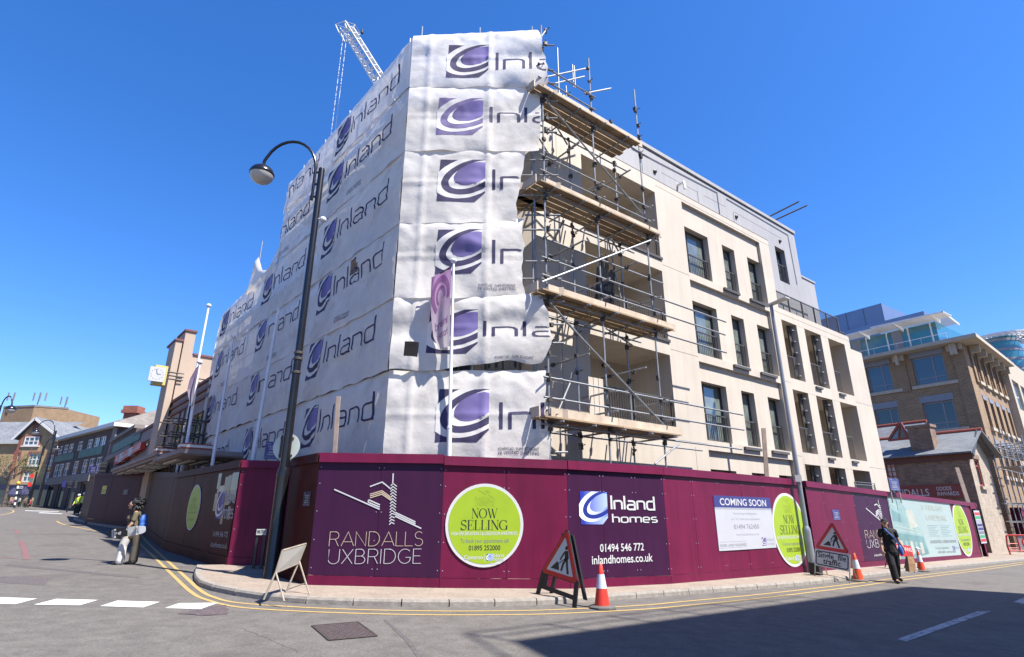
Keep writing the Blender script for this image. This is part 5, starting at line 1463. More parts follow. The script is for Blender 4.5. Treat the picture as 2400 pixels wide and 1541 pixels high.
f4, e4, t4 = flagpole('tallest white flagpole, in front of the cream clock tower', 445, 950, 489, 719, 26.0, .08, .05)
f5, e5, t5 = flagpole('short flagpole with a drooping pale flag below the clock tower', 430, 1085, 468, 852, 24.0, .08, .05)
M['flag'] = grad_mat('purple_flag_cloth', (.50, .46, .50), (.42, .24, .44), 'Y', .7, .6)
M['flag_pale'] = grad_mat('pale_flag_cloth', (.30, .27, .31), (.25, .17, .28), 'Y', .7, .45)
M['flag_ink'] = mat('flag_ink', (.26, .09, .29), .7, var=.1, trans=.4)
def flag(lab, pole_a, pole_b, outline_l, Y, m, prints=True):
    """cloth hanging beside the pole: right edge on the pole, left edge given by photo points"""
    n, k = 26, 14; mb = MB(); L = [at_depth(x, y, Y) for x, y in outline_l]
    def lp(v):
        s = v * (len(L) - 1); i = min(int(s), len(L) - 2); return L[i].lerp(L[i + 1], s - i)
    def P(u, v, off=0):
        p = lp(v).lerp(pole_a.lerp(pole_b, v), u)
        return p + V((0, -(.05 * math.sin(u * 9 + v * 3) * (1 - u) + .03 * math.sin(v * 7 + u * 4)) - .04 + off, 0))
    for j in range(n):
        for i in range(k):
            q = [(i / k, j / n), ((i + 1) / k, j / n), ((i + 1) / k, (j + 1) / n), (i / k, (j + 1) / n)]
            mb.face([P(*z) for z in q], 0, [(z[0], 1 - z[1]) for z in q])
    t = thing('flag', lab, 'flag', L[0], 'flags on the poles')
    mb.build('cloth', m, t, smooth=180, recalc=False)
    mb = MB(); mb.cyl(L[0] + V((0, -.04, 0)), pole_a + V((0, -.04, 0)), .018, n=6); mb.build('crossbar', M['black'], t)
    if prints:
        mb = MB(); mb.cut('lettering')
        for s, y in (('Inland', .70), ('homes', .84)):
            q, W = strokes(RN, s, 1, .12)
            for quad in q:
                pts = [(1 - (.16 + .72 * x / W) , y - .09 * yy) for x, yy in quad]
                mb.face([P(*p, -.012) for p in pts])
        mb.cut('emblem')
        for r0, r1 in ((.30, .42), (.16, .22)):
            for i in range(22):
                a0, a1 = 2.2 + i * .2, 2.2 + (i + 1) * .2
                mb.face([P(.5 + r * 1.05 * math.cos(a), .30 + r * .62 * math.sin(a), -.012) for r, a in ((r0, a0), (r1, a0), (r1, a1), (r0, a1)) ])
        mb.build_parts([M['flag_ink']], t)
flag('purple and white flag hanging from a crossbar in front of the corner sheets', at_depth(1058, 627, 13.22), at_depth(1054, 812, 13.22), [(1012, 655), (1011, 700), (1011, 740), (1016, 790), (1030, 822)], 13.2, M['flag'])
flag('pale purple flag drooping on the short pole below the clock tower', at_depth(467, 858, 23.9), at_depth(452, 952, 23.9), [(461, 866), (448, 890), (441, 915), (444, 935), (450, 952)], 23.9, M['flag_pale'], False)
# rough timber posts rising above the hoarding
for lab, P_, Q_, Y in (('grey timber post in front of the shaded left sheets', (786, 1065), (793, 929), 13.3), ('timber post rising above the right hoarding before the pale facade', (1796, 1130), (1790, 1004), 19.3), ('pale post above the right hoarding in front of the red shop board', (2272, 1180), (2243, 1096), 34.5)):
    a, b = at_depth(*P_, Y), at_depth(*Q_, Y); f = Fr((a.x, a.y, 0), V((1, 0, 0)))
    w = .045 * Y / 13; mb = MB(); d = b.x - a.x
    base = gz(a.x, a.y)
    mb.hexa([V((a.x - w - d, Y, base)), V((a.x + w - d, Y, base)), V((a.x + w - d, Y + .05, base)), V((a.x - w - d, Y + .05, base)), V((b.x - w, Y, b.z)), V((b.x + w, Y, b.z)), V((b.x + w, Y + .05, b.z)), V((b.x - w, Y + .05, b.z))])
    tag(mb.build('timber_post', M['wood'], loc=(a.x, a.y, base)), lab, 'post', 'timber posts behind the hoarding')

# ---------------------------------------------------------------- cones
def cone(lab, loc, H, body, rot=0):
    t = thing('traffic_cone', lab, 'traffic cone', loc, 'traffic cones along the kerb')
    g = V(loc); k = H / .75
    oc = lambda r, z, o=math.pi / 8: [g + V((r * k * math.cos(o + i * math.pi / 4), r * k * math.sin(o + i * math.pi / 4), z * k)) for i in range(8)]
    mb = MB(); R0, R1, R2 = oc(.255, .0), oc(.255, .03), oc(.20, .055)
    for a, b in ((R0, R1), (R1, R2)):
        for i in range(8): mb.face([a[i], a[(i + 1) % 8], b[(i + 1) % 8], b[i]])
    mb.face(R2); mb.face(R0); mb.build('base', M['cone_base'], t)
    rr = lambda z: (.142 - (.142 - .03) * (z - .05) / .70) * k
    pr = lambda z0, z1, d=0: [(rr(z0) + d, z0 * k), (rr(z1) + d, z1 * k)]
    mb = MB(); mb.lathe(g, [(.165 * k, .045 * k)] + pr(.055, .34) + pr(.341, .56) + pr(.561, .74) + [(.02 * k, .752 * k)], 24); mb.build('body', body, t, smooth=40)
    mb = MB(); mb.lathe(g, pr(.335, .575, .004), 24, cap=False); mb.build('sleeve', M['sleeve'], t, smooth=60, recalc=False)
    return t
def cone_px(lab, x, yb, yt, body):
    g = at_ground(x, yb); top = at_depth(x, yt, g.y); g.z += .004
    return cone(lab, g, top.z - g.z, body)
cone_px('bright red and white cone in the foreground beside the leaning roadworks sign', 1412, 1427, 1322, M['red_orange'])
cone_px('orange cone right of the single file traffic sign', 2013, 1363, 1297, M['orange'])
c3 = cone_px('faded orange cone behind the walking woman with a tied plastic bag on top', 2161, 1340, 1290, M['orange'])
# ---------------------------------------------------------------- roadworks signs
def tri(s, rad=.06, n=5):
    h = s * math.sqrt(3) / 2; P = [(-s / 2, 0), (s / 2, 0), (0, h)]; out = []
    cxy = (0, h / 3)
    for i, p in enumerate(P):
        d = math.hypot(p[0] - cxy[0], p[1] - cxy[1]); k = 1 - 2 * rad / d
        q = (cxy[0] + (p[0] - cxy[0]) * k, cxy[1] + (p[1] - cxy[1]) * k)
        a0 = math.atan2(p[1] - cxy[1], p[0] - cxy[0])
        out += [(q[0] + rad * math.cos(a0 + (j / n - .5) * math.radians(120)), q[1] + rad * math.sin(a0 + (j / n - .5) * math.radians(120))) for j in range(n + 1)]
    return out
def works_face(t, fr, s, b0, thick=.03):
    up = lambda pts, k, off: [(x * k, off + (y - s * .2887) * k + s * .2887) for x, y in pts]
    base = tri(s)
    mb = MB(); mb.prism(fr, up(base, 1, b0), -thick, 0); f = mb.build('sign_plate', M['black'], t)
    mb = MB(); mb.prism(fr, up(base, .955, b0), .001, .004); mb.build('red_border', M['red_sign'], f)
    mb = MB(); mb.prism(fr, up(tri(s, .03), .70, b0), .0045, .006); mb.build('white_face', M['sign_white'], f)
    mb = MB(); k = s
    def P(x, y): return (x * k, b0 + y * k)
    mb.face([fr.p(*P(.075 + .036 * math.cos(i * .52), .515 + .036 * math.sin(i * .52) ), .0075) for i in range(12)])          # head
    for pts, w in ((((.085, .47), (.115, .34)), .085), (((.115, .35), (.055, .25), (.035, .13)), .05), (((.125, .35), (.155, .25), (.20, .135), (.23, .13)), .05),
                   (((.06, .455), (-.0, .37), (-.035, .30)), .036), (((.12, .44), (.155, .36), (.06, .315)), .034), (((.07, .33), (-.06, .235)), .018)):
        for q in ribbon([P(*p) for p in pts], w * k): mb.face([fr.p(a, b, .0075) for a, b in q])
    mb.face([fr.p(*P(*p), .0075) for p in ((-.25, .13), (-.02, .13), (-.05, .22), (-.10, .27), (-.15, .22))])                  # heap
    mb.build('pictogram', M['black'], f, recalc=False)
    return f
pl = at_ground(1259, 1392, .11); pr = at_ground(1345, 1425, 0.0)
t = thing('roadworks_sign', 'red triangle men at work sign leaning on black plastic legs, one foot off the kerb', 'roadworks sign', (pl + pr) / 2)
u = (pr - pl).normalized(); n0 = u.cross(V((0, 0, 1))).normalized(); v = (n0.cross(u) * -1); v = (u.cross(n0) * -1) if False else n0.cross(u)
v = (v if v.z > 0 else -v); v = (v - n0 * .17).normalized()
fr = Fr((pl + pr) / 2, u, v, u.cross(v))
Wd = (pr - pl).length; s1 = Wd * 1.04
works_face(t, fr, s1, .40)
mb = MB()
for sx in (-1, 1):
    x = sx * Wd * .5
    mb.hexa([fr.p(x - .05, -.02, -.03), fr.p(x + .05, -.02, -.03), fr.p(x + .05, -.02, .0), fr.p(x - .05, -.02, .0), fr.p(x * .90 - .055, .46, -.03), fr.p(x * .90 + .055, .46, -.03), fr.p(x * .90 + .055, .46, -.004), fr.p(x * .90 - .055, .46, -.004)])
mb.build('front_leg', M['black'], t)
mb = MB(); mb.box(fr, -Wd * .44, Wd * .44, .12, .20, -.03, -.005); mb.box(fr, -Wd * .42, -Wd * .40 + .1, .20, .43, -.03, -.006); mb.build('cross_bar', M['black'], t)
back = n0 * -.34
mb = MB()
for sx in (-1, 1):
    f0 = fr.p(sx * Wd * .46, 0) + back; f0.z = gz(f0.x, f0.y) + .11
    a = fr.p(sx * .12, .40 + s1 * .75, -.05); wv = fr.u * .04; hv = back.normalized() * .02
    mb.hexa([f0 - wv - hv, f0 + wv - hv, f0 + wv + hv, f0 - wv + hv, a - wv - hv, a + wv - hv, a + wv + hv, a - wv + hv])
mb.build('rear_leg', M['black'], t)
# second sign with the plate
pl = at_ground(1909, 1350, .11); pr = at_ground(1991, 1367, 0.01)
t = thing('roadworks_sign', 'men at work triangle above a white plate reading Single file traffic', 'roadworks sign', (pl + pr) / 2)
u = (pr - pl).normalized(); n0 = u.cross(V((0, 0, 1))).normalized(); v = n0.cross(u); v = (v if v.z > 0 else -v); v = (v - n0 * .12).normalized()
fr = Fr((pl + pr) / 2, u, v, u.cross(v)); Wd = (pr - pl).length
a0, a1, b0, b1 = fr.rect((1912, 1297), (1999, 1309), (1994, 1341), (1906, 1330))
s2 = Wd * 1.02
hPl = .48; bPl = .30
works_face(t, fr, s2, bPl + hPl + .02)
mb = MB(); mb.box(fr, -s2 * .5, s2 * .5, bPl, bPl + hPl, -.02, 0); p = mb.build('text_plate', M['sign_white'], t)
mb = MB(); rr = [(-s2 * .45, bPl + .05), (s2 * .45, bPl + .05), (s2 * .45, bPl + hPl - .05), (-s2 * .45, bPl + hPl - .05)]
rr = [(rr[0][0] + .04, rr[0][1]), (rr[1][0] - .04, rr[1][1]), (rr[1][0], rr[1][1] + .04), (rr[2][0], rr[2][1] - .04), (rr[2][0] - .04, rr[2][1]), (rr[3][0] + .04, rr[3][1]), (rr[3][0], rr[3][1] - .04), (rr[0][0], rr[0][1] + .04)]
for q in ribbon(rr, .03, True): mb.face([fr.p(x, y, .003) for x, y in q])
put_text(mb, fr, 'Single  file', 0, bPl + hPl * .54, .22, s2 * .80, .003, 0, .018); put_text(mb, fr, 'traffic', 0, bPl + hPl * .20, .22, s2 * .50, .003, 0, .018)
mb.build('lettering', M['black'], p, recalc=False)
mb = MB()
for sx in (-1, 1): mb.cyl(fr.p(sx * s2 * .49, -.02, -.02), fr.p(sx * s2 * .49, bPl + hPl, -.02), .016, n=6)
mb.cyl(fr.p(-s2 * .49, .1, -.02), fr.p(s2 * .49, .1, -.02), .012, n=6); mb.build('frame', M['galv_frame'], t)
mb = MB()
for sx in (-1, 1):
    f0 = fr.p(sx * s2 * .42, 0) - n0 * .75; f0.z = gz(f0.x, f0.y) + .11
    mb.cyl(f0, fr.p(sx * s2 * .4, bPl + hPl + .1, -.03), .015, n=6)
mb.build('rear_leg', M['galv_frame'], t)
w = fr.p(-s2 * .55, 0) - n0 * .35; w.z = gz(w.x, w.y) + .11
mb = MB(); f = Fr(w, u); mb.box(f, -.18, .12, 0, .34, -.12, .1); tag(mb.build('sandbag', M['black'], loc=w), 'black weight block beside the foot of the single file sign', 'sandbag')
# blank frame sign seen from behind
q = [at_ground(618, 1406, .10), at_ground(670, 1389, .11), at_ground(666, 1410, .10), at_ground(725, 1393, .11)]
t = thing('frame_sign', 'blank grey folding sign on thin metal legs at the pavement corner', 'sign', q[0])
Ym = (q[0].y + q[1].y) / 2
c = [at_depth(662, 1291, q[0].y + .15), at_depth(717, 1275, q[1].y + .15), at_depth(699, 1321, q[1].y + .1), at_depth(646, 1343, q[0].y + .1)]
nn = (c[1] - c[0]).cross(c[2] - c[1]).normalized() * .012
mb = MB(); mb.hexa([c[3] - nn, c[2] - nn, c[2] + nn, c[3] + nn, c[0] - nn, c[1] - nn, c[1] + nn, c[0] + nn]); mb.build('board', M['board_back'], t)
mb = MB()
for a, b in ((c[0], c[1]), (c[1], c[2]), (c[2], c[3]), (c[3], c[0])): mb.cyl(a, b, .019, n=6)
mb.build('frame', M['galv_frame'], t)
for a, b in ((c[0].lerp(c[3], .95), q[0]), (c[1].lerp(c[2], .95), q[1])):
    mb = MB(); mb.cyl(a, b, .017, n=6); mb.build('leg', M['galv_frame'], t)
for a, b in ((c[3].lerp(c[0], .02), q[2]), (c[2].lerp(c[1], .12), q[3])):
    mb = MB(); mb.cyl(a, b, .015, n=6); mb.build('leg', M['galv_frame'], t)
mb = MB(); mb.cyl(q[1].lerp(c[2], .1), q[3].lerp(c[2], .35), .012, n=6); mb.build('brace', M['galv_frame'], t)
# red board behind the woman
g = at_ground(2135, 1340, .05); fr = Fr(g, V((1, .12, 0)))
a0, a1, b0, b1 = fr.rect((2112, 1273), (2145, 1280), (2139, 1308), (2106, 1303))
t = thing('frame_sign', 'red pedestrians board on a low frame half hidden behind the walking woman', 'sign', g)
f2 = Fr(g, (fr.u + V((0, 0, -.16))), V((.1, .25, 1)))
mb = MB(); mb.box(f2, a0 - .45, a1, b0, b1, -.015, 0); mb.build('board', M['red_sign'], t)
mb = MB(); put_text(mb, f2, 'PEDESTRIANS', (a0 + a1) / 2 - .2, b1 - .2, .2, (a1 - a0 + .45) * .9, .003, 0, .01); mb.build('lettering', M['white'], t, recalc=False)
for a in (a0 - .3, a1 - .1):
    mb = MB(); mb.cyl(f2.p(a, b0, 0), V((f2.p(a, 0, 0).x, g.y + .1, gz(g.x, g.y))), .016, n=6); mb.build('leg', M['black'], t)
    mb = MB(); mb.cyl(f2.p(a, b1 - .1, -.03), V((f2.p(a, 0, 0).x + .05, g.y + .7, gz(g.x, g.y) + .1)), .016, n=6); mb.build('leg', M['black'], t)
# red plastic barrier with a ten limit disc
g = at_ground(2385, 1306)
fr = Fr((g.x, g.y, 0), V((1, -.25, 0)))
a0, a1, b0, b1 = fr.rect((2362, 1254), (2420, 1256), (2420, 1304), (2364, 1304)); zb = gz(g.x, g.y)
t = thing('plastic_barrier', 'red plastic barrier with a white speed limit disc at the right edge', 'barrier', g)
mb = MB(); H = b1 - zb
M['barrier_red'] = mat('barrier_red_plastic', (.52, .025, .025), .45, var=.08)
mb.path([fr.p(a0, zb + .1), fr.p(a0 - .05, zb + H * .5), fr.p(a0 + .02, zb + H * .95), fr.p(a0 + .12, zb + H), fr.p(a0 + 2.2, zb + H)], .045, 8); mb.path([fr.p(a0, zb + .35), fr.p(a0 + 2.2, zb + .35)], .045, 8); mb.path([fr.p(a0 + .55, zb + .35), fr.p(a0 + .55, zb + H)], .04, 8)
for k in range(2): mb.path([fr.p(a0 - .02, zb + .5 + .25 * k), fr.p(a0 + .55, zb + .5 + .25 * k)], .03, 6)
mb.build('frame', M['barrier_red'], t, smooth=60)
mb = MB(); mb.box(fr, a0 + .6, a0 + 2.15, zb + .42, zb + H - .06, -.02, .01); mb.build('infill', M['board_back'], t)
mb = MB(); cx, cy, r = a0 + 1.12, zb + .42 + (H - .48) / 2, (H - .48) * .52
disc = lambda k: [(cx + k * math.cos(i * math.pi / 16), cy + k * math.sin(i * math.pi / 16)) for i in range(32)]
mb.prism(fr, disc(r), .011, .016, 0); mb.prism(fr, disc(r * .78), .0165, .02, 1)
put_text(mb, fr, '10', cx, cy - r * .4, r * 1.1, r * .95, .023, 2, .03); mb.build('speed_disc', [M['red_sign'], M['sign_white'], M['black']], t, recalc=False)
for a in (a0, a0 + 1.9):
    mb = MB(); mb.box(fr, a - .06, a + .06, zb - .01, zb + .12, -.28, .28); mb.build('foot', M['black'], t)
# metal pedestrian barrier tops above the right hoarding
o = at_depth(2035, 1150, P5.y + 1.0); fr = Fr((o.x, o.y, 0), RDIR)
a0, a1, b0, b1 = fr.rect((2006, 1131), (2052, 1133), (2052, 1165), (2006, 1160))
t = thing('steel_barrier', 'galvanised crowd barrier tops showing above the right-hand hoarding', 'barrier', fr.p(a0, 0))
zb = gz(o.x, o.y)
mb = MB(); mb.path([fr.p(a0, zb), fr.p(a0, b1), fr.p(a1, b1), fr.p(a1, zb)], .025, 6)
mb.cyl(fr.p(a0, b1 - .1), fr.p(a1, b1 - .1), .015, n=6)
for i in range(9): x = a0 + (a1 - a0) * (i + .5) / 9; mb.cyl(fr.p(x, b1 - .8), fr.p(x, b1 - .1), .012, n=5)
mb.build('rails', M['galv'], t)

# ---------------------------------------------------------------- tower crane behind
M['crane'] = mat('white_crane_steel', (.72, .72, .70), .5, var=.05)
tip, piv = at_depth(812, 66, 56), at_depth(1000, 372, 46)
t = thing('tower_crane', 'white lattice crane jib reaching into the sky behind the wrapped building', 'crane', (piv.x, piv.y, 0))
d = (tip - piv).normalized(); sd = d.cross(V((0, 0, 1))).normalized(); up = sd.cross(d)
Lj = (tip - piv).length; hw = .62
def jp(s, a, b): return piv + d * s + sd * a + up * b
mb = MB(); ns = int(Lj / 1.75)
for a, b in ((-hw, -.5), (hw, -.5), (-hw, .6), (hw, .6)): mb.cyl(jp(-6, a, b), jp(Lj, a, b), .085, n=5)
for i in range(-3, ns):
    s, e = i * Lj / ns, (i + 1) * Lj / ns
    for b in (-.5, .6):
        mb.cyl(jp(s, -hw, b), jp(s, hw, b), .055, n=4); mb.cyl(jp(s, -hw, b), jp(e, hw, b), .04, n=4); mb.cyl(jp(s, hw, b), jp(e, -hw, b), .04, n=4)
    for a in (-hw, hw): mb.cyl(jp(s, a, -.5), jp(s, a, .6), .045, n=4); mb.cyl(jp(s, a, -.5), jp(e, a, .6), .045, n=4)
mb.build('jib', M['crane'], t)
mb = MB(); h = [at_depth(x, y, 56) for x, y in ((786, 58), (807, 50), (832, 58), (822, 74), (795, 78))]
off = V((.3, 1.4, 0))
for k in range(5):
    mb.cyl(h[k], h[(k + 1) % 5], .06, n=4); mb.cyl(h[k] + off, h[(k + 1) % 5] + off, .06, n=4); mb.cyl(h[k], h[k] + off, .05, n=4); mb.cyl(h[k], tip, .05, n=4)
mb.build('jib_head', M['crane'], t)
mb = MB()
for dx in (0, .45): mb.cyl(tip + V((dx - .3, 0, -1)), V((tip.x + dx - .3, tip.y, 6)), .032, n=4)
mb.build('hoist_rope', M['crane'], t)
mb = MB(); p = at_depth(849, 74, 55); mb.lathe(p, [(.18, -.3), (.18, .2), (.05, .3)], 8); mb.build('beacon', M['black'], t)
mb = MB(); z1 = piv.z - 2
for a, b in ((-.8, -.8), (.8, -.8), (.8, .8), (-.8, .8)): mb.cyl(V((piv.x + a, piv.y + b, 0)), V((piv.x + a, piv.y + b, z1 + 2)), .1, n=4)
for i in range(int(z1 / 1.8)):
    z = i * 1.8
    for (a, b), (c_, d_) in (((-.8, -.8), (.8, -.8)), ((.8, -.8), (.8, .8)), ((.8, .8), (-.8, .8)), ((-.8, .8), (-.8, -.8))): mb.cyl(V((piv.x + a, piv.y + b, z)), V((piv.x + c_, piv.y + d_, z + 1.8)), .05, n=4)
mb.build('mast', M['crane'], t)
# loose tubes overhanging the roof edge
for (a, b), lab in ((((1803, 508), (1872, 473)), 'scaffold tube jutting into the sky over the grey roof edge, the upper of two'), (((1817, 516), (1891, 482)), 'scaffold tube jutting into the sky over the grey roof edge, the lower of two')):
    q = fG.on(*a, -.5); P_ = fG.p(*q, -.5); Q_ = at_depth(*b, P_.y - .4)
    P_ = P_ - (Q_ - P_) * .6
    mb = MB(); mb.cyl(P_, Q_, .04, n=6); tag(mb.build('scaffold_tube', M['steel_rust'], loc=P_, smooth=50), lab, 'scaffold tube', 'loose tubes on the roof')
# ---------------------------------------------------------------- materials of the surrounding buildings
M['cream_render'] = mat('cream_render', (.47, .365, .28), .8, var=.06, nscale=1, big=.08)
M['render_red'] = mat('red_brown_coping', (.16, .055, .05), .7, var=.1)
M['shaded_render'] = mat('shaded_cream_render', (.30, .235, .22), .75, var=.12, nscale=1.2, big=.1)  # cream render darkened for the shaded street front; canopies share it
M['dark_brick'] = mat('dark_red_brick', (.075, .036, .032), .85, pattern='brick', col2=(.05, .026, .026), var=.15, nscale=1)
M['yellow_brick'] = mat('yellow_brick', (.46, .30, .15), .85, pattern='brick', col2=(.38, .24, .12), var=.15, nscale=1, pw=.3, ph=.1)
M['red_brick'] = mat('red_brick', (.33, .10, .06), .85, pattern='brick', var=.15, nscale=1, pw=.3, ph=.1)
M['tan_brick'] = mat('tan_brick', (.32, .20, .10), .85, pattern='brick', col2=(.25, .155, .08), var=.12, nscale=1, pw=.45, ph=.15, mortar=.02)
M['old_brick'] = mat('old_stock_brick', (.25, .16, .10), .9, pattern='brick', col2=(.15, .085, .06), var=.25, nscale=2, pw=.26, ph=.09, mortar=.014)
M['sunlit_brick'] = mat('sunlit_brick', (.44, .36, .27), .9, pattern='brick', col2=(.34, .27, .20), var=.15, nscale=2, pw=.26, ph=.09, mortar=.014)  # paler copy of the cottage brick paints sunlight on the gable
M['slate'] = mat('grey_slate', (.19, .20, .215), .7, pattern='brick', col2=(.14, .15, .165), var=.15, nscale=1, pw=.4, ph=.22, mortar=.012)
M['tile_brown'] = mat('brown_grey_tile', (.20, .175, .15), .8, pattern='brick', col2=(.15, .13, .11), var=.2, nscale=1, pw=.3, ph=.2, mortar=.012)
M['frame_grey'] = mat('pale_grey_window_frame', (.24, .25, .29), .45, var=.05)
M['pale_render'] = mat('pale_cream_render', (.52, .36, .24), .85, var=.05)
M['green_panel'] = mat('verdigris_panel', (.10, .20, .165), .7, var=.2, nscale=1.5, big=.1)
M['stone_trim'] = mat('grey_stone_trim', (.22, .195, .18), .85, var=.15, nscale=2)
M['white_trim'] = mat('white_painted_trim', (.70, .69, .67), .6, var=.05)
M['red_paint'] = mat('red_oxide_paint', (.34, .07, .035), .6, var=.1)
M['rust_board'] = mat('rust_brown_board', (.13, .045, .03), .7, var=.1)
M['blue_steel'] = mat('blue_grey_steel', (.22, .27, .40), .35, metal=.4, var=.06, nscale=.5)
M['concrete'] = mat('pale_concrete', (.50, .43, .34), .85, var=.08)
M['ochre'] = mat('ochre_yellow_paint', (.55, .44, .14), .6, var=.08)
def bld(name, lab, P): return thing(name, lab, 'building', (P[0], P[1], gz(P[0], P[1])))
def quad_wall(mb, fr, a0, a1, b0, b1, d, m=0):
    mb.box(fr, a0, a1, b0, b1, -d, 0, m)
# ---- art deco clock store
NS = V((-LDIR.y, LDIR.x, 0))                                             # out towards the left-hand street
if NS.x > 0: NS = -NS
fS = Fr(C0, -LDIR)
store = bld('clock_building', 'cream art deco store with stepped clock tower and a street canopy', C0 + LDIR * 26)
zP = (fS.on(408, 942)[1] + fS.on(474, 896)[1]) / 2
zP2 = (fS.on(331, 1012)[1] + fS.on(364, 992)[1]) / 2
w1, w2 = fS.rect((404, 999), (440, 982), (434, 1030), (401, 1040)), fS.rect((452, 973), (480, 962), (476, 1020), (446, 1031))
w3 = fS.rect((332, 1037), (356, 1029), (353, 1043), (331, 1056))
w1 = (w1[0], w1[1], w1[2] - .3, w1[3]); w2 = (w2[0], w2[1], w1[2], w1[3])
mb = MB()
facade(mb, fS, -25.4, -16.8, 0, zP, [(*w1, .2), (*w2, .2)])
facade(mb, fS, -35.5, -27.2, 0, zP2, [(*w3, .15)])
mb.face([fS.p(-16.8, 0, 0), fS.p(-16.8, zP, 0), fS.p(-16.8, zP, -8), fS.p(-16.8, 0, -8)])
mb.face([fS.p(-35.5, zP2, 0), fS.p(-16.8, zP2, 0), fS.p(-16.8, zP2, -8), fS.p(-35.5, zP2, -8)]); mb.face([fS.p(-25.4, zP, 0), fS.p(-16.8, zP, 0), fS.p(-16.8, zP, -8), fS.p(-25.4, zP, -8)])
mb.build('wall', M['shaded_render'], store, recalc=False)
mb = MB()
for z in (zP - .12, zP - .55, zP - .95): mb.box(fS, -25.3, -16.8, z, z + .14, .003, .10)
mb.box(fS, -35.5, -27.3, zP2 - .15, zP2 + .02, .003, .1); mb.build('moulding', M['render_red'], store)
for w in (w1, w2): window(fS, *w, .2, store, fm=M['ochre'], gm=M['glass_teal'], mull=(.33, .66), trans=(.33, .66), fw=.09)
window(fS, *w3, .15, store, fm=M['ochre'], gm=M['glass_dark'], mull=(.5,), fw=.07)
fT = Fr(C0 + LDIR * 25.1, -NS)                                            # face looking back along the street
pil = fT.rect((432, 777), (457, 781), (432, 930), (407, 930)); zpil = fT.on(445, 778)[1]
pil = (fT.on(420, 860)[0], fT.on(445, 860)[0]); 
fin = (fT.on(399, 862)[0], fT.on(415, 862)[0]); zfin = fT.on(418, 801)[1]
zlow = fT.on(470, 836)[1]
mb = MB()
mb.box(fT, pil[0], pil[1], 0, zpil, -2.0, 0); mb.box(fT, pil[1] + .003, pil[1] + 4.5, 0, zlow, -2.0, -.02); mb.box(fT, fin[0], fin[1], 2.5, zfin, -1.6, .15); mb.box(fT, fin[1] + .003, pil[0] - .003, 2.5, zfin - .02, -1.5, -.55)
for i in range(3):
    z = fT.on(445, 882 + 9 * i)[1]; mb.box(fT, pil[1] + .25, pil[1] + 3.0, z - .08, z + .08, -.017, .10)
tag(mb.build('tower', M['cream_render'], store), 'sunlit cream clock tower of stepped fins')
mb = MB()
for a0, a1, z, c in ((pil[0] - .06, pil[1] + .06, zpil, .08), (fin[0] - .06, fin[1] + .06, zfin, .22), (pil[1] + .07, pil[1] + 4.5, zlow, .06)): mb.box(fT, a0, a1, z + .003, z + .12, -2.05, c)
mb.build('coping', M['render_red'], store)
cf = Fr(fT.p(0, 0, .45), -NS)
ck = cf.rect((353, 858), (388, 864), (383, 899), (346, 890))
mb = MB(); mb.box(cf, ck[0] + .25, ck[1] + .12, ck[2] - .14, ck[3] + .14, -.62, -.05); clk = mb.build('clock', M['ochre'], store)
mb = MB(); mb.box(cf, ck[0], ck[1], ck[2], ck[3], -.045, .05); mb.build('dial', M['white_board'], clk)
mb = MB(); cx, cy, rr = (ck[0] + ck[1]) / 2, (ck[2] + ck[3]) / 2, (ck[1] - ck[0]) / 2
for i in range(12):
    a = i * math.pi / 6
    for q in ribbon([(cx + rr * .72 * math.sin(a), cy + rr * .72 * math.cos(a)), (cx + rr * .84 * math.sin(a), cy + rr * .84 * math.cos(a))], .05): mb.face([cf.p(x, y, .054) for x, y in q])
for a, L_ in ((-.25, .75), (1.5, .5)):
    for q in ribbon([(cx, cy), (cx + rr * L_ * math.sin(a), cy + rr * L_ * math.cos(a))], .06): mb.face([cf.p(x, y, .056) for x, y in q])
mb.build('hands', M['grey_ink'], clk, recalc=False)
mb = MB()
for y in (870, 878, 886):
    z = cf.on(400, y)[1]; mb.cyl(cf.p(ck[1] + .2, z, -.3), cf.p(pil[0] + .3, z, -.3), .035, n=5)
mb.build('clock_bracket', M['grey_dark'], store)
def canopy(px, c, depth, lights):
    f = Fr(fS.p(0, 0, c), -LDIR); a0, a1, b0, b1 = f.rect(*px); b0 -= .22; b1 -= .28
    mb = MB(); mb.box(f, a0, a1, b0, b1, -c + .01, 0); mb.box(f, a0 - .06, a1 + .06, b1 - .1, b1 + .06, -c + .01, .08); cn = mb.build('canopy', M['shaded_render'], store)
    mb = MB()
    for k in range(lights):
        cc = -c + .4 + (c - .7) * k / max(1, lights - 1)
        for s in range(int((a1 - a0) / 3)):
            x = a0 + .4 + s * 3; mb.box(f, x, x + 2.2, b0 - .05, b0 - .004, cc - .09, cc + .09)
    mb.build('soffit_strip', M['white_trim'], cn)  # white colour stands in for light on the soffit
    mb = MB(); mb.box(f, a1 - .4, a1 + .075, b1 + .063, b1 + .11, -.9, .1, 0); mb.box(f, a1 - .4, a1 + .075, b1 + .113, b1 + .2, -.9, .1, 1); mb.box(f, a1 - .4, a1 + .075, b1 + .203, b1 + .24, -.9, .1, 0)
    mb.build('canopy_crest', [M['red_paint'], M['white_trim']], cn)
    return f, a0, a1, b0, b1
canopy(((264, 1099), (373, 1042), (372, 1053), (264, 1107)), 1.6, 1.6, 4)
canopy(((366, 1064), (432, 1034), (431, 1048), (366, 1075)), 2.1, 2.1, 4)
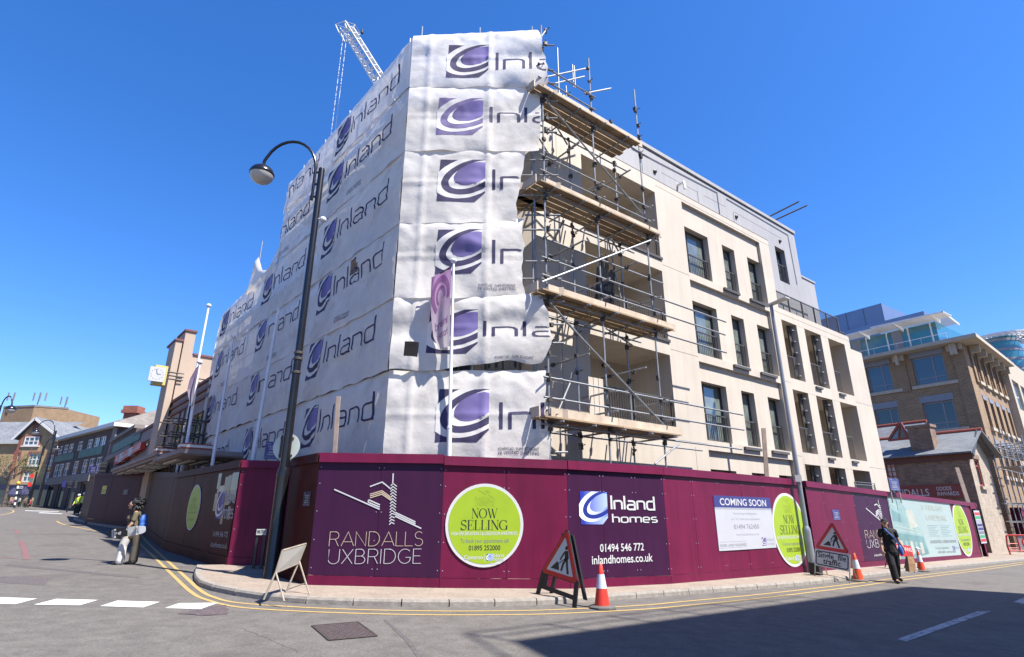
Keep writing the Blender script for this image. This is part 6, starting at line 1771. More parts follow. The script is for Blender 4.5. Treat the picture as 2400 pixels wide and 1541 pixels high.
# dark access scaffold beside the canopy
t = thing('access_scaffold', 'small dark scaffold bay against the store at the end of the white sheets', 'scaffolding', fS.p(-16.5, 1.5, .8))
mb = MB()
for a in (-17.9, -17.0, -16.2):
    for c in (.15, .9): mb.cyl(fS.p(a, 1, c), fS.p(a, 6.4, c), .035, n=5)
for z in (4.7, 5.2, 5.8): 
    for c in (.15, .9): mb.cyl(fS.p(-18.3, z, c), fS.p(-15.7, z, c), .035, n=5)
    for a in (-17.9, -17.0, -16.2): mb.cyl(fS.p(a, z, .2), fS.p(a, z, 1.7), .03, n=5)
mb.build('tubes', M['steel_rust'], t)
mb = MB(); mb.box(fS, -18.2, -15.8, 4.62, 4.67, .15, .9); mb.build('platform', M['black'], t)
# ---- lower dark brick shop beyond the store, with green panel and coloured letter blocks
shop = bld('brick_shop', 'dark brick shop between the clock building and the slate-roofed terrace, with a green panel', C0 + LDIR * 39)
g1 = fS.rect((268, 1038), (330, 1017), (330, 1039), (267, 1055))
zs = (fS.on(290, 1015)[1] + fS.on(345, 996)[1]) / 2
mb = MB(); mb.box(fS, -47, -35.6, 0, zs, -8, -.01); mb.build('wall', M['dark_brick'], shop)
mb = MB(); mb.box(fS, -47, -35.6, zs, zs + .25, -.5, .15); mb.box(fS, -47, -35.6, g1[2] - .5, g1[2] - .12, -.009, .18); mb.build('cornice', M['stone_trim'], shop)
mb = MB(); mb.box(fS, g1[0], g1[1], g1[2], g1[3], -.009, .08); mb.build('panel', M['green_panel'], shop)
t = thing('letter_blocks', 'row of red, white and orange shop letter blocks above the canopy', 'shop sign', fS.p(-38, g1[2] - 1.5))
for i in range(8):
    x0, y0, y1 = 272 + i * 7.2, 1068 - i * 4.0, 1086 - i * 4.6
    a0, b1 = fS.on(x0, y0 + 1, .3); a1, b0 = fS.on(x0 + 6, y1, .3)
    mb = MB(); mb.box(fS, a0, a1, b0, b1, .05, .32); mb.box(fS, a0 + (a1 - a0) * .25, a1, b0 + (b1 - b0) * .3, b0 + (b1 - b0) * .42, .321, .34, 1)
    mb.build('letter', [[M['red_orange'], M['white_trim'], M['orange']][(0, 1, 2, 0, 1, 0, 0, 0)[i]], M['white_trim']], t)
# ---- long dark brick terrace with hipped roof
dD = ang(52, True); PD = at_depth(255, 1100, 55); PD = V((PD.x, PD.y, 0)); fD = Fr(PD, -dD)
ter = bld('brick_terrace', 'dark brick three storey terrace with grey hipped roof and green wall panels', PD)
aL = fD.on(118, 1100)[0]; zE_ = (fD.on(251, 1008)[1] + fD.on(135, 1036)[1]) / 2; zg = gz(PD.x, PD.y) - .2
zz5 = lambda x, y: (x / 5.134, 920 + y / 5.134)
rows = [[(700, 745, 650, 745), (765, 805, 635, 735), (825, 870, 620, 720), (935, 980, 592, 700), (1050, 1090, 570, 672), (1130, 1170, 553, 655), (1205, 1245, 535, 640)],
        [(650, 695, 865, 1015), (705, 755, 855, 1010), (770, 815, 845, 1005), (875, 915, 850, 985), (985, 1035, 815, 975), (1065, 1115, 790, 955), (1150, 1195, 780, 940)]]
ops = []
for k, rw in enumerate(rows):
    rs = [fD.rect(zz5(x0, y0), zz5(x1, y0), zz5(x1, y1), zz5(x0, y1)) for x0, x1, y0, y1 in rw]
    b0 = sum(r[2] for r in rs) / len(rs); b1 = sum(r[3] for r in rs) / len(rs)
    ops += [(r[0], r[0] + 1.5, b0, b1, .12) for r in rs]
gshop = [(aL + 1 + i * 3.6, aL + 3.2 + i * 3.6, zg + .6, zg + 3.2, .2) for i in range(int(-aL / 3.6))]
mb = MB(); facade(mb, fD, aL, 0, zg - 1, zE_, ops + gshop)
mb.face([fD.p(0, zg - 1, 0), fD.p(0, zE_, 0), fD.p(0, zE_, -11), fD.p(0, zg - 1, -11)]); mb.build('wall', M['dark_brick'], ter, recalc=False)
for o in ops: window(fD, *o[:4], .12, ter, fm=M['white_trim'], gm=M['glass'], mull=(.5,), trans=(.5,), fw=.10)
for o in gshop: window(fD, *o[:4], .2, ter, fm=M['stone_trim'], gm=M['glass_dark'], fw=.12, name='shop_window')
mb = MB()
zb = fD.on(190, 1122)[1]; mb.box(fD, aL, .1, zb - .35, zb + .45, .003, .16); mb.box(fD, -.9, .02, zg - 1, zE_ - .1, .004, .12); mb.box(fD, aL - .02, aL + .7, zg - 1, zE_ - .1, .004, .12); mb.build('stone_band', M['stone_trim'], ter)
for q in (((670, 770), (895, 725), (885, 805), (660, 845)), ((965, 690), (1245, 650), (1230, 745), (955, 790))):
    r = fD.rect(*[zz5(*p) for p in q]); mb = MB(); mb.box(fD, r[0], r[1], r[2], r[3], .004, .07); mb.build('wall_panel', M['green_panel'], ter)
mb = MB(); mb.box(fD, aL - .5, .5, zE_, zE_ + .35, -11.4, .55); mb.build('eaves', M['white_trim'], ter)
mb = MB(); zr = zE_ + 3.2; e0, e1, e2, e3 = [fD.p(*k) for k in ((aL - .5, zE_ + .355, .55), (.5, zE_ + .355, .55), (.5, zE_ + .355, -11.4), (aL - .5, zE_ + .355, -11.4))]
r0, r1 = fD.p(aL + 4.5, zr, -5.4), fD.p(-4.8, zr, -5.4)
for q in ((e0, e1, r1, r0), (e1, e2, r1), (e2, e3, r0, r1), (e3, e0, r0)): mb.face(q)
roof = mb.build('roof', M['tile_brown'], ter, recalc=False)
fch = Fr(fD.p(-4.5, 0, -5), V((1, 0, 0))); cc = fch.rect((286, 950), (325, 953), (320, 985), (285, 985))
mb = MB(); mb.box(fch, cc[0] + .25, cc[1] - .25, cc[2] - 1.2, cc[3] - .8, -1.2, 0); mb.box(fch, cc[0], cc[1], cc[3] - .8, cc[3] - .45, -1.4, .2); mb.box(fch, cc[0] + .1, cc[1] - .1, cc[3] - .45, cc[3], -1.3, .1); mb.build('chimney', M['red_brick'], roof)
mb = MB(); q = fch.p(cc[1] + .4, cc[3] - 1.4, 0); mb.lathe(q, [(.02, 0), (.35, .02), (.4, .1)], 10, axis=V((.8, -.5, .3)), ux=V((0, 0, 1)).cross(V((.8, -.5, .3))).normalized()); mb.build('satellite_dish', M['black'], roof)
# ---- yellow brick gable building with cafe
PY = at_depth(0, 1190, 66); fY = Fr((0, PY.y, 0), V((1, 0, 0)))
gab = bld('gable_building', 'yellow brick gabled building with red brick trim above the cafe at the far left', PY)
R_ = lambda x0, y0, x1, y1: fY.rect((x0, y0), (x1, y0), (x1, y1), (x0, y1))
ax0, ax1, _, _ = R_(26, 1017, 126, 1190); zEa = fY.on(75, 1024)[1]; apx = fY.on(89, 985)
wins = [R_(58, 1024, 92, 1045), R_(66, 1063, 93, 1092), R_(35, 1062, 46, 1078), R_(53, 1103, 75, 1130), R_(23, 1099, 36, 1120), R_(113, 1066, 124, 1094), R_(106, 1106, 118, 1130)]
zg = fY.on(70, 1194)[1]
mb = MB(); facade(mb, fY, ax0, ax1, zg - 1, zEa, [(*w, .15) for w in wins if w[3] < zEa])
w0 = wins[0]
mb.face([fY.p(ax0, zEa), fY.p(ax1, zEa), fY.p(*apx)])
mb.face([fY.p(ax1, zg - 1), fY.p(ax1, zEa), fY.p(ax1, zEa, -9), fY.p(ax1, zg - 1, -9)]); mb.face([fY.p(ax0, zg - 1), fY.p(ax0, zEa), fY.p(ax0, zEa, -9), fY.p(ax0, zg - 1, -9)])
lx = ax0 - 14; mb.box(fY, lx, ax0 - .003, zg - 1, zEa - .6, -9, -2.0)
mb.build('wall', M['yellow_brick'], gab, recalc=False)
mb = MB()
for x in (ax0, ax1 - .35): mb.box(fY, x, x + .35, zg + 3.6, zEa, .003, .05)
for w in wins:
    mb.box(fY, w[0] - .15, w[1] + .15, w[3], w[3] + .2, .003, .06); 
    for x in (w[0] - .15, w[1] + .003): mb.box(fY, x, x + .147, w[2], w[3] - .003, .003, .06)
q = fY.on(83, 1003); mb.box(fY, q[0] - .25, q[0] + .25, q[1] - .6, q[1] + .6, .003, .06); mb.build('red_trim', M['red_brick'], gab)
for w in wins: window(fY, *w, -.02 if w[3] >= zEa else .12, gab, fm=M['white_trim'], gm=M['glass'], mull=(.33, .67) if w[1] - w[0] > 1.3 else (.5,), trans=(.5,), fw=.12)
for w in wins[:2]:
    mb = MB(); mb.box(fY, w[0] - .2, w[1] + .2, w[2] - .14, w[2] - .01, .003, .14); mb.build('window_sill', M['white_trim'], gab)
ov = .45
mb = MB()
for (ea, eb) in (((ax0 - ov, zEa - .35), apx), ((ax1 + ov, zEa - .35), apx)):
    for d0, d1, m in ((.45, -9, 0),):
        p0, p1 = fY.p(ea[0], ea[1], d0), fY.p(apx[0], apx[1] + .15, d0); p2, p3 = fY.p(apx[0], apx[1] + .15, d1), fY.p(ea[0], ea[1], d1)
        up = V((0, 0, .18)); mb.hexa([p0, p1, p2, p3, p0 + up, p1 + up, p2 + up, p3 + up])
zb2 = zEa - .6
mb.face([fY.p(lx, zb2, -1.6), fY.p(ax0, zb2, -1.6), fY.p(ax0 + 3, zb2 + 3.2, -5.5), fY.p(lx, zb2 + 3.2, -5.5)])
bx = R_(104, 998, 172, 1034); mb.face([fY.p(ax1 + ov, zEa - .5, -1.5), fY.p(ax1 + 4.5, zEa - .5, -1.5), fY.p(ax1 + 4.5, apx[1] - .9, -6), fY.p(apx[0] + 1, apx[1] - .3, -6)])
mb.build('roof', M['slate'], gab, recalc=False)
mb = MB()
for ea in ((ax0 - ov, zEa - .42), (ax1 + ov, zEa - .42)):
    for q in ribbon([ea, (apx[0], apx[1] + .12)], .26): mb.prism(fY, q, .46, .52)
mb.build('bargeboard', M['white_trim'], gab)
fa = R_(-10, 1137, 112, 1148)
mb = MB(); mb.box(fY, lx, ax1 + .2, fa[2], fa[3], .004, .35); fas = mb.build('fascia', M['navy'], gab)
a0, b0 = fY.on(38, 1146, .35); a1, _ = fY.on(55, 1143, .35)
mb = MB(); put_text(mb, fY, 'Pasta', a0, b0, .62, a1 - a0, .356, 0, .015, 'LEFT'); mb.build('lettering', M['white'], fas, recalc=False)
mb = MB(); mb.box(fY, lx, ax1, zg - .5, fa[2] - .003, .004, .05); mb.build('shopfront', M['glass_dark'], gab)
# ---- brown block with aerials behind
PB = at_depth(79, 960, 95); fB1 = Fr((PB.x, PB.y, 0), V((1, .55, 0))); fB0 = Fr((PB.x, PB.y, 0), V((1, -.18, 0)))
tw = bld('brick_tower_block', 'plain tan brick block with white aerials rising behind the gabled building', PB)
zt = fB0.on(79, 954)[1]; a_r = fB1.on(157, 970)[0]; a_l = fB0.on(8, 958)[0]
c0_, c1_, c2_ = fB0.p(a_l, 0), fB0.p(0, 0), fB1.p(a_r, 0); bk = V((0, 8, 0))
mb = MB()
bs = [c0_, c1_, c2_, c2_ + bk, c0_ + bk]
for i in range(5):
    p, q = bs[i], bs[(i + 1) % 5]; mb.face([p, q, V((q.x, q.y, zt)), V((p.x, p.y, zt))])
mb.face([V((p.x, p.y, zt)) for p in bs]); mb.build('wall', M['tan_brick'], tw, recalc=False)
mb = MB()
for p, q in ((c0_, c1_), (c1_, c2_)):
    f = Fr(p, q - p); mb.box(f, 0, (q - p).length, zt - .003, zt + .3, -.4, .06)
mb.build('coping', M['stone_trim'], tw)
for x, k in ((24, 2), (85, 3), (149, 2)):
    p = at_depth(x, 958 if x < 100 else 965, 95.5 if x < 100 else 99); p.z = zt
    mb = MB(); mb.cyl(p, p + V((0, 0, 2.6)), .08, n=6)
    for i in range(k):
        f = Fr(p + V((-.9 + .95 * i, -.2, .9)), V((1, .3 * (i - 1), 0))); mb.box(f, .12, .34, .2, 1.6, -.08, .08)
    mb.build('aerial', M['frame_grey'], tw)
# ---- right: brick office with deep eaves
PO = at_depth(2262, 830, 46); PO = V((PO.x, PO.y, 0)); fOL = Fr(PO, V((math.sin(math.radians(35)), -math.cos(math.radians(35)), 0))); fOR = Fr(PO, ang(49.5))
off = bld('brick_office', 'tan brick office building with deep eaves behind the brick cottage', PO)
zO = fOL.on(2250, 806)[1]
wA, wB, wC, wD = fOL.rect((2135, 842), (2208, 828), (2223, 894), (2148, 904)), fOL.rect((2028, 862), (2082, 849), (2096, 914), (2040, 922)), fOL.rect((2161, 946), (2233, 936), (2249, 1003), (2174, 1008)), fOL.rect((2049, 962), (2105, 956), (2112, 1005), (2060, 1012))
zt0, zt1, zu0, zu1 = wA[2], wA[3], wC[2], wC[3]
low = zu0 - (zt0 - zu0)
opsL = [(wA[0], wA[1], zt0, zt1, .25), (wB[0], wB[1], zt0, zt1, .25), (wC[0], wC[1], zu0, zu1, .25), (wD[0], wD[1], zu0, zu1, .25), (wC[0], wC[1], low, low + zu1 - zu0, .25)]
x0 = fOR.on(2303, 934)[0]; x1 = fOR.on(2315, 937)[0]; wd = 1.25; sp = 2.35
opsR = [(x0 + i * sp, x0 + i * sp + wd, z0, z1, .4) for i in range(5) for z0, z1 in ((zt0, zt1), (zu0, zu1), (low, low + 2.6))]
mb = MB(); facade(mb, fOL, -24, 0, -1, zO, opsL); facade(mb, fOR, 0, 13.5, -1, zO, opsR)
for k in range(2): mb.box(fOL, -.9 - .0, 0.0, -1, zO - .3, .003, .12) if k == 0 else mb.box(fOL, wB[1] + .55, wA[0] - .5, zt0 - .4, zO, .003, .10)
for i in range(6): mb.box(fOR, x0 - .85 + i * sp, x0 - .2 + i * sp, zt0 - .2, zO, .003, .14)
mb.face([fOL.p(-24, zO), fOL.p(0, zO), fOR.p(13.5, zO), fOR.p(13.5, zO) + (fOL.p(-24, 0) - fOL.p(0, 0))])
mb.build('wall', M['tan_brick'], off, recalc=False)
for o in opsL:
    window(fOL, *o[:4], .25, off, fm=M['frame_grey'], gm=M['glass_dark'] if o[2] < zt0 else M['glass'], mull=(.64,), trans=(.22,), fw=.13)
    mb = MB(); mb.box(fOL, o[0] - .1, o[1] + .1, o[3] + .003, o[3] + .55, -.2, .03); mb.build('lintel', M['frame_grey'], off)
    mb = MB(); mb.box(fOL, o[0] - .35, o[1] + .7, o[2] - .3, o[2] - .02, .004, .14); mb.build('window_sill', M['concrete'], off)
for o in opsR:
    window(fOR, *o[:4], .4, off, fm=M['frame_grey'], gm=M['glass_dark'], mull=(.5,), fw=.1)
    mb = MB(); mb.box(fOR, o[0] - .15, o[1] + .15, o[2] - .3, o[2] - .02, .004, .22); mb.build('window_sill', M['concrete'], off)
    mb = MB(); mb.box(fOR, o[0] - .05, o[1] + .05, o[3] + .003, o[3] + .4, -.3, .05); mb.build('lintel', M['frame_grey'], off)
ev = 1.25
mb = MB()
oc = PO + fOL.n * ev + fOR.n * ev * 0 ; 
pc_ = PO + (fOL.n + fOR.n) * (ev / (1 + fOL.n.dot(fOR.n)))
pl_, pr_ = fOL.p(-24, 0, ev), fOR.p(13.5, 0, ev)
bl_, br_ = fOL.p(-24, 0, -8), fOR.p(13.5, 0, -8)
for z, t_ in ((zO + .02, .32),):
    ring = [pl_, pc_, pr_, br_, PO - (fOL.n + fOR.n) * 6, bl_]
    lo_ = [V((p.x, p.y, z)) for p in ring]; hi_ = [V((p.x, p.y, z + t_)) for p in ring]
    mb.face(lo_); mb.face(hi_)
    for i in range(len(ring)): mb.face([lo_[i], lo_[(i + 1) % 6], hi_[(i + 1) % 6], hi_[i]])
mb.build('eaves', M['concrete'], off, recalc=False)
for a in (wA[1] + .9, wA[0] - .9, wB[0] - .8, -.5): mb = MB(); mb.box(fOL, a - .45, a + .45, zO - .55, zO - .003, .003, .35); mb.box(fOL, a - .12, a + .12, zO - .95, zO - .003, .36, .7); mb.build('eaves_bracket', M['concrete'], off)
for i in range(6): mb = MB(); a = x0 - .5 + i * sp; mb.box(fOR, a - .25, a + .25, zO - .6, zO - .003, .15, .8); mb.build('eaves_bracket', M['concrete'], off)
mb = MB(); mb.box(fOL, -24, -1.0, zO + .345, zO + 1.1, -2.2, -1.9); mb.build('parapet', M['old_brick'], off)
# rooftop glass storey with white louvres
fR2 = Fr(fOL.p(0, 0, -3.6), fOL.u)
q0 = fR2.on(2190, 745); q1 = fR2.on(2000, 800); zl1 = (q0[1] + q1[1]) / 2
pent = bld('rooftop_storey', 'blue glass rooftop storey with white louvred canopy above the brick office', fR2.p(-8, 0))
mb = MB(); mb.box(fR2, -24, -2.6, zO + .34, zl1 - .2, -8, 0); mb.build('glazing', M['glass_teal'], pent)
mb = MB()
for i in range(12): a = -24 + i * 1.9; mb.box(fR2, a, a + .12, zO + .34, zl1 - .2, .003, .06)
mb.build('mullions', M['white_metal'], pent)
for i in (1, 4, 7, 9): mb = MB(); a = -23.5 + i * 1.9; mb.box(fR2, a, a + .9, zO + .34, zl1 - .2, .004, .05); mb.build('wall_panel', M['frame_grey'], pent)
mb = MB()
for k in range(9): mb.box(fR2, -25, -1.2 + .0 * k, zl1 - .06, zl1 + .05, .1 + k * .22, .22 + k * .22)
for i in range(8): a = -24 + i * 3.1; mb.hexa([fR2.p(a, zl1 - .45, .01), fR2.p(a + .12, zl1 - .45, .01), fR2.p(a + .12, zl1 - .05, 2.0), fR2.p(a, zl1 - .05, 2.0), fR2.p(a, zl1, .01), fR2.p(a + .12, zl1, .01), fR2.p(a + .12, zl1 + .02, 2.1), fR2.p(a, zl1 + .02, 2.1)])
fR3 = Fr(fR2.p(-1.2, 0, 2.0), fOR.u)
for k in range(12): mb.box(fR3, k * .45, k * .45 + .1, zl1 - .05, zl1 + .04, -6, 0)
mb.box(fR3, 0, 5.5, zl1 - .1, zl1 + .06, -.12, 0); mb.build('louvre_canopy', M['white_metal'], pent)
railing(fOL, -24, -1.5, zO + 1.1, zO + 1.75, -2.05, pent, M['white_metal'], gap=1.9, name='roof_railing')
fR4 = Fr(fOL.p(0, 0, -9), fOL.u); qa = fR4.on(2065, 712); qb = fR4.on(1949, 742); zs1 = (qa[1] + qb[1]) / 2; qc = fR4.on(2172, 733)
mb = MB(); mb.box(fR4, -34, qa[0], zl1 - 1, zs1, -6, 0); mb.build('plant_room', M['blue_steel'], pent)
mb = MB()
for i in range(12): a = qa[0] - 1.9 * i; mb.box(fR4, a - .03, a, zl1 - 1, zs1, .002, .03)
mb.build('panel_seams', M['grey_dark'], pent)
mb = MB(); mb.box(fR4, -34, qc[0], zl1 - 1, qc[1], -5, .8); mb.build('plant_screen', M['blue_steel'], pent)
# round louvred tower
pc0 = at_depth(2345, 830, 72); 
rt = bld('round_tower', 'round blue glass stair tower with a white louvred ring roof, at the far right', pc0)
zt_ = at_depth(2345, 806, 72).z; r = 2.3
mb = MB(); mb.lathe((pc0.x, pc0.y, 0), [(r, 0), (r, zt_ + .4)], 24); mb.build('glass_drum', M['glass_teal'], rt, smooth=40)
mb = MB()
for k in range(4): z = zt_ - .2 - k * 1.3; mb.lathe((pc0.x, pc0.y, z), [(r + .05, 0), (r + .05, .35)], 24, cap=False)
mb.build('band', M['frame_grey'], rt)
mb = MB(); R1 = 4.2
o_ = V((pc0.x + .9, pc0.y, zt_ + .45))
mb.lathe(o_, [(R1, 0), (R1, .22), (R1 - .35, .22), (R1 - .35, 0), (R1, 0)], 32, cap=False)
for k in range(24):
    a = k * math.pi / 12; mb.cyl(o_ + V((1.2 * math.cos(a), 1.2 * math.sin(a), .3)), o_ + V((R1 * .97 * math.cos(a), R1 * .97 * math.sin(a), .12)), .07, n=4)
for rr_ in (2.0, 2.8, 3.5): mb.lathe(o_, [(rr_, .1), (rr_, .24), (rr_ + .18, .24), (rr_ + .18, .1)], 28, cap=False)
mb.lathe(o_, [(1.3, .1), (1.2, .5), (.2, .7)], 20); mb.build('louvre_ring', M['white_metal'], rt)
# cream office beyond
fCr = Fr(fOR.p(13.52, 0, .6), fOR.u); zc = fCr.on(2392, 866)[1]
cr = bld('cream_office', 'cream rendered office with teal windows cut off by the right edge', fCr.p(0, 0))
mb = MB(); cw = [(1.0 + i * 4.2, 4.2 + i * 4.2, z, z + 3.0, .3) for i in range(4) for z in (zt0 - 1.0, zu0 - 1.6)]
facade(mb, fCr, 0, 20, -1, zc, cw); mb.face([fCr.p(0, -1), fCr.p(0, zc), fCr.p(0, zc, -8), fCr.p(0, -1, -8)]); mb.face([fCr.p(0, zc), fCr.p(20, zc), fCr.p(20, zc, -8), fCr.p(0, zc, -8)]); mb.build('wall', M['concrete'], cr, recalc=False)
for o in cw: window(fCr, *o[:4], .3, cr, fm=M['white_metal'], gm=M['glass_teal'], mull=(.33, .66), trans=(.5,), fw=.1)
# ---- brick cottage
PK = at_depth(2266, 1060, 38); PK = V((PK.x, PK.y, 0)); fKL = Fr(PK, fOL.u); fKR = Fr(PK, ang(50))
cot = bld('brick_cottage', 'old brick cottage with slate roof, chimney and a red shop board', PK)
zk = fKL.on(2262, 1056)[1]; gR = fKR.on(2313, 1070)[0]; apz = fKL.on(2283, 1014)[1] + .35
wl = fKL.rect((2075, 1084), (2097, 1083), (2104, 1128), (2081, 1130)); wr = fKR.rect((2281, 1074), (2295, 1080), (2307, 1141), (2297, 1139))
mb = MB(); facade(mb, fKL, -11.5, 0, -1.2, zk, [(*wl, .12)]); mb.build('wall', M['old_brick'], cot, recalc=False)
mb = MB(); facade(mb, fKR, 0, gR, -1.2, zk, [(*wr, .15)]); mb.face([fKR.p(0, zk), fKR.p(gR, zk), fKR.p(gR / 2, apz)]); tag(mb.build('wall', M['sunlit_brick'], cot, recalc=False), 'brick gable wall coloured paler for sunlight')
window(fKL, *wl, .12, cot, fm=M['red_paint'], gm=M['lens'], mull=(.5,), trans=(.25, .5, .75), fw=.07)
wk = window(fKR, *wr, .15, cot, fm=M['red_paint'], gm=M['glass'], mull=(), trans=(.75,), fw=.12)
mb = MB(); mb.box(fKR, wr[0] - .15, wr[1] + .15, wr[2] - .22, wr[2] - .02, .004, .16, 0); mb.build('window_sill', M['sunlit_brick'], cot)
mb = MB(); mb.box(fKR, wr[0] - .1, wr[1] + .1, wr[3] + .002, wr[3] + .28, .004, .06); mb.build('arch', M['old_brick'], cot)
mb = MB(); mb.box(fKL, -11.6, .25, zk - .6, zk, .004, .10); mb.build('eaves_board', M['rust_board'], cot)
def roof_pair(f, a0, a1, w, z0, z1, ov=.35):
    mb = MB(); th = V((0, 0, .1)); k = (z1 - z0) / (w / 2)
    for s0, s1 in (((ov), -w / 2), (-w - ov, -w / 2)):
        p = [f.p(a0, z0 - ov * k, s0), f.p(a1, z0 - ov * k, s0), f.p(a1, z1, s1), f.p(a0, z1, s1)]; mb.hexa(p + [x + th for x in p])
    return mb
hw_ = gR * abs(fKR.u.dot(-fKL.n))
rf = roof_pair(fKL, -11.5, .35, hw_, zk, apz).build('roof', M['slate'], cot)
mb = MB(); mb.cyl(fKL.p(-7.0, apz + .12, -hw_ / 2), fKL.p(.38, apz + .12, -hw_ / 2), .13, n=8); mb.build('ridge_tiles', M['red_paint'], rf)
mb = MB()
for q in ribbon([fKR_p for fKR_p in ((-.25, zk - .35), (gR / 2, apz + .08), (gR + .3, zk - .35))], .25): mb.prism(fKR, q, .30, .38)
mb.build('bargeboard', M['grey_dark'], rf)
# higher roof with triangular gable light
dz1 = fKL.on(2112, 978)[1]
mb = roof_pair(Fr(fKL.p(0, 0, -hw_ * .35), fKL.u), -11.5, fKL.on(2114, 990)[0], hw_ * .9, zk + .6, dz1, .2); mb.build('roof', M['slate'], cot)
mb = MB(); e_a = fKL.on(2114, 990)[0]; mb.cyl(fKL.p(-11.5, dz1 + .12, -hw_ * .8), fKL.p(e_a + .1, dz1 + .12, -hw_ * .8), .11, n=8); mb.build('ridge_tiles', M['red_paint'], cot)
tp = [fKL.on(*p, -.6) for p in ((2083, 1033), (2132, 1028), (2110, 991))]
fTg = Fr(fKL.p(0, 0, -.6), fKL.u)
mb = MB(); mb.prism(fTg, tp, -.35, .02); tg = mb.build('gable_window', M['glass'], cot)
mb = MB()
for i in range(3):
    for q in ribbon([tp[i], tp[(i + 1) % 3]], .16): mb.prism(fTg, q, .02, .09 + .004 * i)
m_ = ((tp[0][0] + tp[1][0]) / 2, tp[0][1])
for q in ribbon([m_, tp[2]], .09): mb.prism(fTg, q, .025, .07)
mb.build('frame', M['red_paint'], tg)
fCh2 = Fr(fKL.p(0, 0, -.25), fKL.u); ch = fCh2.rect((2127, 1005), (2180, 1001), (2188, 1052), (2135, 1056))
mb = MB(); mb.box(fCh2, ch[0], ch[1], zk - .2, ch[3], -.9, 0); mb.box(fCh2, ch[0] - .08, ch[1] + .08, ch[3], ch[3] + .2, -1, .08); mb.build('chimney', M['old_brick'], cot)
sg_ = fKL.rect((2071, 1143), (2252, 1131), (2258, 1164), (2076, 1176))
t = thing('shop_board', 'red painted board with white GOODS INWARDS lettering on the brick cottage', 'sign', fKL.p(sg_[0], sg_[2], .05))
M['red_board'] = mat('faded_red_board', (.24, .045, .035), .6, var=.08)
mb = MB(); mb.box(fKL, sg_[0], sg_[1], sg_[2], sg_[3], .01, .06); mb.build('board', M['red_board'], t)
mb = MB(); Wb, Hb = sg_[1] - sg_[0], sg_[3] - sg_[2]
aR_ = fKL.on(2178, 1152)[0]; aLL = fKL.on(2080, 1152)[0]
put_text(mb, fKL, 'RANDALLS', aLL, sg_[2] + Hb * .22, Hb * .72, aR_ - aLL, .065, 0, .006, 'LEFT')
for s, y in (('GOODS', .56), ('INWARDS', .20)):
    a = fKL.on(2196, 1150)[0]; e = fKL.on(2232 if s[0] == 'G' else 2247, 1150)[0]
    put_text(mb, fKL, s, a, sg_[2] + Hb * y, Hb * .38, e - a, .065, 0, .01, 'LEFT')
mb.build('lettering', M['white'], t, recalc=False)
# ---- small scaffold at the far right
sc2 = thing('scaffolding', 'tangle of scaffold tubes against the cottage side at the right edge', 'scaffolding', fKR.p(gR + 2, -.5, 1.5))
mb = MB(); rnd = random.Random(4); ups = []
for i in range(5):
    for c in (.4, 1.7):
        a = gR - .1 + i * 1.7; ups.append(a); mb = MB(); mb.cyl(fKR.p(a, -1, c), fKR.p(a, zk + 1.6 + rnd.uniform(-.6, .9), c), .04, n=5); mb.build('standard', M['galv'], sc2)
mb = MB()
for z in (1.4, 2.6, zk - .9, zk + .1, zk + .7):
    for c in (.4, 1.7): mb.cyl(fKR.p(gR - .6, z, c), fKR.p(gR + 8, z, c), .04, n=5)
    for i in range(5): a = gR + i * 1.7; mb.cyl(fKR.p(a, z + .05, .1), fKR.p(a, z + .05, 2.0), .035, n=5)
mb.build('ledgers', M['galv'], sc2)
mb = MB()
for i in range(4): mb.cyl(fKR.p(gR + i * 1.7, .2 + .6 * (i % 2), 1.75), fKR.p(gR + 1.7 + i * 1.7, 3.2, 1.75), .035, n=5); mb.cyl(fKR.p(gR + 1.7 + i * 1.7, 2.2, 1.75), fKR.p(gR + i * 1.7, zk, 1.75), .035, n=5)
mb.build('braces', M['galv'], sc2)
mb = MB()
for k in range(5): mb.box(fKR, gR - .2, gR + 7, zk - .85, zk - .81, .5 + k * .24, .72 + k * .24)
mb.box(fKR, gR - .2, gR + 2.8, zk - .8, zk - .45, 1.72, 1.76); mb.build('platform', M['wood'], sc2)
# ---- office across the road (its shadow lies on the asphalt)
def gp(x, y): q = at_ground(x, y); return V((q.x, q.y, 0))
Hs = 20.0; sh_ = V((-SUN.x / SUN.z * Hs, -SUN.y / SUN.z * Hs, 0))
q1, q2, q3, q0 = gp(1195, 1502), gp(2145, 1376), gp(2560, 1402), gp(1270, 1541)
d0 = (q0 - q1).normalized()
ring = [q1, q2, q3, q3 + (q0 - q1).normalized() * 20 + V((3, 0, 0)), q1 + d0 * 22]
ring = [V((p.x, p.y, 0)) - sh_ for p in ring]
ob = bld('office_block', 'flat roofed building across the road, known by its shadow on the asphalt', (ring[0] + ring[1]) / 2)
mb = MB(); n = len(ring); Z0, Z1 = -1.0, Hs
for i in range(n):
    p, q = ring[i], ring[(i + 1) % n]; mb.face([V((p.x, p.y, Z0)), V((q.x, q.y, Z0)), V((q.x, q.y, Z1)), V((p.x, p.y, Z1))])
mb.face([V((p.x, p.y, Z1)) for p in ring]); mb.build('wall', M['tan_brick'], ob, recalc=False)
mb = MB(); dE = (ring[1] - ring[0]); k = .62
e0, e1 = ring[0] - dE.normalized() * .0, ring[0] + dE * k
for z, r_ in ((1.15, .035), (.6, .03)): mb.cyl(V((e0.x, e0.y, Z1 + z)), V((e1.x, e1.y, Z1 + z)), r_, n=6)
e2 = ring[0] + (ring[4] - ring[0]) * .5; mb.cyl(V((e0.x, e0.y, Z1 + 1.15)), V((e2.x, e2.y, Z1 + 1.15)), .035, n=6)
for i in range(7): p = e0.lerp(e1, i / 6); mb.cyl(V((p.x, p.y, Z1)), V((p.x, p.y, Z1 + 1.15)), .04, n=6)
mb.build('roof_railing', M['galv'], ob)
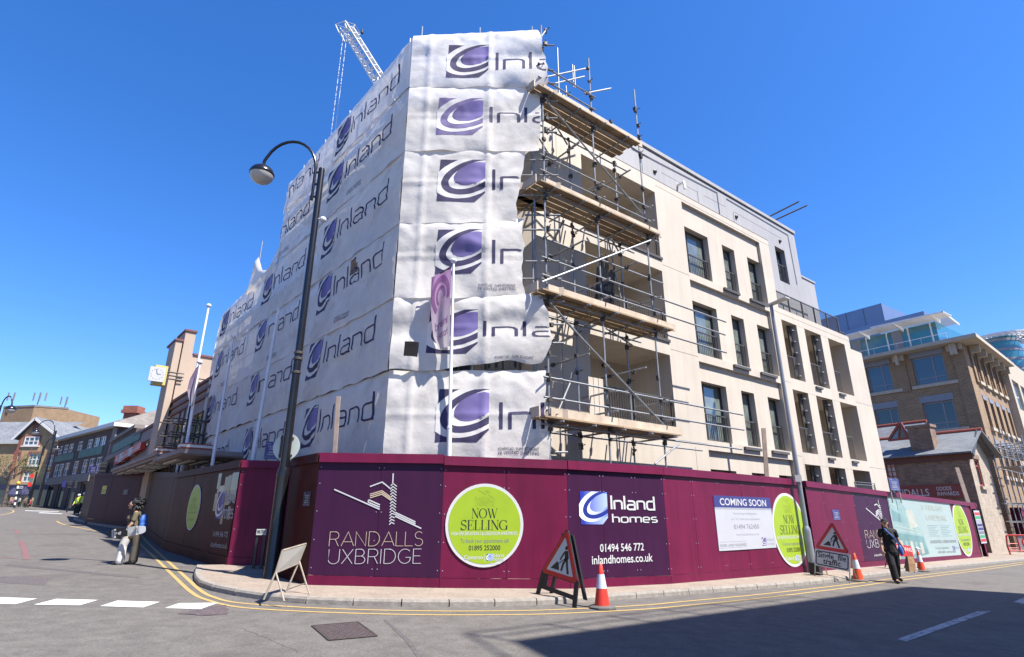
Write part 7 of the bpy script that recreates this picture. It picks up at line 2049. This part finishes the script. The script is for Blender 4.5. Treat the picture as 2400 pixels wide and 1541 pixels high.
# ---- row added out of frame across the left-hand street to bounce warm light
a_, b_ = V((-17, 1, 0)), V((-45, 36.5, 0)); fQ = Fr(b_, a_ - b_); Lq = (a_ - b_).length
if fQ.n.x < 0: fQ = Fr(a_, b_ - a_)
opp = bld('bounce_row', 'tan row added out of frame across the left-hand street for bounced and mirrored light', (a_ + b_) / 2)
ops = [(2 + i * 3.2, 3.4 + i * 3.2, z, z + 1.7, .15) for i in range(int(Lq / 3.2) - 1) for z in (1.8, 4.9, 7.7)]
mb = MB(); facade(mb, fQ, 0, Lq, -1, 10.5, ops)
mb.box(fQ, 0, Lq, 10.5, 10.9, -8, .3); mb.box(fQ, 0, Lq, -1, 10.49, -8, -2); mb.build('wall', M['pale_render'], opp, recalc=False)
for o in ops: window(fQ, *o[:4], .15, opp, fm=M['white_trim'], gm=M['glass'], mull=(.5,), trans=(.5,), fw=.08)
# ---- cafe, street clutter far left
def sapling():
    b = at_depth(6, 1192, 59); g = V((b.x, b.y, gz(b.x, b.y)))
    t = thing('street_tree', 'young street tree with thin light green leaves in front of the gable building', 'tree', g)
    rnd = random.Random(12); mb = MB(); top = at_depth(22, 1110, 59)
    mb.path([g, g.lerp(top, .5) + V((.1, 0, 0)), top], [.16, .12, .09], 8); tips = []
    for i in range(11):
        a = rnd.uniform(0, 6.28); L = rnd.uniform(1.6, 3.4); d = V((math.cos(a) * .8, math.sin(a) * .6, rnd.uniform(.15, 1.0))).normalized()
        s = g.lerp(top, rnd.uniform(.7, 1)); m1 = s + d * L * .5 + V((0, 0, .1)); e = s + d * L + V((0, 0, -.1))
        mb.path([s, m1, e], [.05, .03, .012], 5); tips += [m1, e, s.lerp(e, .75)]
        for k in range(3):
            d2 = (d + V((rnd.uniform(-.7, .7), rnd.uniform(-.7, .7), rnd.uniform(-.4, .6)))).normalized(); e2_ = m1 + d2 * rnd.uniform(.6, 1.4); mb.path([m1, e2_], [.02, .008], 4); tips.append(e2_)
    mb.build('trunk', mat('tree_bark', (.12, .09, .07), .9, var=.2, nscale=10), t)
    mb = MB()
    for i in range(1500):
        c = rnd.choice(tips); p = c + V((rnd.gauss(0, .42), rnd.gauss(0, .42), rnd.gauss(0, .28))); s = rnd.uniform(.05, .10)
        u = V((rnd.uniform(-1, 1), rnd.uniform(-1, 1), rnd.uniform(-.5, .5))).normalized(); w = u.cross(V((rnd.uniform(-1, 1), rnd.uniform(-1, 1), 1))).normalized()
        mb.face([p - u * s, p + w * s * .5, p + u * s, p - w * s * .5], rnd.randrange(2))
    mb.build('crown', [mat('light_leaf', (.16, .20, .05), .6, var=.3, trans=.35), mat('mid_leaf', (.09, .14, .03), .6, var=.3, trans=.35)], t, recalc=False)
sapling()
M['parasol'] = mat('navy_canvas', (.025, .025, .075), .8, var=.2)
for x0, x1, y, Y, lab in ((14, 44, 1160, 63, 'navy cafe parasol nearest the left edge'), (42, 70, 1158, 62, 'navy cafe parasol right of the first, beside the lamp posts')):
    p, q = at_depth(x0, y, Y), at_depth(x1, y, Y); c = (p + q) / 2; r = (q.x - p.x) / 2; g = gz(c.x, c.y)
    t = thing('parasol', lab, 'parasol', (c.x, c.y, g), 'navy parasols outside the cafe')
    mb = MB(); mb.lathe((c.x, c.y, c.z), [(r, -.18), (r, 0), (r * .5, .42), (.02, .75)], 8, cap=False); mb.build('canopy', M['parasol'], t, recalc=False)
    mb = MB(); mb.cyl((c.x, c.y, g), (c.x, c.y, c.z + .7), .03, n=6); mb.build('pole', M['wood'], t)
def chair_at(c, rz, lab):
    t = thing('cafe_chair', lab, 'chair', c, 'cafe chairs under the parasols'); f = Fr(c, V((math.cos(rz), math.sin(rz), 0)))
    mb = MB(); mb.box(f, -.22, .22, .44, .48, -.22, .22); mb.build('seat', M['board'], t)
    mb = MB(); mb.box(f, -.22, .22, .6, .95, -.24, -.21); mb.build('backrest', M['board'], t)
    mb = MB()
    for a in (-.2, .2):
        for q in (-.2, .2): mb.box(f, a - .02, a + .02, 0, .95 if q < 0 else .44, q - .02, q + .02)
    mb.build('legs', M['board'], t)
for i, x in enumerate((16, 27, 50, 58, 66)):
    c = at_depth(x, 1187, 62.5 - .4 * (i % 2)); c.z = gz(c.x, c.y); chair_at(c, i * 1.1, 'wooden cafe chair in the shade below the navy parasols')
# zebra crossing beacon
b = at_depth(33, 1191, 50); tp_ = at_depth(43, 1133, 50)
t = thing('crossing_beacon', 'black and white striped crossing beacon with a yellow globe', 'beacon', b)
mb = MB(); n = 9
for i in range(n): mb.cyl(b.lerp(V((tp_.x, tp_.y, tp_.z)), i / n), b.lerp(tp_, (i + 1) / n), .07, n=8, m=i % 2, cap=False)
mb.build('pole', [M['black'], M['white_trim']], t); mb = MB(); mb.ell(tp_, .16, .16, .17); mb.build('globe', mat('amber_globe', (.65, .38, .03), .35, var=.05), t, smooth=80)
# banner on the lamp, sign backs
b = at_depth(72, 1125, 55.5); f = Fr(b, V((1, .1, 0))); a0, a1, b0, b1 = f.rect((70, 1111), (78, 1111), (75, 1141), (66, 1141))
t = thing('street_banner', 'orange and teal street banner hanging from the shorter black lamp', 'banner', b)
mb = MB()
for i, m in enumerate((0, 1, 0)): mb.box(f, a0, a1, b0 + (b1 - b0) * i / 3, b0 + (b1 - b0) * (i + 1) / 3 - .003, -.02, .0, m)
mb.build('cloth', [M['red_orange'], M['green_panel']], t)
def sign_back(lab, pts, px, yb, Y, blue=None):
    o = at_depth(px, yb, Y); f = Fr(o, V((1, 0, 0))); a0, a1, b0, b1 = f.rect(*pts)
    t = thing('traffic_sign', lab, 'traffic sign', o)
    mb = MB(); mb.box(f, a0, a1, b0, b1, -.03, 0); mb.build('plate', M['grey_dark'], t)
    mb = MB(); g = gz(o.x, o.y) - o.z
    for a in (a0 * .35 + a1 * .65,): mb.box(f, a - .04, a + .04, g, b1 + .1, .003, .06)
    for z in (.3, .7): mb.box(f, a0 + .05, a1 - .05, b0 + (b1 - b0) * z - .03, b0 + (b1 - b0) * z + .03, .061, .09)
    mb.build('post', M['black'], t)
    if blue:
        r = f.rect(*blue); mb = MB(); mb.box(f, r[0], r[1], r[2], r[3], .095, .11); mb.build('blue_plate', M['blue_notice'], t)
sign_back('black back of a road sign in front of the dark terrace, beside a blue sign', ((160, 1127), (180, 1128), (179, 1145), (158, 1144)), 168, 1190, 53, ((149, 1128), (157, 1128), (155, 1143), (147, 1142)))
sign_back('square black sign back rising above the far maroon hoarding', ((235, 1083), (265, 1082), (262, 1109), (233, 1109)), 248, 1120, 43)
# ---------------------------------------------------------------- people
M['skin'] = mat('skin', (.52, .29, .20), .55, var=.05)
M['hair'] = mat('dark_hair', (.012, .010, .010), .5, var=.3, nscale=30, bump=.6, bscale=60)
M['cloth_black'] = mat('black_cloth', (.010, .010, .011), .85, var=.2, nscale=6, bump=.3, bscale=14)
M['olive'] = mat('olive_cotton', (.13, .11, .065), .9, var=.1, bump=.3, bscale=16)
M['white_denim'] = mat('white_denim', (.66, .65, .62), .9, var=.08, bump=.4, bscale=16)
M['grey_denim'] = mat('brown_grey_denim', (.085, .075, .06), .9, var=.12, bump=.4, bscale=16)
M['blue_cloth'] = mat('blue_nylon', (.03, .13, .48), .6, var=.12, bump=.3, bscale=14)
M['hivis'] = mat('hivis_yellow', (.55, .72, .05), .7, var=.05)
M['helmet'] = mat('white_helmet', (.78, .78, .78), .35, var=.02)
M['kraft'] = mat('brown_paper', (.34, .20, .10), .85, var=.12, nscale=5, bump=.5, bscale=12)
M['lip'] = mat('lip', (.28, .07, .06), .5)
def blob(name, prims, m, parent, O, voxel=.012, it=3, n=10):
    """fuse tapered limbs and lumps into one continuous surface"""
    mb = MB(); O = V(O)
    for p in prims:
        if p[0] == 'c':
            a, b = O + V(p[1]), O + V(p[2]); r1, r2 = p[3], p[4]
            if (b - a).length > 1e-4: mb.cyl(a, b, r1, r2, n=n)
            mb.ell(a, r1, r1, r1, n, 6); mb.ell(b, r2, r2, r2, n, 6)
        else:
            mb.ell(O + V(p[1]), *p[2], 14, 9, rot=p[3] if len(p) > 3 else None)
    o = mb.build(name, m, parent)
    mod = o.modifiers.new('r', 'REMESH'); mod.mode = 'VOXEL'; mod.voxel_size = voxel
    if it: s = o.modifiers.new('s', 'SMOOTH'); s.iterations = it; s.factor = .5
    bpy.context.view_layer.update()
    dg = bpy.context.evaluated_depsgraph_get()
    me = bpy.data.meshes.new_from_object(o.evaluated_get(dg))
    o.modifiers.clear(); old = o.data; o.data = me; bpy.data.meshes.remove(old)
    if not me.materials: me.materials.append(m)
    me.polygons.foreach_set('use_smooth', [True] * len(me.polygons))
    return o
def chain(pts, rs): return [('c', pts[i], pts[i + 1], rs[i], rs[i + 1]) for i in range(len(pts) - 1)]
def hand(w, d, side, curl=.5, k=1.0):
    """palm and five fingers from wrist w along d; side = direction the thumb points"""
    w, d, side = V(w), V(d).normalized(), V(side).normalized(); side = (side - d * side.dot(d)).normalized(); nrm = d.cross(side)
    P = [('c', w, w + d * .045 * k, .024 * k, .026 * k)]
    for s in (-.028, -.010, .010, .028): P.append(('c', w + d * .03 * k, w + d * .085 * k + side * s * k, .018 * k, .014 * k))
    for s, L in ((-.032, .055), (-.011, .07), (.011, .075), (.032, .068)):
        a = w + d * .085 * k + side * s * k; b = a + (d * (1 - curl * .4) + nrm * curl * .8).normalized() * L * .5 * k; c = b + (d * (1 - curl) + nrm * curl * 1.2).normalized() * L * .5 * k
        P += [('c', a, b, .0105 * k, .0095 * k), ('c', b, c, .0095 * k, .008 * k)]
    a = w + d * .03 * k + side * .03 * k; b = a + (d * .6 + side * .8).normalized() * .035 * k; P += [('c', a, b, .014 * k, .011 * k), ('c', b, b + (d * .9 + side * .3 + nrm * curl * .4).normalized() * .03 * k, .011 * k, .009 * k)]
    return P
def head(c, f, k=1.0, tilt=0.0):
    """skull, jaw, nose, ears; f = facing direction"""
    c, f = V(c), V(f).normalized(); s = f.cross(V((0, 0, 1))).normalized(); u = s.cross(f)
    R = Matrix((s, f, u)).transposed()
    P = [('e', c, (.077 * k, .094 * k, .105 * k), R), ('e', c + f * .022 * k - u * .055 * k, (.058 * k, .068 * k, .065 * k), R), ('c', c + f * .088 * k + u * .012 * k, c + f * .108 * k - u * .022 * k, .010 * k, .016 * k),
         ('e', c + f * .078 * k - u * .095 * k, (.028 * k, .02 * k, .02 * k), R), ('e', c + f * .082 * k + u * .026 * k, (.05 * k, .012 * k, .01 * k), R), ('e', c + f * .086 * k - u * .058 * k, (.024 * k, .012 * k, .011 * k), R)]
    for q in (-1, 1): P.append(('e', c + s * q * .078 * k - u * .01 * k, (.012 * k, .022 * k, .032 * k), R))
    return P
def face_bits(t, O, c, f, k=1.0):
    c, f = V(c), V(f).normalized(); s = f.cross(V((0, 0, 1))).normalized(); u = s.cross(f); O = V(O)
    for q in (-1, 1):
        mb = MB(); mb.ell(O + c + f * .088 * k + s * q * .032 * k + u * .006 * k, .012 * k, .008 * k, .008 * k, 8, 6); mb.build('eye', M['black'], t, smooth=80)
    mb = MB(); R = Matrix((s, f, u)).transposed(); mb.ell(O + c + f * .096 * k - u * .058 * k, .024 * k, .006 * k, .007 * k, 10, 6, rot=R); mb.build('mouth', M['lip'], t, smooth=80)

# -- woman in black on the right
g = at_ground(2106, 1367); O = V((g.x, g.y, gz(g.x, g.y) + .005))
topz = at_depth(2068, 1214, g.y).z; K = (topz - O.z) / 1.72
def S(x, y, z): return (x * K, y * K, z * K)
w = thing('person', 'woman in black clothes and dark cap walking towards us with a paper bag', 'person', O)
hc = S(-.075, -.03, 1.585); fd = (-.50, -.85, -.16)
prims = head(hc, fd, K) + chain([S(-.07, 0, 1.53), S(-.03, .02, 1.42), S(-.02, .03, 1.30)], [.052 * K, .058 * K, .11 * K])
prims += chain([S(-.02, .03, 1.33), S(-.02, .03, 1.12), S(-.02, .03, .95), S(-.02, .02, .84)], [.13 * K, .125 * K, .14 * K, .15 * K])
for sh, el, wr in ((S(-.205, .02, 1.355), S(-.262, .03, 1.08), S(-.305, -.06, .83)), (S(.175, .02, 1.355), S(.255, .04, 1.10), S(.335, -.02, .88))):
    prims += chain([S(-.02, .03, 1.36), sh, el, wr], [.07 * K, .058 * K, .043 * K, .030 * K])
prims += hand(S(-.305, -.06, .83), (-.05, -.25, -1), (.3, -1, 0), .45, K) + hand(S(.335, -.02, .88), (.12, -.12, -1), (-.4, -1, 0), .9, K)
for hp_, kn, an, to in ((S(-.11, .02, .85), S(-.125, -.08, .46), S(-.11, -.10, .09), S(-.15, -.25, .035)), (S(.075, .02, .85), S(.075, .06, .46), S(.165, .30, .15), S(.19, .18, .05))):
    prims += chain([hp_, kn, an], [.095 * K, .06 * K, .04 * K]) + chain([an, to], [.04 * K, .035 * K])
blob('body', prims, M['skin'], w, O, .009, 2)
face_bits(w, O, hc, fd, K)
blob('top', chain([S(-.02, .03, 1.325), S(-.02, .03, 1.12), S(-.02, .02, .98), S(-.02, .02, .80)], [.15 * K, .152 * K, .158 * K, .172 * K]) + chain([S(-.03, .03, 1.33), S(-.205, .02, 1.35), S(-.245, .025, 1.235)], [.11 * K, .078 * K, .066 * K]) + chain([S(.0, .03, 1.33), S(.175, .02, 1.35), S(.222, .03, 1.235)], [.11 * K, .078 * K, .066 * K]) + [('e', S(-.02, -.05, 1.22), (.14 * K, .10 * K, .10 * K))], M['cloth_black'], w, O, .012, 3)
blob('trousers', chain([S(-.02, .02, .86), S(-.02, .02, .80)], [.165 * K, .168 * K]) + chain([S(-.105, .02, .82), S(-.128, -.07, .46), S(-.11, -.09, .12)], [.118 * K, .098 * K, .092 * K]) + chain([S(.075, .02, .82), S(.08, .06, .46), S(.165, .26, .19)], [.118 * K, .098 * K, .095 * K]), M['cloth_black'], w, O, .012, 3)
for a, b in ((S(-.11, -.07, .05), S(-.155, -.26, .04)), (S(.165, .32, .13), S(.195, .16, .05))): blob('shoe', [('c', a, b, .045 * K, .04 * K)], M['black'], w, O, .01, 2)
c0 = V(hc); fv = V(fd).normalized(); sv = fv.cross(V((0, 0, 1))).normalized(); uv_ = sv.cross(fv); Rm = Matrix((sv, fv, uv_)).transposed()
blob('cap', [('e', c0 + uv_ * .045 * K - fv * .006 * K, (.088 * K, .104 * K, .078 * K), Rm), ('e', c0 + uv_ * .045 * K + fv * .115 * K, (.07 * K, .07 * K, .010 * K), Rm)], M['cloth_black'], w, O, .007, 1)
blob('hair', [('e', c0 - fv * .045 * K - uv_ * .03 * K, (.075 * K, .065 * K, .075 * K), Rm), ('c', c0 - fv * .08 * K - uv_ * .04 * K, c0 - fv * .12 * K - uv_ * .16 * K, .045 * K, .03 * K), ('c', c0 - fv * .05 * K - uv_ * .05 * K + sv * .06 * K, c0 - fv * .06 * K - uv_ * .17 * K + sv * .075 * K, .03 * K, .02 * K), ('c', c0 - fv * .05 * K - uv_ * .05 * K - sv * .06 * K, c0 - fv * .06 * K - uv_ * .17 * K - sv * .075 * K, .03 * K, .02 * K)], M['hair'], w, O, .008, 1)
mb = MB(); pts = [S(-.15, -.05, 1.45), S(-.12, -.13, 1.36), S(.02, -.165, 1.18), S(.12, -.15, 1.02), S(.17, -.08, .90)]
mb.path([O + V(p) for p in pts], .017 * K, 6); b_ = thing('shoulder_bag', 'blue shoulder bag worn across the body of the woman in black', 'bag', O + V(S(.19, -.06, .85))); mb.build('strap', M['blue_cloth'], b_, smooth=60)
blob('pouch', [('e', S(.20, -.07, .87), (.06 * K, .05 * K, .12 * K)), ('e', S(.215, -.06, .80), (.055 * K, .045 * K, .10 * K))], M['blue_cloth'], b_, O, .009, 2)
t = thing('paper_bag', 'brown paper carrier bag held by the woman in black', 'bag', O + V(S(.37, -.03, .35)))
f = Fr(O + V(S(.365, -.06, .30)), V((1, .55, 0)), V((.10, -.04, 1)))
mb = MB(); kx, ky = .155 * K, .40 * K
pt = lambda x, y, z: f.p(x * kx, y * ky, z * .055 * K)
rb = [(-1, 0, -1), (1, 0, -1), (1, 0, 1), (-1, 0, 1)]; rm = [(-1.02, .5, -1), (1.0, .48, -.9), (1.04, .5, 1.1), (-.98, .5, .85)]; rt_ = [(-.85, 1.0, -.5), (.9, 1.02, -.45), (.86, .97, .5), (-.88, 1, .42)]
for lo_, hi_ in ((rb, rm), (rm, rt_)):
    for i in range(4): mb.face([pt(*lo_[i]), pt(*lo_[(i + 1) % 4]), pt(*hi_[(i + 1) % 4]), pt(*hi_[i])])
mb.face([pt(*p) for p in rb]); mb.build('bag', M['kraft'], t, recalc=False)
mb = MB(); mb.path([pt(-.3, 1, .4), pt(-.25, 1.28, .1), pt(.0, 1.36, 0), pt(.25, 1.28, .1), pt(.3, 1, .4)], .006, 5); mb.build('handle', M['kraft'], t)

# -- walker with the skateboard on the left
g = at_ground(296, 1324); O = V((g.x, g.y, gz(g.x, g.y) + .005)); topz = at_depth(312, 1170, g.y).z; K = (topz - O.z) / 1.68
w = thing('person', 'walker with dark curly hair, olive t-shirt and skateboard under the arm', 'person', O)
hc = S(-.105, -.05, 1.53); fd = (-.93, -.36, -.03)
prims = head(hc, fd, K) + chain([S(-.075, -.02, 1.46), S(-.02, 0, 1.36), S(.0, 0, 1.24)], [.05 * K, .056 * K, .11 * K]) + chain([S(.0, 0, 1.26), S(-.01, 0, 1.08), S(0, 0, .92), S(.0, 0, .84)], [.125 * K, .115 * K, .12 * K, .125 * K])
arm1 = [S(.02, -.05, 1.32), S(.09, -.16, 1.30), S(.06, -.22, 1.03), S(-.075, -.27, .80)]
arm2 = [S(.0, .05, 1.32), S(-.02, .18, 1.30), S(-.02, .22, 1.03), S(-.10, .20, .82)]
for a in (arm1, arm2): prims += chain(a, [.07 * K, .056 * K, .042 * K, .030 * K])
prims += hand(arm1[-1], (-.45, -.1, -1), (-1, -.3, .4), .8, K) + hand(arm2[-1], (-.2, 0, -1), (-1, 0, 0), .4, K)
lg = (([S(-.03, -.09, .84), S(-.13, -.10, .47), S(-.125, -.10, .09), S(-.26, -.15, .035)]), ([S(.04, .08, .84), S(.10, .08, .47), S(.10, .08, .09), S(-.02, .03, .035)]))
for p in lg: prims += chain(p[:3], [.092 * K, .06 * K, .04 * K]) + chain(p[2:], [.04 * K, .033 * K])
blob('body', prims, M['skin'], w, O, .009, 2)
face_bits(w, O, hc, fd, K)
rnd = random.Random(8); c0 = V(hc)
hp_ = [('e', c0 + V((.045, .02, .03)) * K, (.115 * K, .11 * K, .115 * K))]
for i in range(64):
    a, b2 = rnd.uniform(0, 6.28), rnd.uniform(-.75, 1.2); d = V((math.cos(a) * math.cos(b2) + .55, math.sin(a) * math.cos(b2), math.sin(b2))); d.normalize()
    if d.x < -.25 and d.z < .5: continue
    p = c0 + V((.06, .02, .01)) * K + d * .105 * K; q = p + (d + V((.4, rnd.uniform(-.5, .5), rnd.uniform(-.6, .2)))).normalized() * rnd.uniform(.06, .15) * K
    hp_.append(('c', p, q, rnd.uniform(.022, .032) * K, .018 * K))
for i in range(8): p = c0 + V((.10 + .02 * rnd.random(), rnd.uniform(-.07, .07), -.05)) * K; hp_.append(('c', p, p + V((rnd.uniform(.02, .10), rnd.uniform(-.03, .03), -rnd.uniform(.06, .14))) * K, .03 * K, .014 * K))
blob('hair', hp_, M['hair'], w, O, .009, 1)
blob('top', chain([S(.0, 0, 1.255), S(-.01, 0, 1.08), S(0, 0, .95), S(0, 0, .87)], [.142 * K, .138 * K, .142 * K, .148 * K]) + chain([S(.03, -.06, 1.30), S(.095, -.165, 1.28), S(.085, -.205, 1.13)], [.08 * K, .07 * K, .066 * K]) + chain([S(.0, .06, 1.30), S(-.02, .185, 1.28), S(-.02, .215, 1.13)], [.088 * K, .078 * K, .072 * K]) + [('e', S(-.085, -.03, 1.17), (.125 * K, .13 * K, .12 * K)), ('e', S(-.03, -.02, 1.0), (.14 * K, .14 * K, .12 * K))], M['olive'], w, O, .012, 3)
tr1 = blob('trouser_leg', chain([S(-.01, -.03, .86), S(-.05, -.08, .80), S(-.13, -.10, .47), S(-.135, -.10, .10)], [.125 * K, .125 * K, .10 * K, .112 * K]), M['white_denim'], w, O, .012, 3); tag(tr1, 'white trouser leg')
tr2 = blob('trouser_leg', chain([S(.01, .03, .86), S(.045, .07, .80), S(.10, .08, .47), S(.11, .08, .10)], [.135 * K, .13 * K, .105 * K, .112 * K]) + chain([S(.0, 0, .88), S(-.05, -.07, .72)], [.135 * K, .125 * K]), M['grey_denim'], w, O, .012, 3); tag(tr2, 'brown-grey trouser leg')
for p in lg: blob('shoe', [('c', V(p[2]) + V((.03, 0, -.04)) * K, p[3], .047 * K, .042 * K)], M['black'], w, O, .01, 2)
bp = thing('backpack', 'small bright blue backpack on the walker with the skateboard', 'backpack', O + V(S(.19, .05, 1.1)))
blob('bag', [('e', S(.20, .05, 1.10), (.095 * K, .14 * K, .19 * K)), ('e', S(.215, .05, 1.0), (.10 * K, .14 * K, .12 * K))], M['blue_cloth'], bp, O, .011, 2)
mb = MB(); mb.path([O + V(S(.17, -.07, 1.2)), O + V(S(.07, -.13, 1.385)), O + V(S(-.03, -.14, 1.32)), O + V(S(-.03, -.165, 1.12)), O + V(S(.10, -.12, .98))], .02 * K, 6); mb.build('strap', M['black'], bp, smooth=60)
# skateboard, underside towards us
t = thing('skateboard', 'skateboard with black and pale heart pattern carried under the arm', 'skateboard', O + V(S(.02, -.27, .80)))
f = Fr(O + V(S(.045, -.335, .83)), V((.98, .0, .13)), V((-.13, -.12, 1)))
L2, Wd = .47 * K, .115 * K
outl = []
for i in range(36):
    a = 2 * math.pi * i / 36; ca, sa = math.cos(a), math.sin(a)
    outl.append((L2 * (abs(ca) ** .55) * (1 if ca > 0 else -1), Wd * (abs(sa) ** .45) * (1 if sa > 0 else -1)))
def bend(x): return -.045 * K * max(0, abs(x) / L2 - .72) / .28
mb = MB()
def strip_board(x0, x1, c0, c1, m):
    pl = clip(clip(outl, 0, x1, True), 0, x0, False)
    lo_ = [f.p(x, y, c0 + bend(x)) for x, y in pl]; hi_ = [f.p(x, y, c1 + bend(x)) for x, y in pl]
    mb.face(lo_, m); mb.face(hi_, m)
    for i in range(len(pl)): j = (i + 1) % len(pl); mb.face([lo_[i], lo_[j], hi_[j], hi_[i]], m)
xs_ = [-1, -.86, -.72, .06, .30, .55, .72, .86, 1]; mm = [0, 2, 0, 1, 1, 2, 2, 2]
for i in range(8): strip_board(xs_[i] * L2, xs_[i + 1] * L2, -.006, .006, mm[i])
def heart(cx, cy, s, m, rot=0.0):
    pts = [(16 * math.sin(a) ** 3 / 17, (13 * math.cos(a) - 5 * math.cos(2 * a) - 2 * math.cos(3 * a) - math.cos(4 * a)) / 17) for a in [i * math.pi / 12 for i in range(24)]]
    c, q = math.cos(rot), math.sin(rot); mb.face([f.p(cx + s * (x * c - y * q), cy + s * (x * q + y * c), .0085) for x, y in pts], m)
heart(-.18 * K, -.01 * K, .055 * K, 2, .4); heart(.03 * K, .06 * K, .045 * K, 2, .2); heart(.10 * K, -.055 * K, .05 * K, 3, -.3); heart(.22 * K, .05 * K, .04 * K, 3, .5)
mb.build('deck', [M['black'], mat('pale_deck', (.55, .58, .55), .4, var=.15, nscale=9), M['white_board'], mat('pink_heart', (.66, .45, .45), .4)], t, recalc=False)
for sx in (-1, 1):
    x = sx * L2 * .60; mb = MB(); mb.box(f, x - .03 * K, x + .03 * K, -.03 * K, .03 * K, .008, .03 * K); mb.cyl(f.p(x, -.085 * K, .045 * K), f.p(x, .085 * K, .045 * K), .012 * K, n=8); tk_ = mb.build('truck', M['galv'], t)
    for sy in (-1, 1):
        mb = MB(); mb.cyl(f.p(x, sy * .075 * K, .045 * K), f.p(x, sy * .11 * K, .045 * K), .028 * K, n=14); mb.build('wheel', M['board_back'], tk_, smooth=40)
# -- two site workers
def small_person(px, yb, yt, lab, top_m, leg_m, helmet=False, hair=True, face=(-.2, -1, 0), group=None, Y=None, sit=False, hv=False):
    g = at_ground(px, yb) if Y is None else at_depth(px, yb, Y)
    O = V((g.x, g.y, gz(g.x, g.y) if Y is not None else g.z)); Kp = (at_depth(px + 4, yt, g.y).z - O.z) / (1.78 if not sit else 1.3)
    q = lambda x, y, z: (x * Kp, y * Kp, (z - (.42 if sit else 0)) * Kp)
    t = thing('person', lab, 'person', O, group); r = Kp; f = V(face).normalized(); s = f.cross(V((0, 0, 1))).normalized()
    def L(a, b, z): v_ = s * a + f * b; return q(v_.x, v_.y, z)
    pr = head(L(0, .02, 1.62), f, r) + chain([L(0, 0, 1.55), L(0, 0, 1.44), L(0, 0, 1.3), L(0, 0, 1.1), L(0, 0, .92)], [.055 * r, .065 * r, .13 * r, .125 * r, .13 * r])
    for k in (-1, 1):
        wr = L(.27 * k, .14, .86); pr += chain([L(0, 0, 1.4), L(.2 * k, 0, 1.40), L(.28 * k, -.02, 1.12), wr], [.08 * r, .06 * r, .045 * r, .034 * r]) + hand(wr, tuple(V(L(0, .3, .5)) - V(L(0, 0, 1))), tuple(f), .4, r)
        if sit: pr += chain([L(.09 * k, 0, .9), L(.11 * k, .42, .92), L(.11 * k, .44, .5)], [.09 * r, .062 * r, .042 * r])
        else: pr += chain([L(.09 * k, 0, .9), L(.11 * k, .02 * k, .48), L(.11 * k, -.02 * k, .08), L(.12 * k, .12, .04)], [.092 * r, .062 * r, .042 * r, .036 * r])
    blob('body', pr, M['skin'], t, O, .016, 1, 8)
    tp = chain([L(0, 0, 1.33), L(0, 0, 1.1), L(0, 0, .92)], [.155 * r, .152 * r, .155 * r])
    for k in (-1, 1): tp += chain([L(.08 * k, 0, 1.38), L(.215 * k, 0, 1.38), L(.285 * k, -.02, 1.13)] + ([L(.27 * k, .12, .92)] if hv else []), [.085 * r, .08 * r, .062 * r] + ([.05 * r] if hv else []))
    blob('jacket' if hv else 'top', tp, top_m, t, O, .016, 2, 8)
    lgp = chain([L(0, 0, .95), L(0, 0, .88)], [.15 * r, .15 * r])
    for k in (-1, 1): lgp += chain([L(.085 * k, 0, .88), L(.11 * k, .02 * k if not sit else .42, .48 if not sit else .92), L(.11 * k, -.02 * k if not sit else .44, .12 if not sit else .52)], [.11 * r, .085 * r, .075 * r])
    blob('trousers', lgp, leg_m, t, O, .016, 2, 8)
    hc_ = V(L(0, .02, 1.62))
    if helmet: blob('helmet', [('e', hc_ + V((0, 0, .06 * r)), (.115 * r, .125 * r, .095 * r)), ('e', hc_ + f * .09 * r + V((0, 0, .04 * r)), (.09 * r, .09 * r, .014 * r))], M['helmet'], t, O, .012, 1)
    elif hair: blob('hair', [('e', hc_ - f * .02 * r + V((0, 0, .03 * r)), (.09 * r, .10 * r, .10 * r))], M['hair'], t, O, .014, 1)
    if hv:
        mb = MB()
        for z in (1.18, 1.0): mb.lathe(O + V(q(0, 0, z)), [(.162 * r, 0), (.162 * r, .05 * r)], 16, cap=False)
        mb.build('reflective_band', M['sleeve'], t)
    return t
WY = 49.5
M['dark_trouser'] = mat('dark_work_trousers', (.018, .018, .022), .9)
small_person(176, 1205, 1158, 'site worker in yellow hi-vis and white helmet, facing us, left of the pair', M['hivis'], M['dark_trouser'], True, face=(-.1, -1, 0), group='site workers', hv=True, Y=WY)
small_person(187.5, 1203, 1154, 'site worker in yellow hi-vis and white helmet, right of the pair by the hoarding end', M['hivis'], M['dark_trouser'], True, face=(.6, -.8, 0), group='site workers', hv=True, Y=WY)
M['pink_cloth'] = mat('pink_cloth', (.5, .25, .3), .9); M['white_cloth'] = mat('white_cloth', (.62, .62, .62), .9); M['red_cloth'] = mat('red_cloth', (.3, .04, .04), .9)
small_person(42, 1188, 1164, 'person in a white top standing among the cafe tables', M['white_cloth'], M['dark_trouser'], face=(-.6, -.8, 0), group='people at the cafe', Y=61)
small_person(26, 1187, 1168, 'person in a pink top sitting at the cafe, left of the striped beacon', M['pink_cloth'], M['grey_denim'], face=(.8, -.6, 0), group='people at the cafe', Y=61.5, sit=True)
small_person(68, 1188, 1170, 'person in a dark red top sitting at the cafe beside the lamp posts', M['red_cloth'], M['dark_trouser'], face=(-.8, -.6, 0), group='people at the cafe', Y=60.5, sit=True)
# plastic bag tied on the faded cone
c = V((c3.location.x, c3.location.y, at_depth(2161, 1289, c3.location.y).z))
blob('wrapping', [('c', c + V((.02, 0, -.12)), c + V((-.02, 0, .05)), .03, .05), ('c', c + V((-.02, 0, .05)), c + V((.10, 0, .02)), .05, .03), ('c', c + V((.1, 0, .02)), c + V((.11, 0, -.1)), .02, .015)], M['white_metal'], c3, (0, 0, 0), .012, 1)
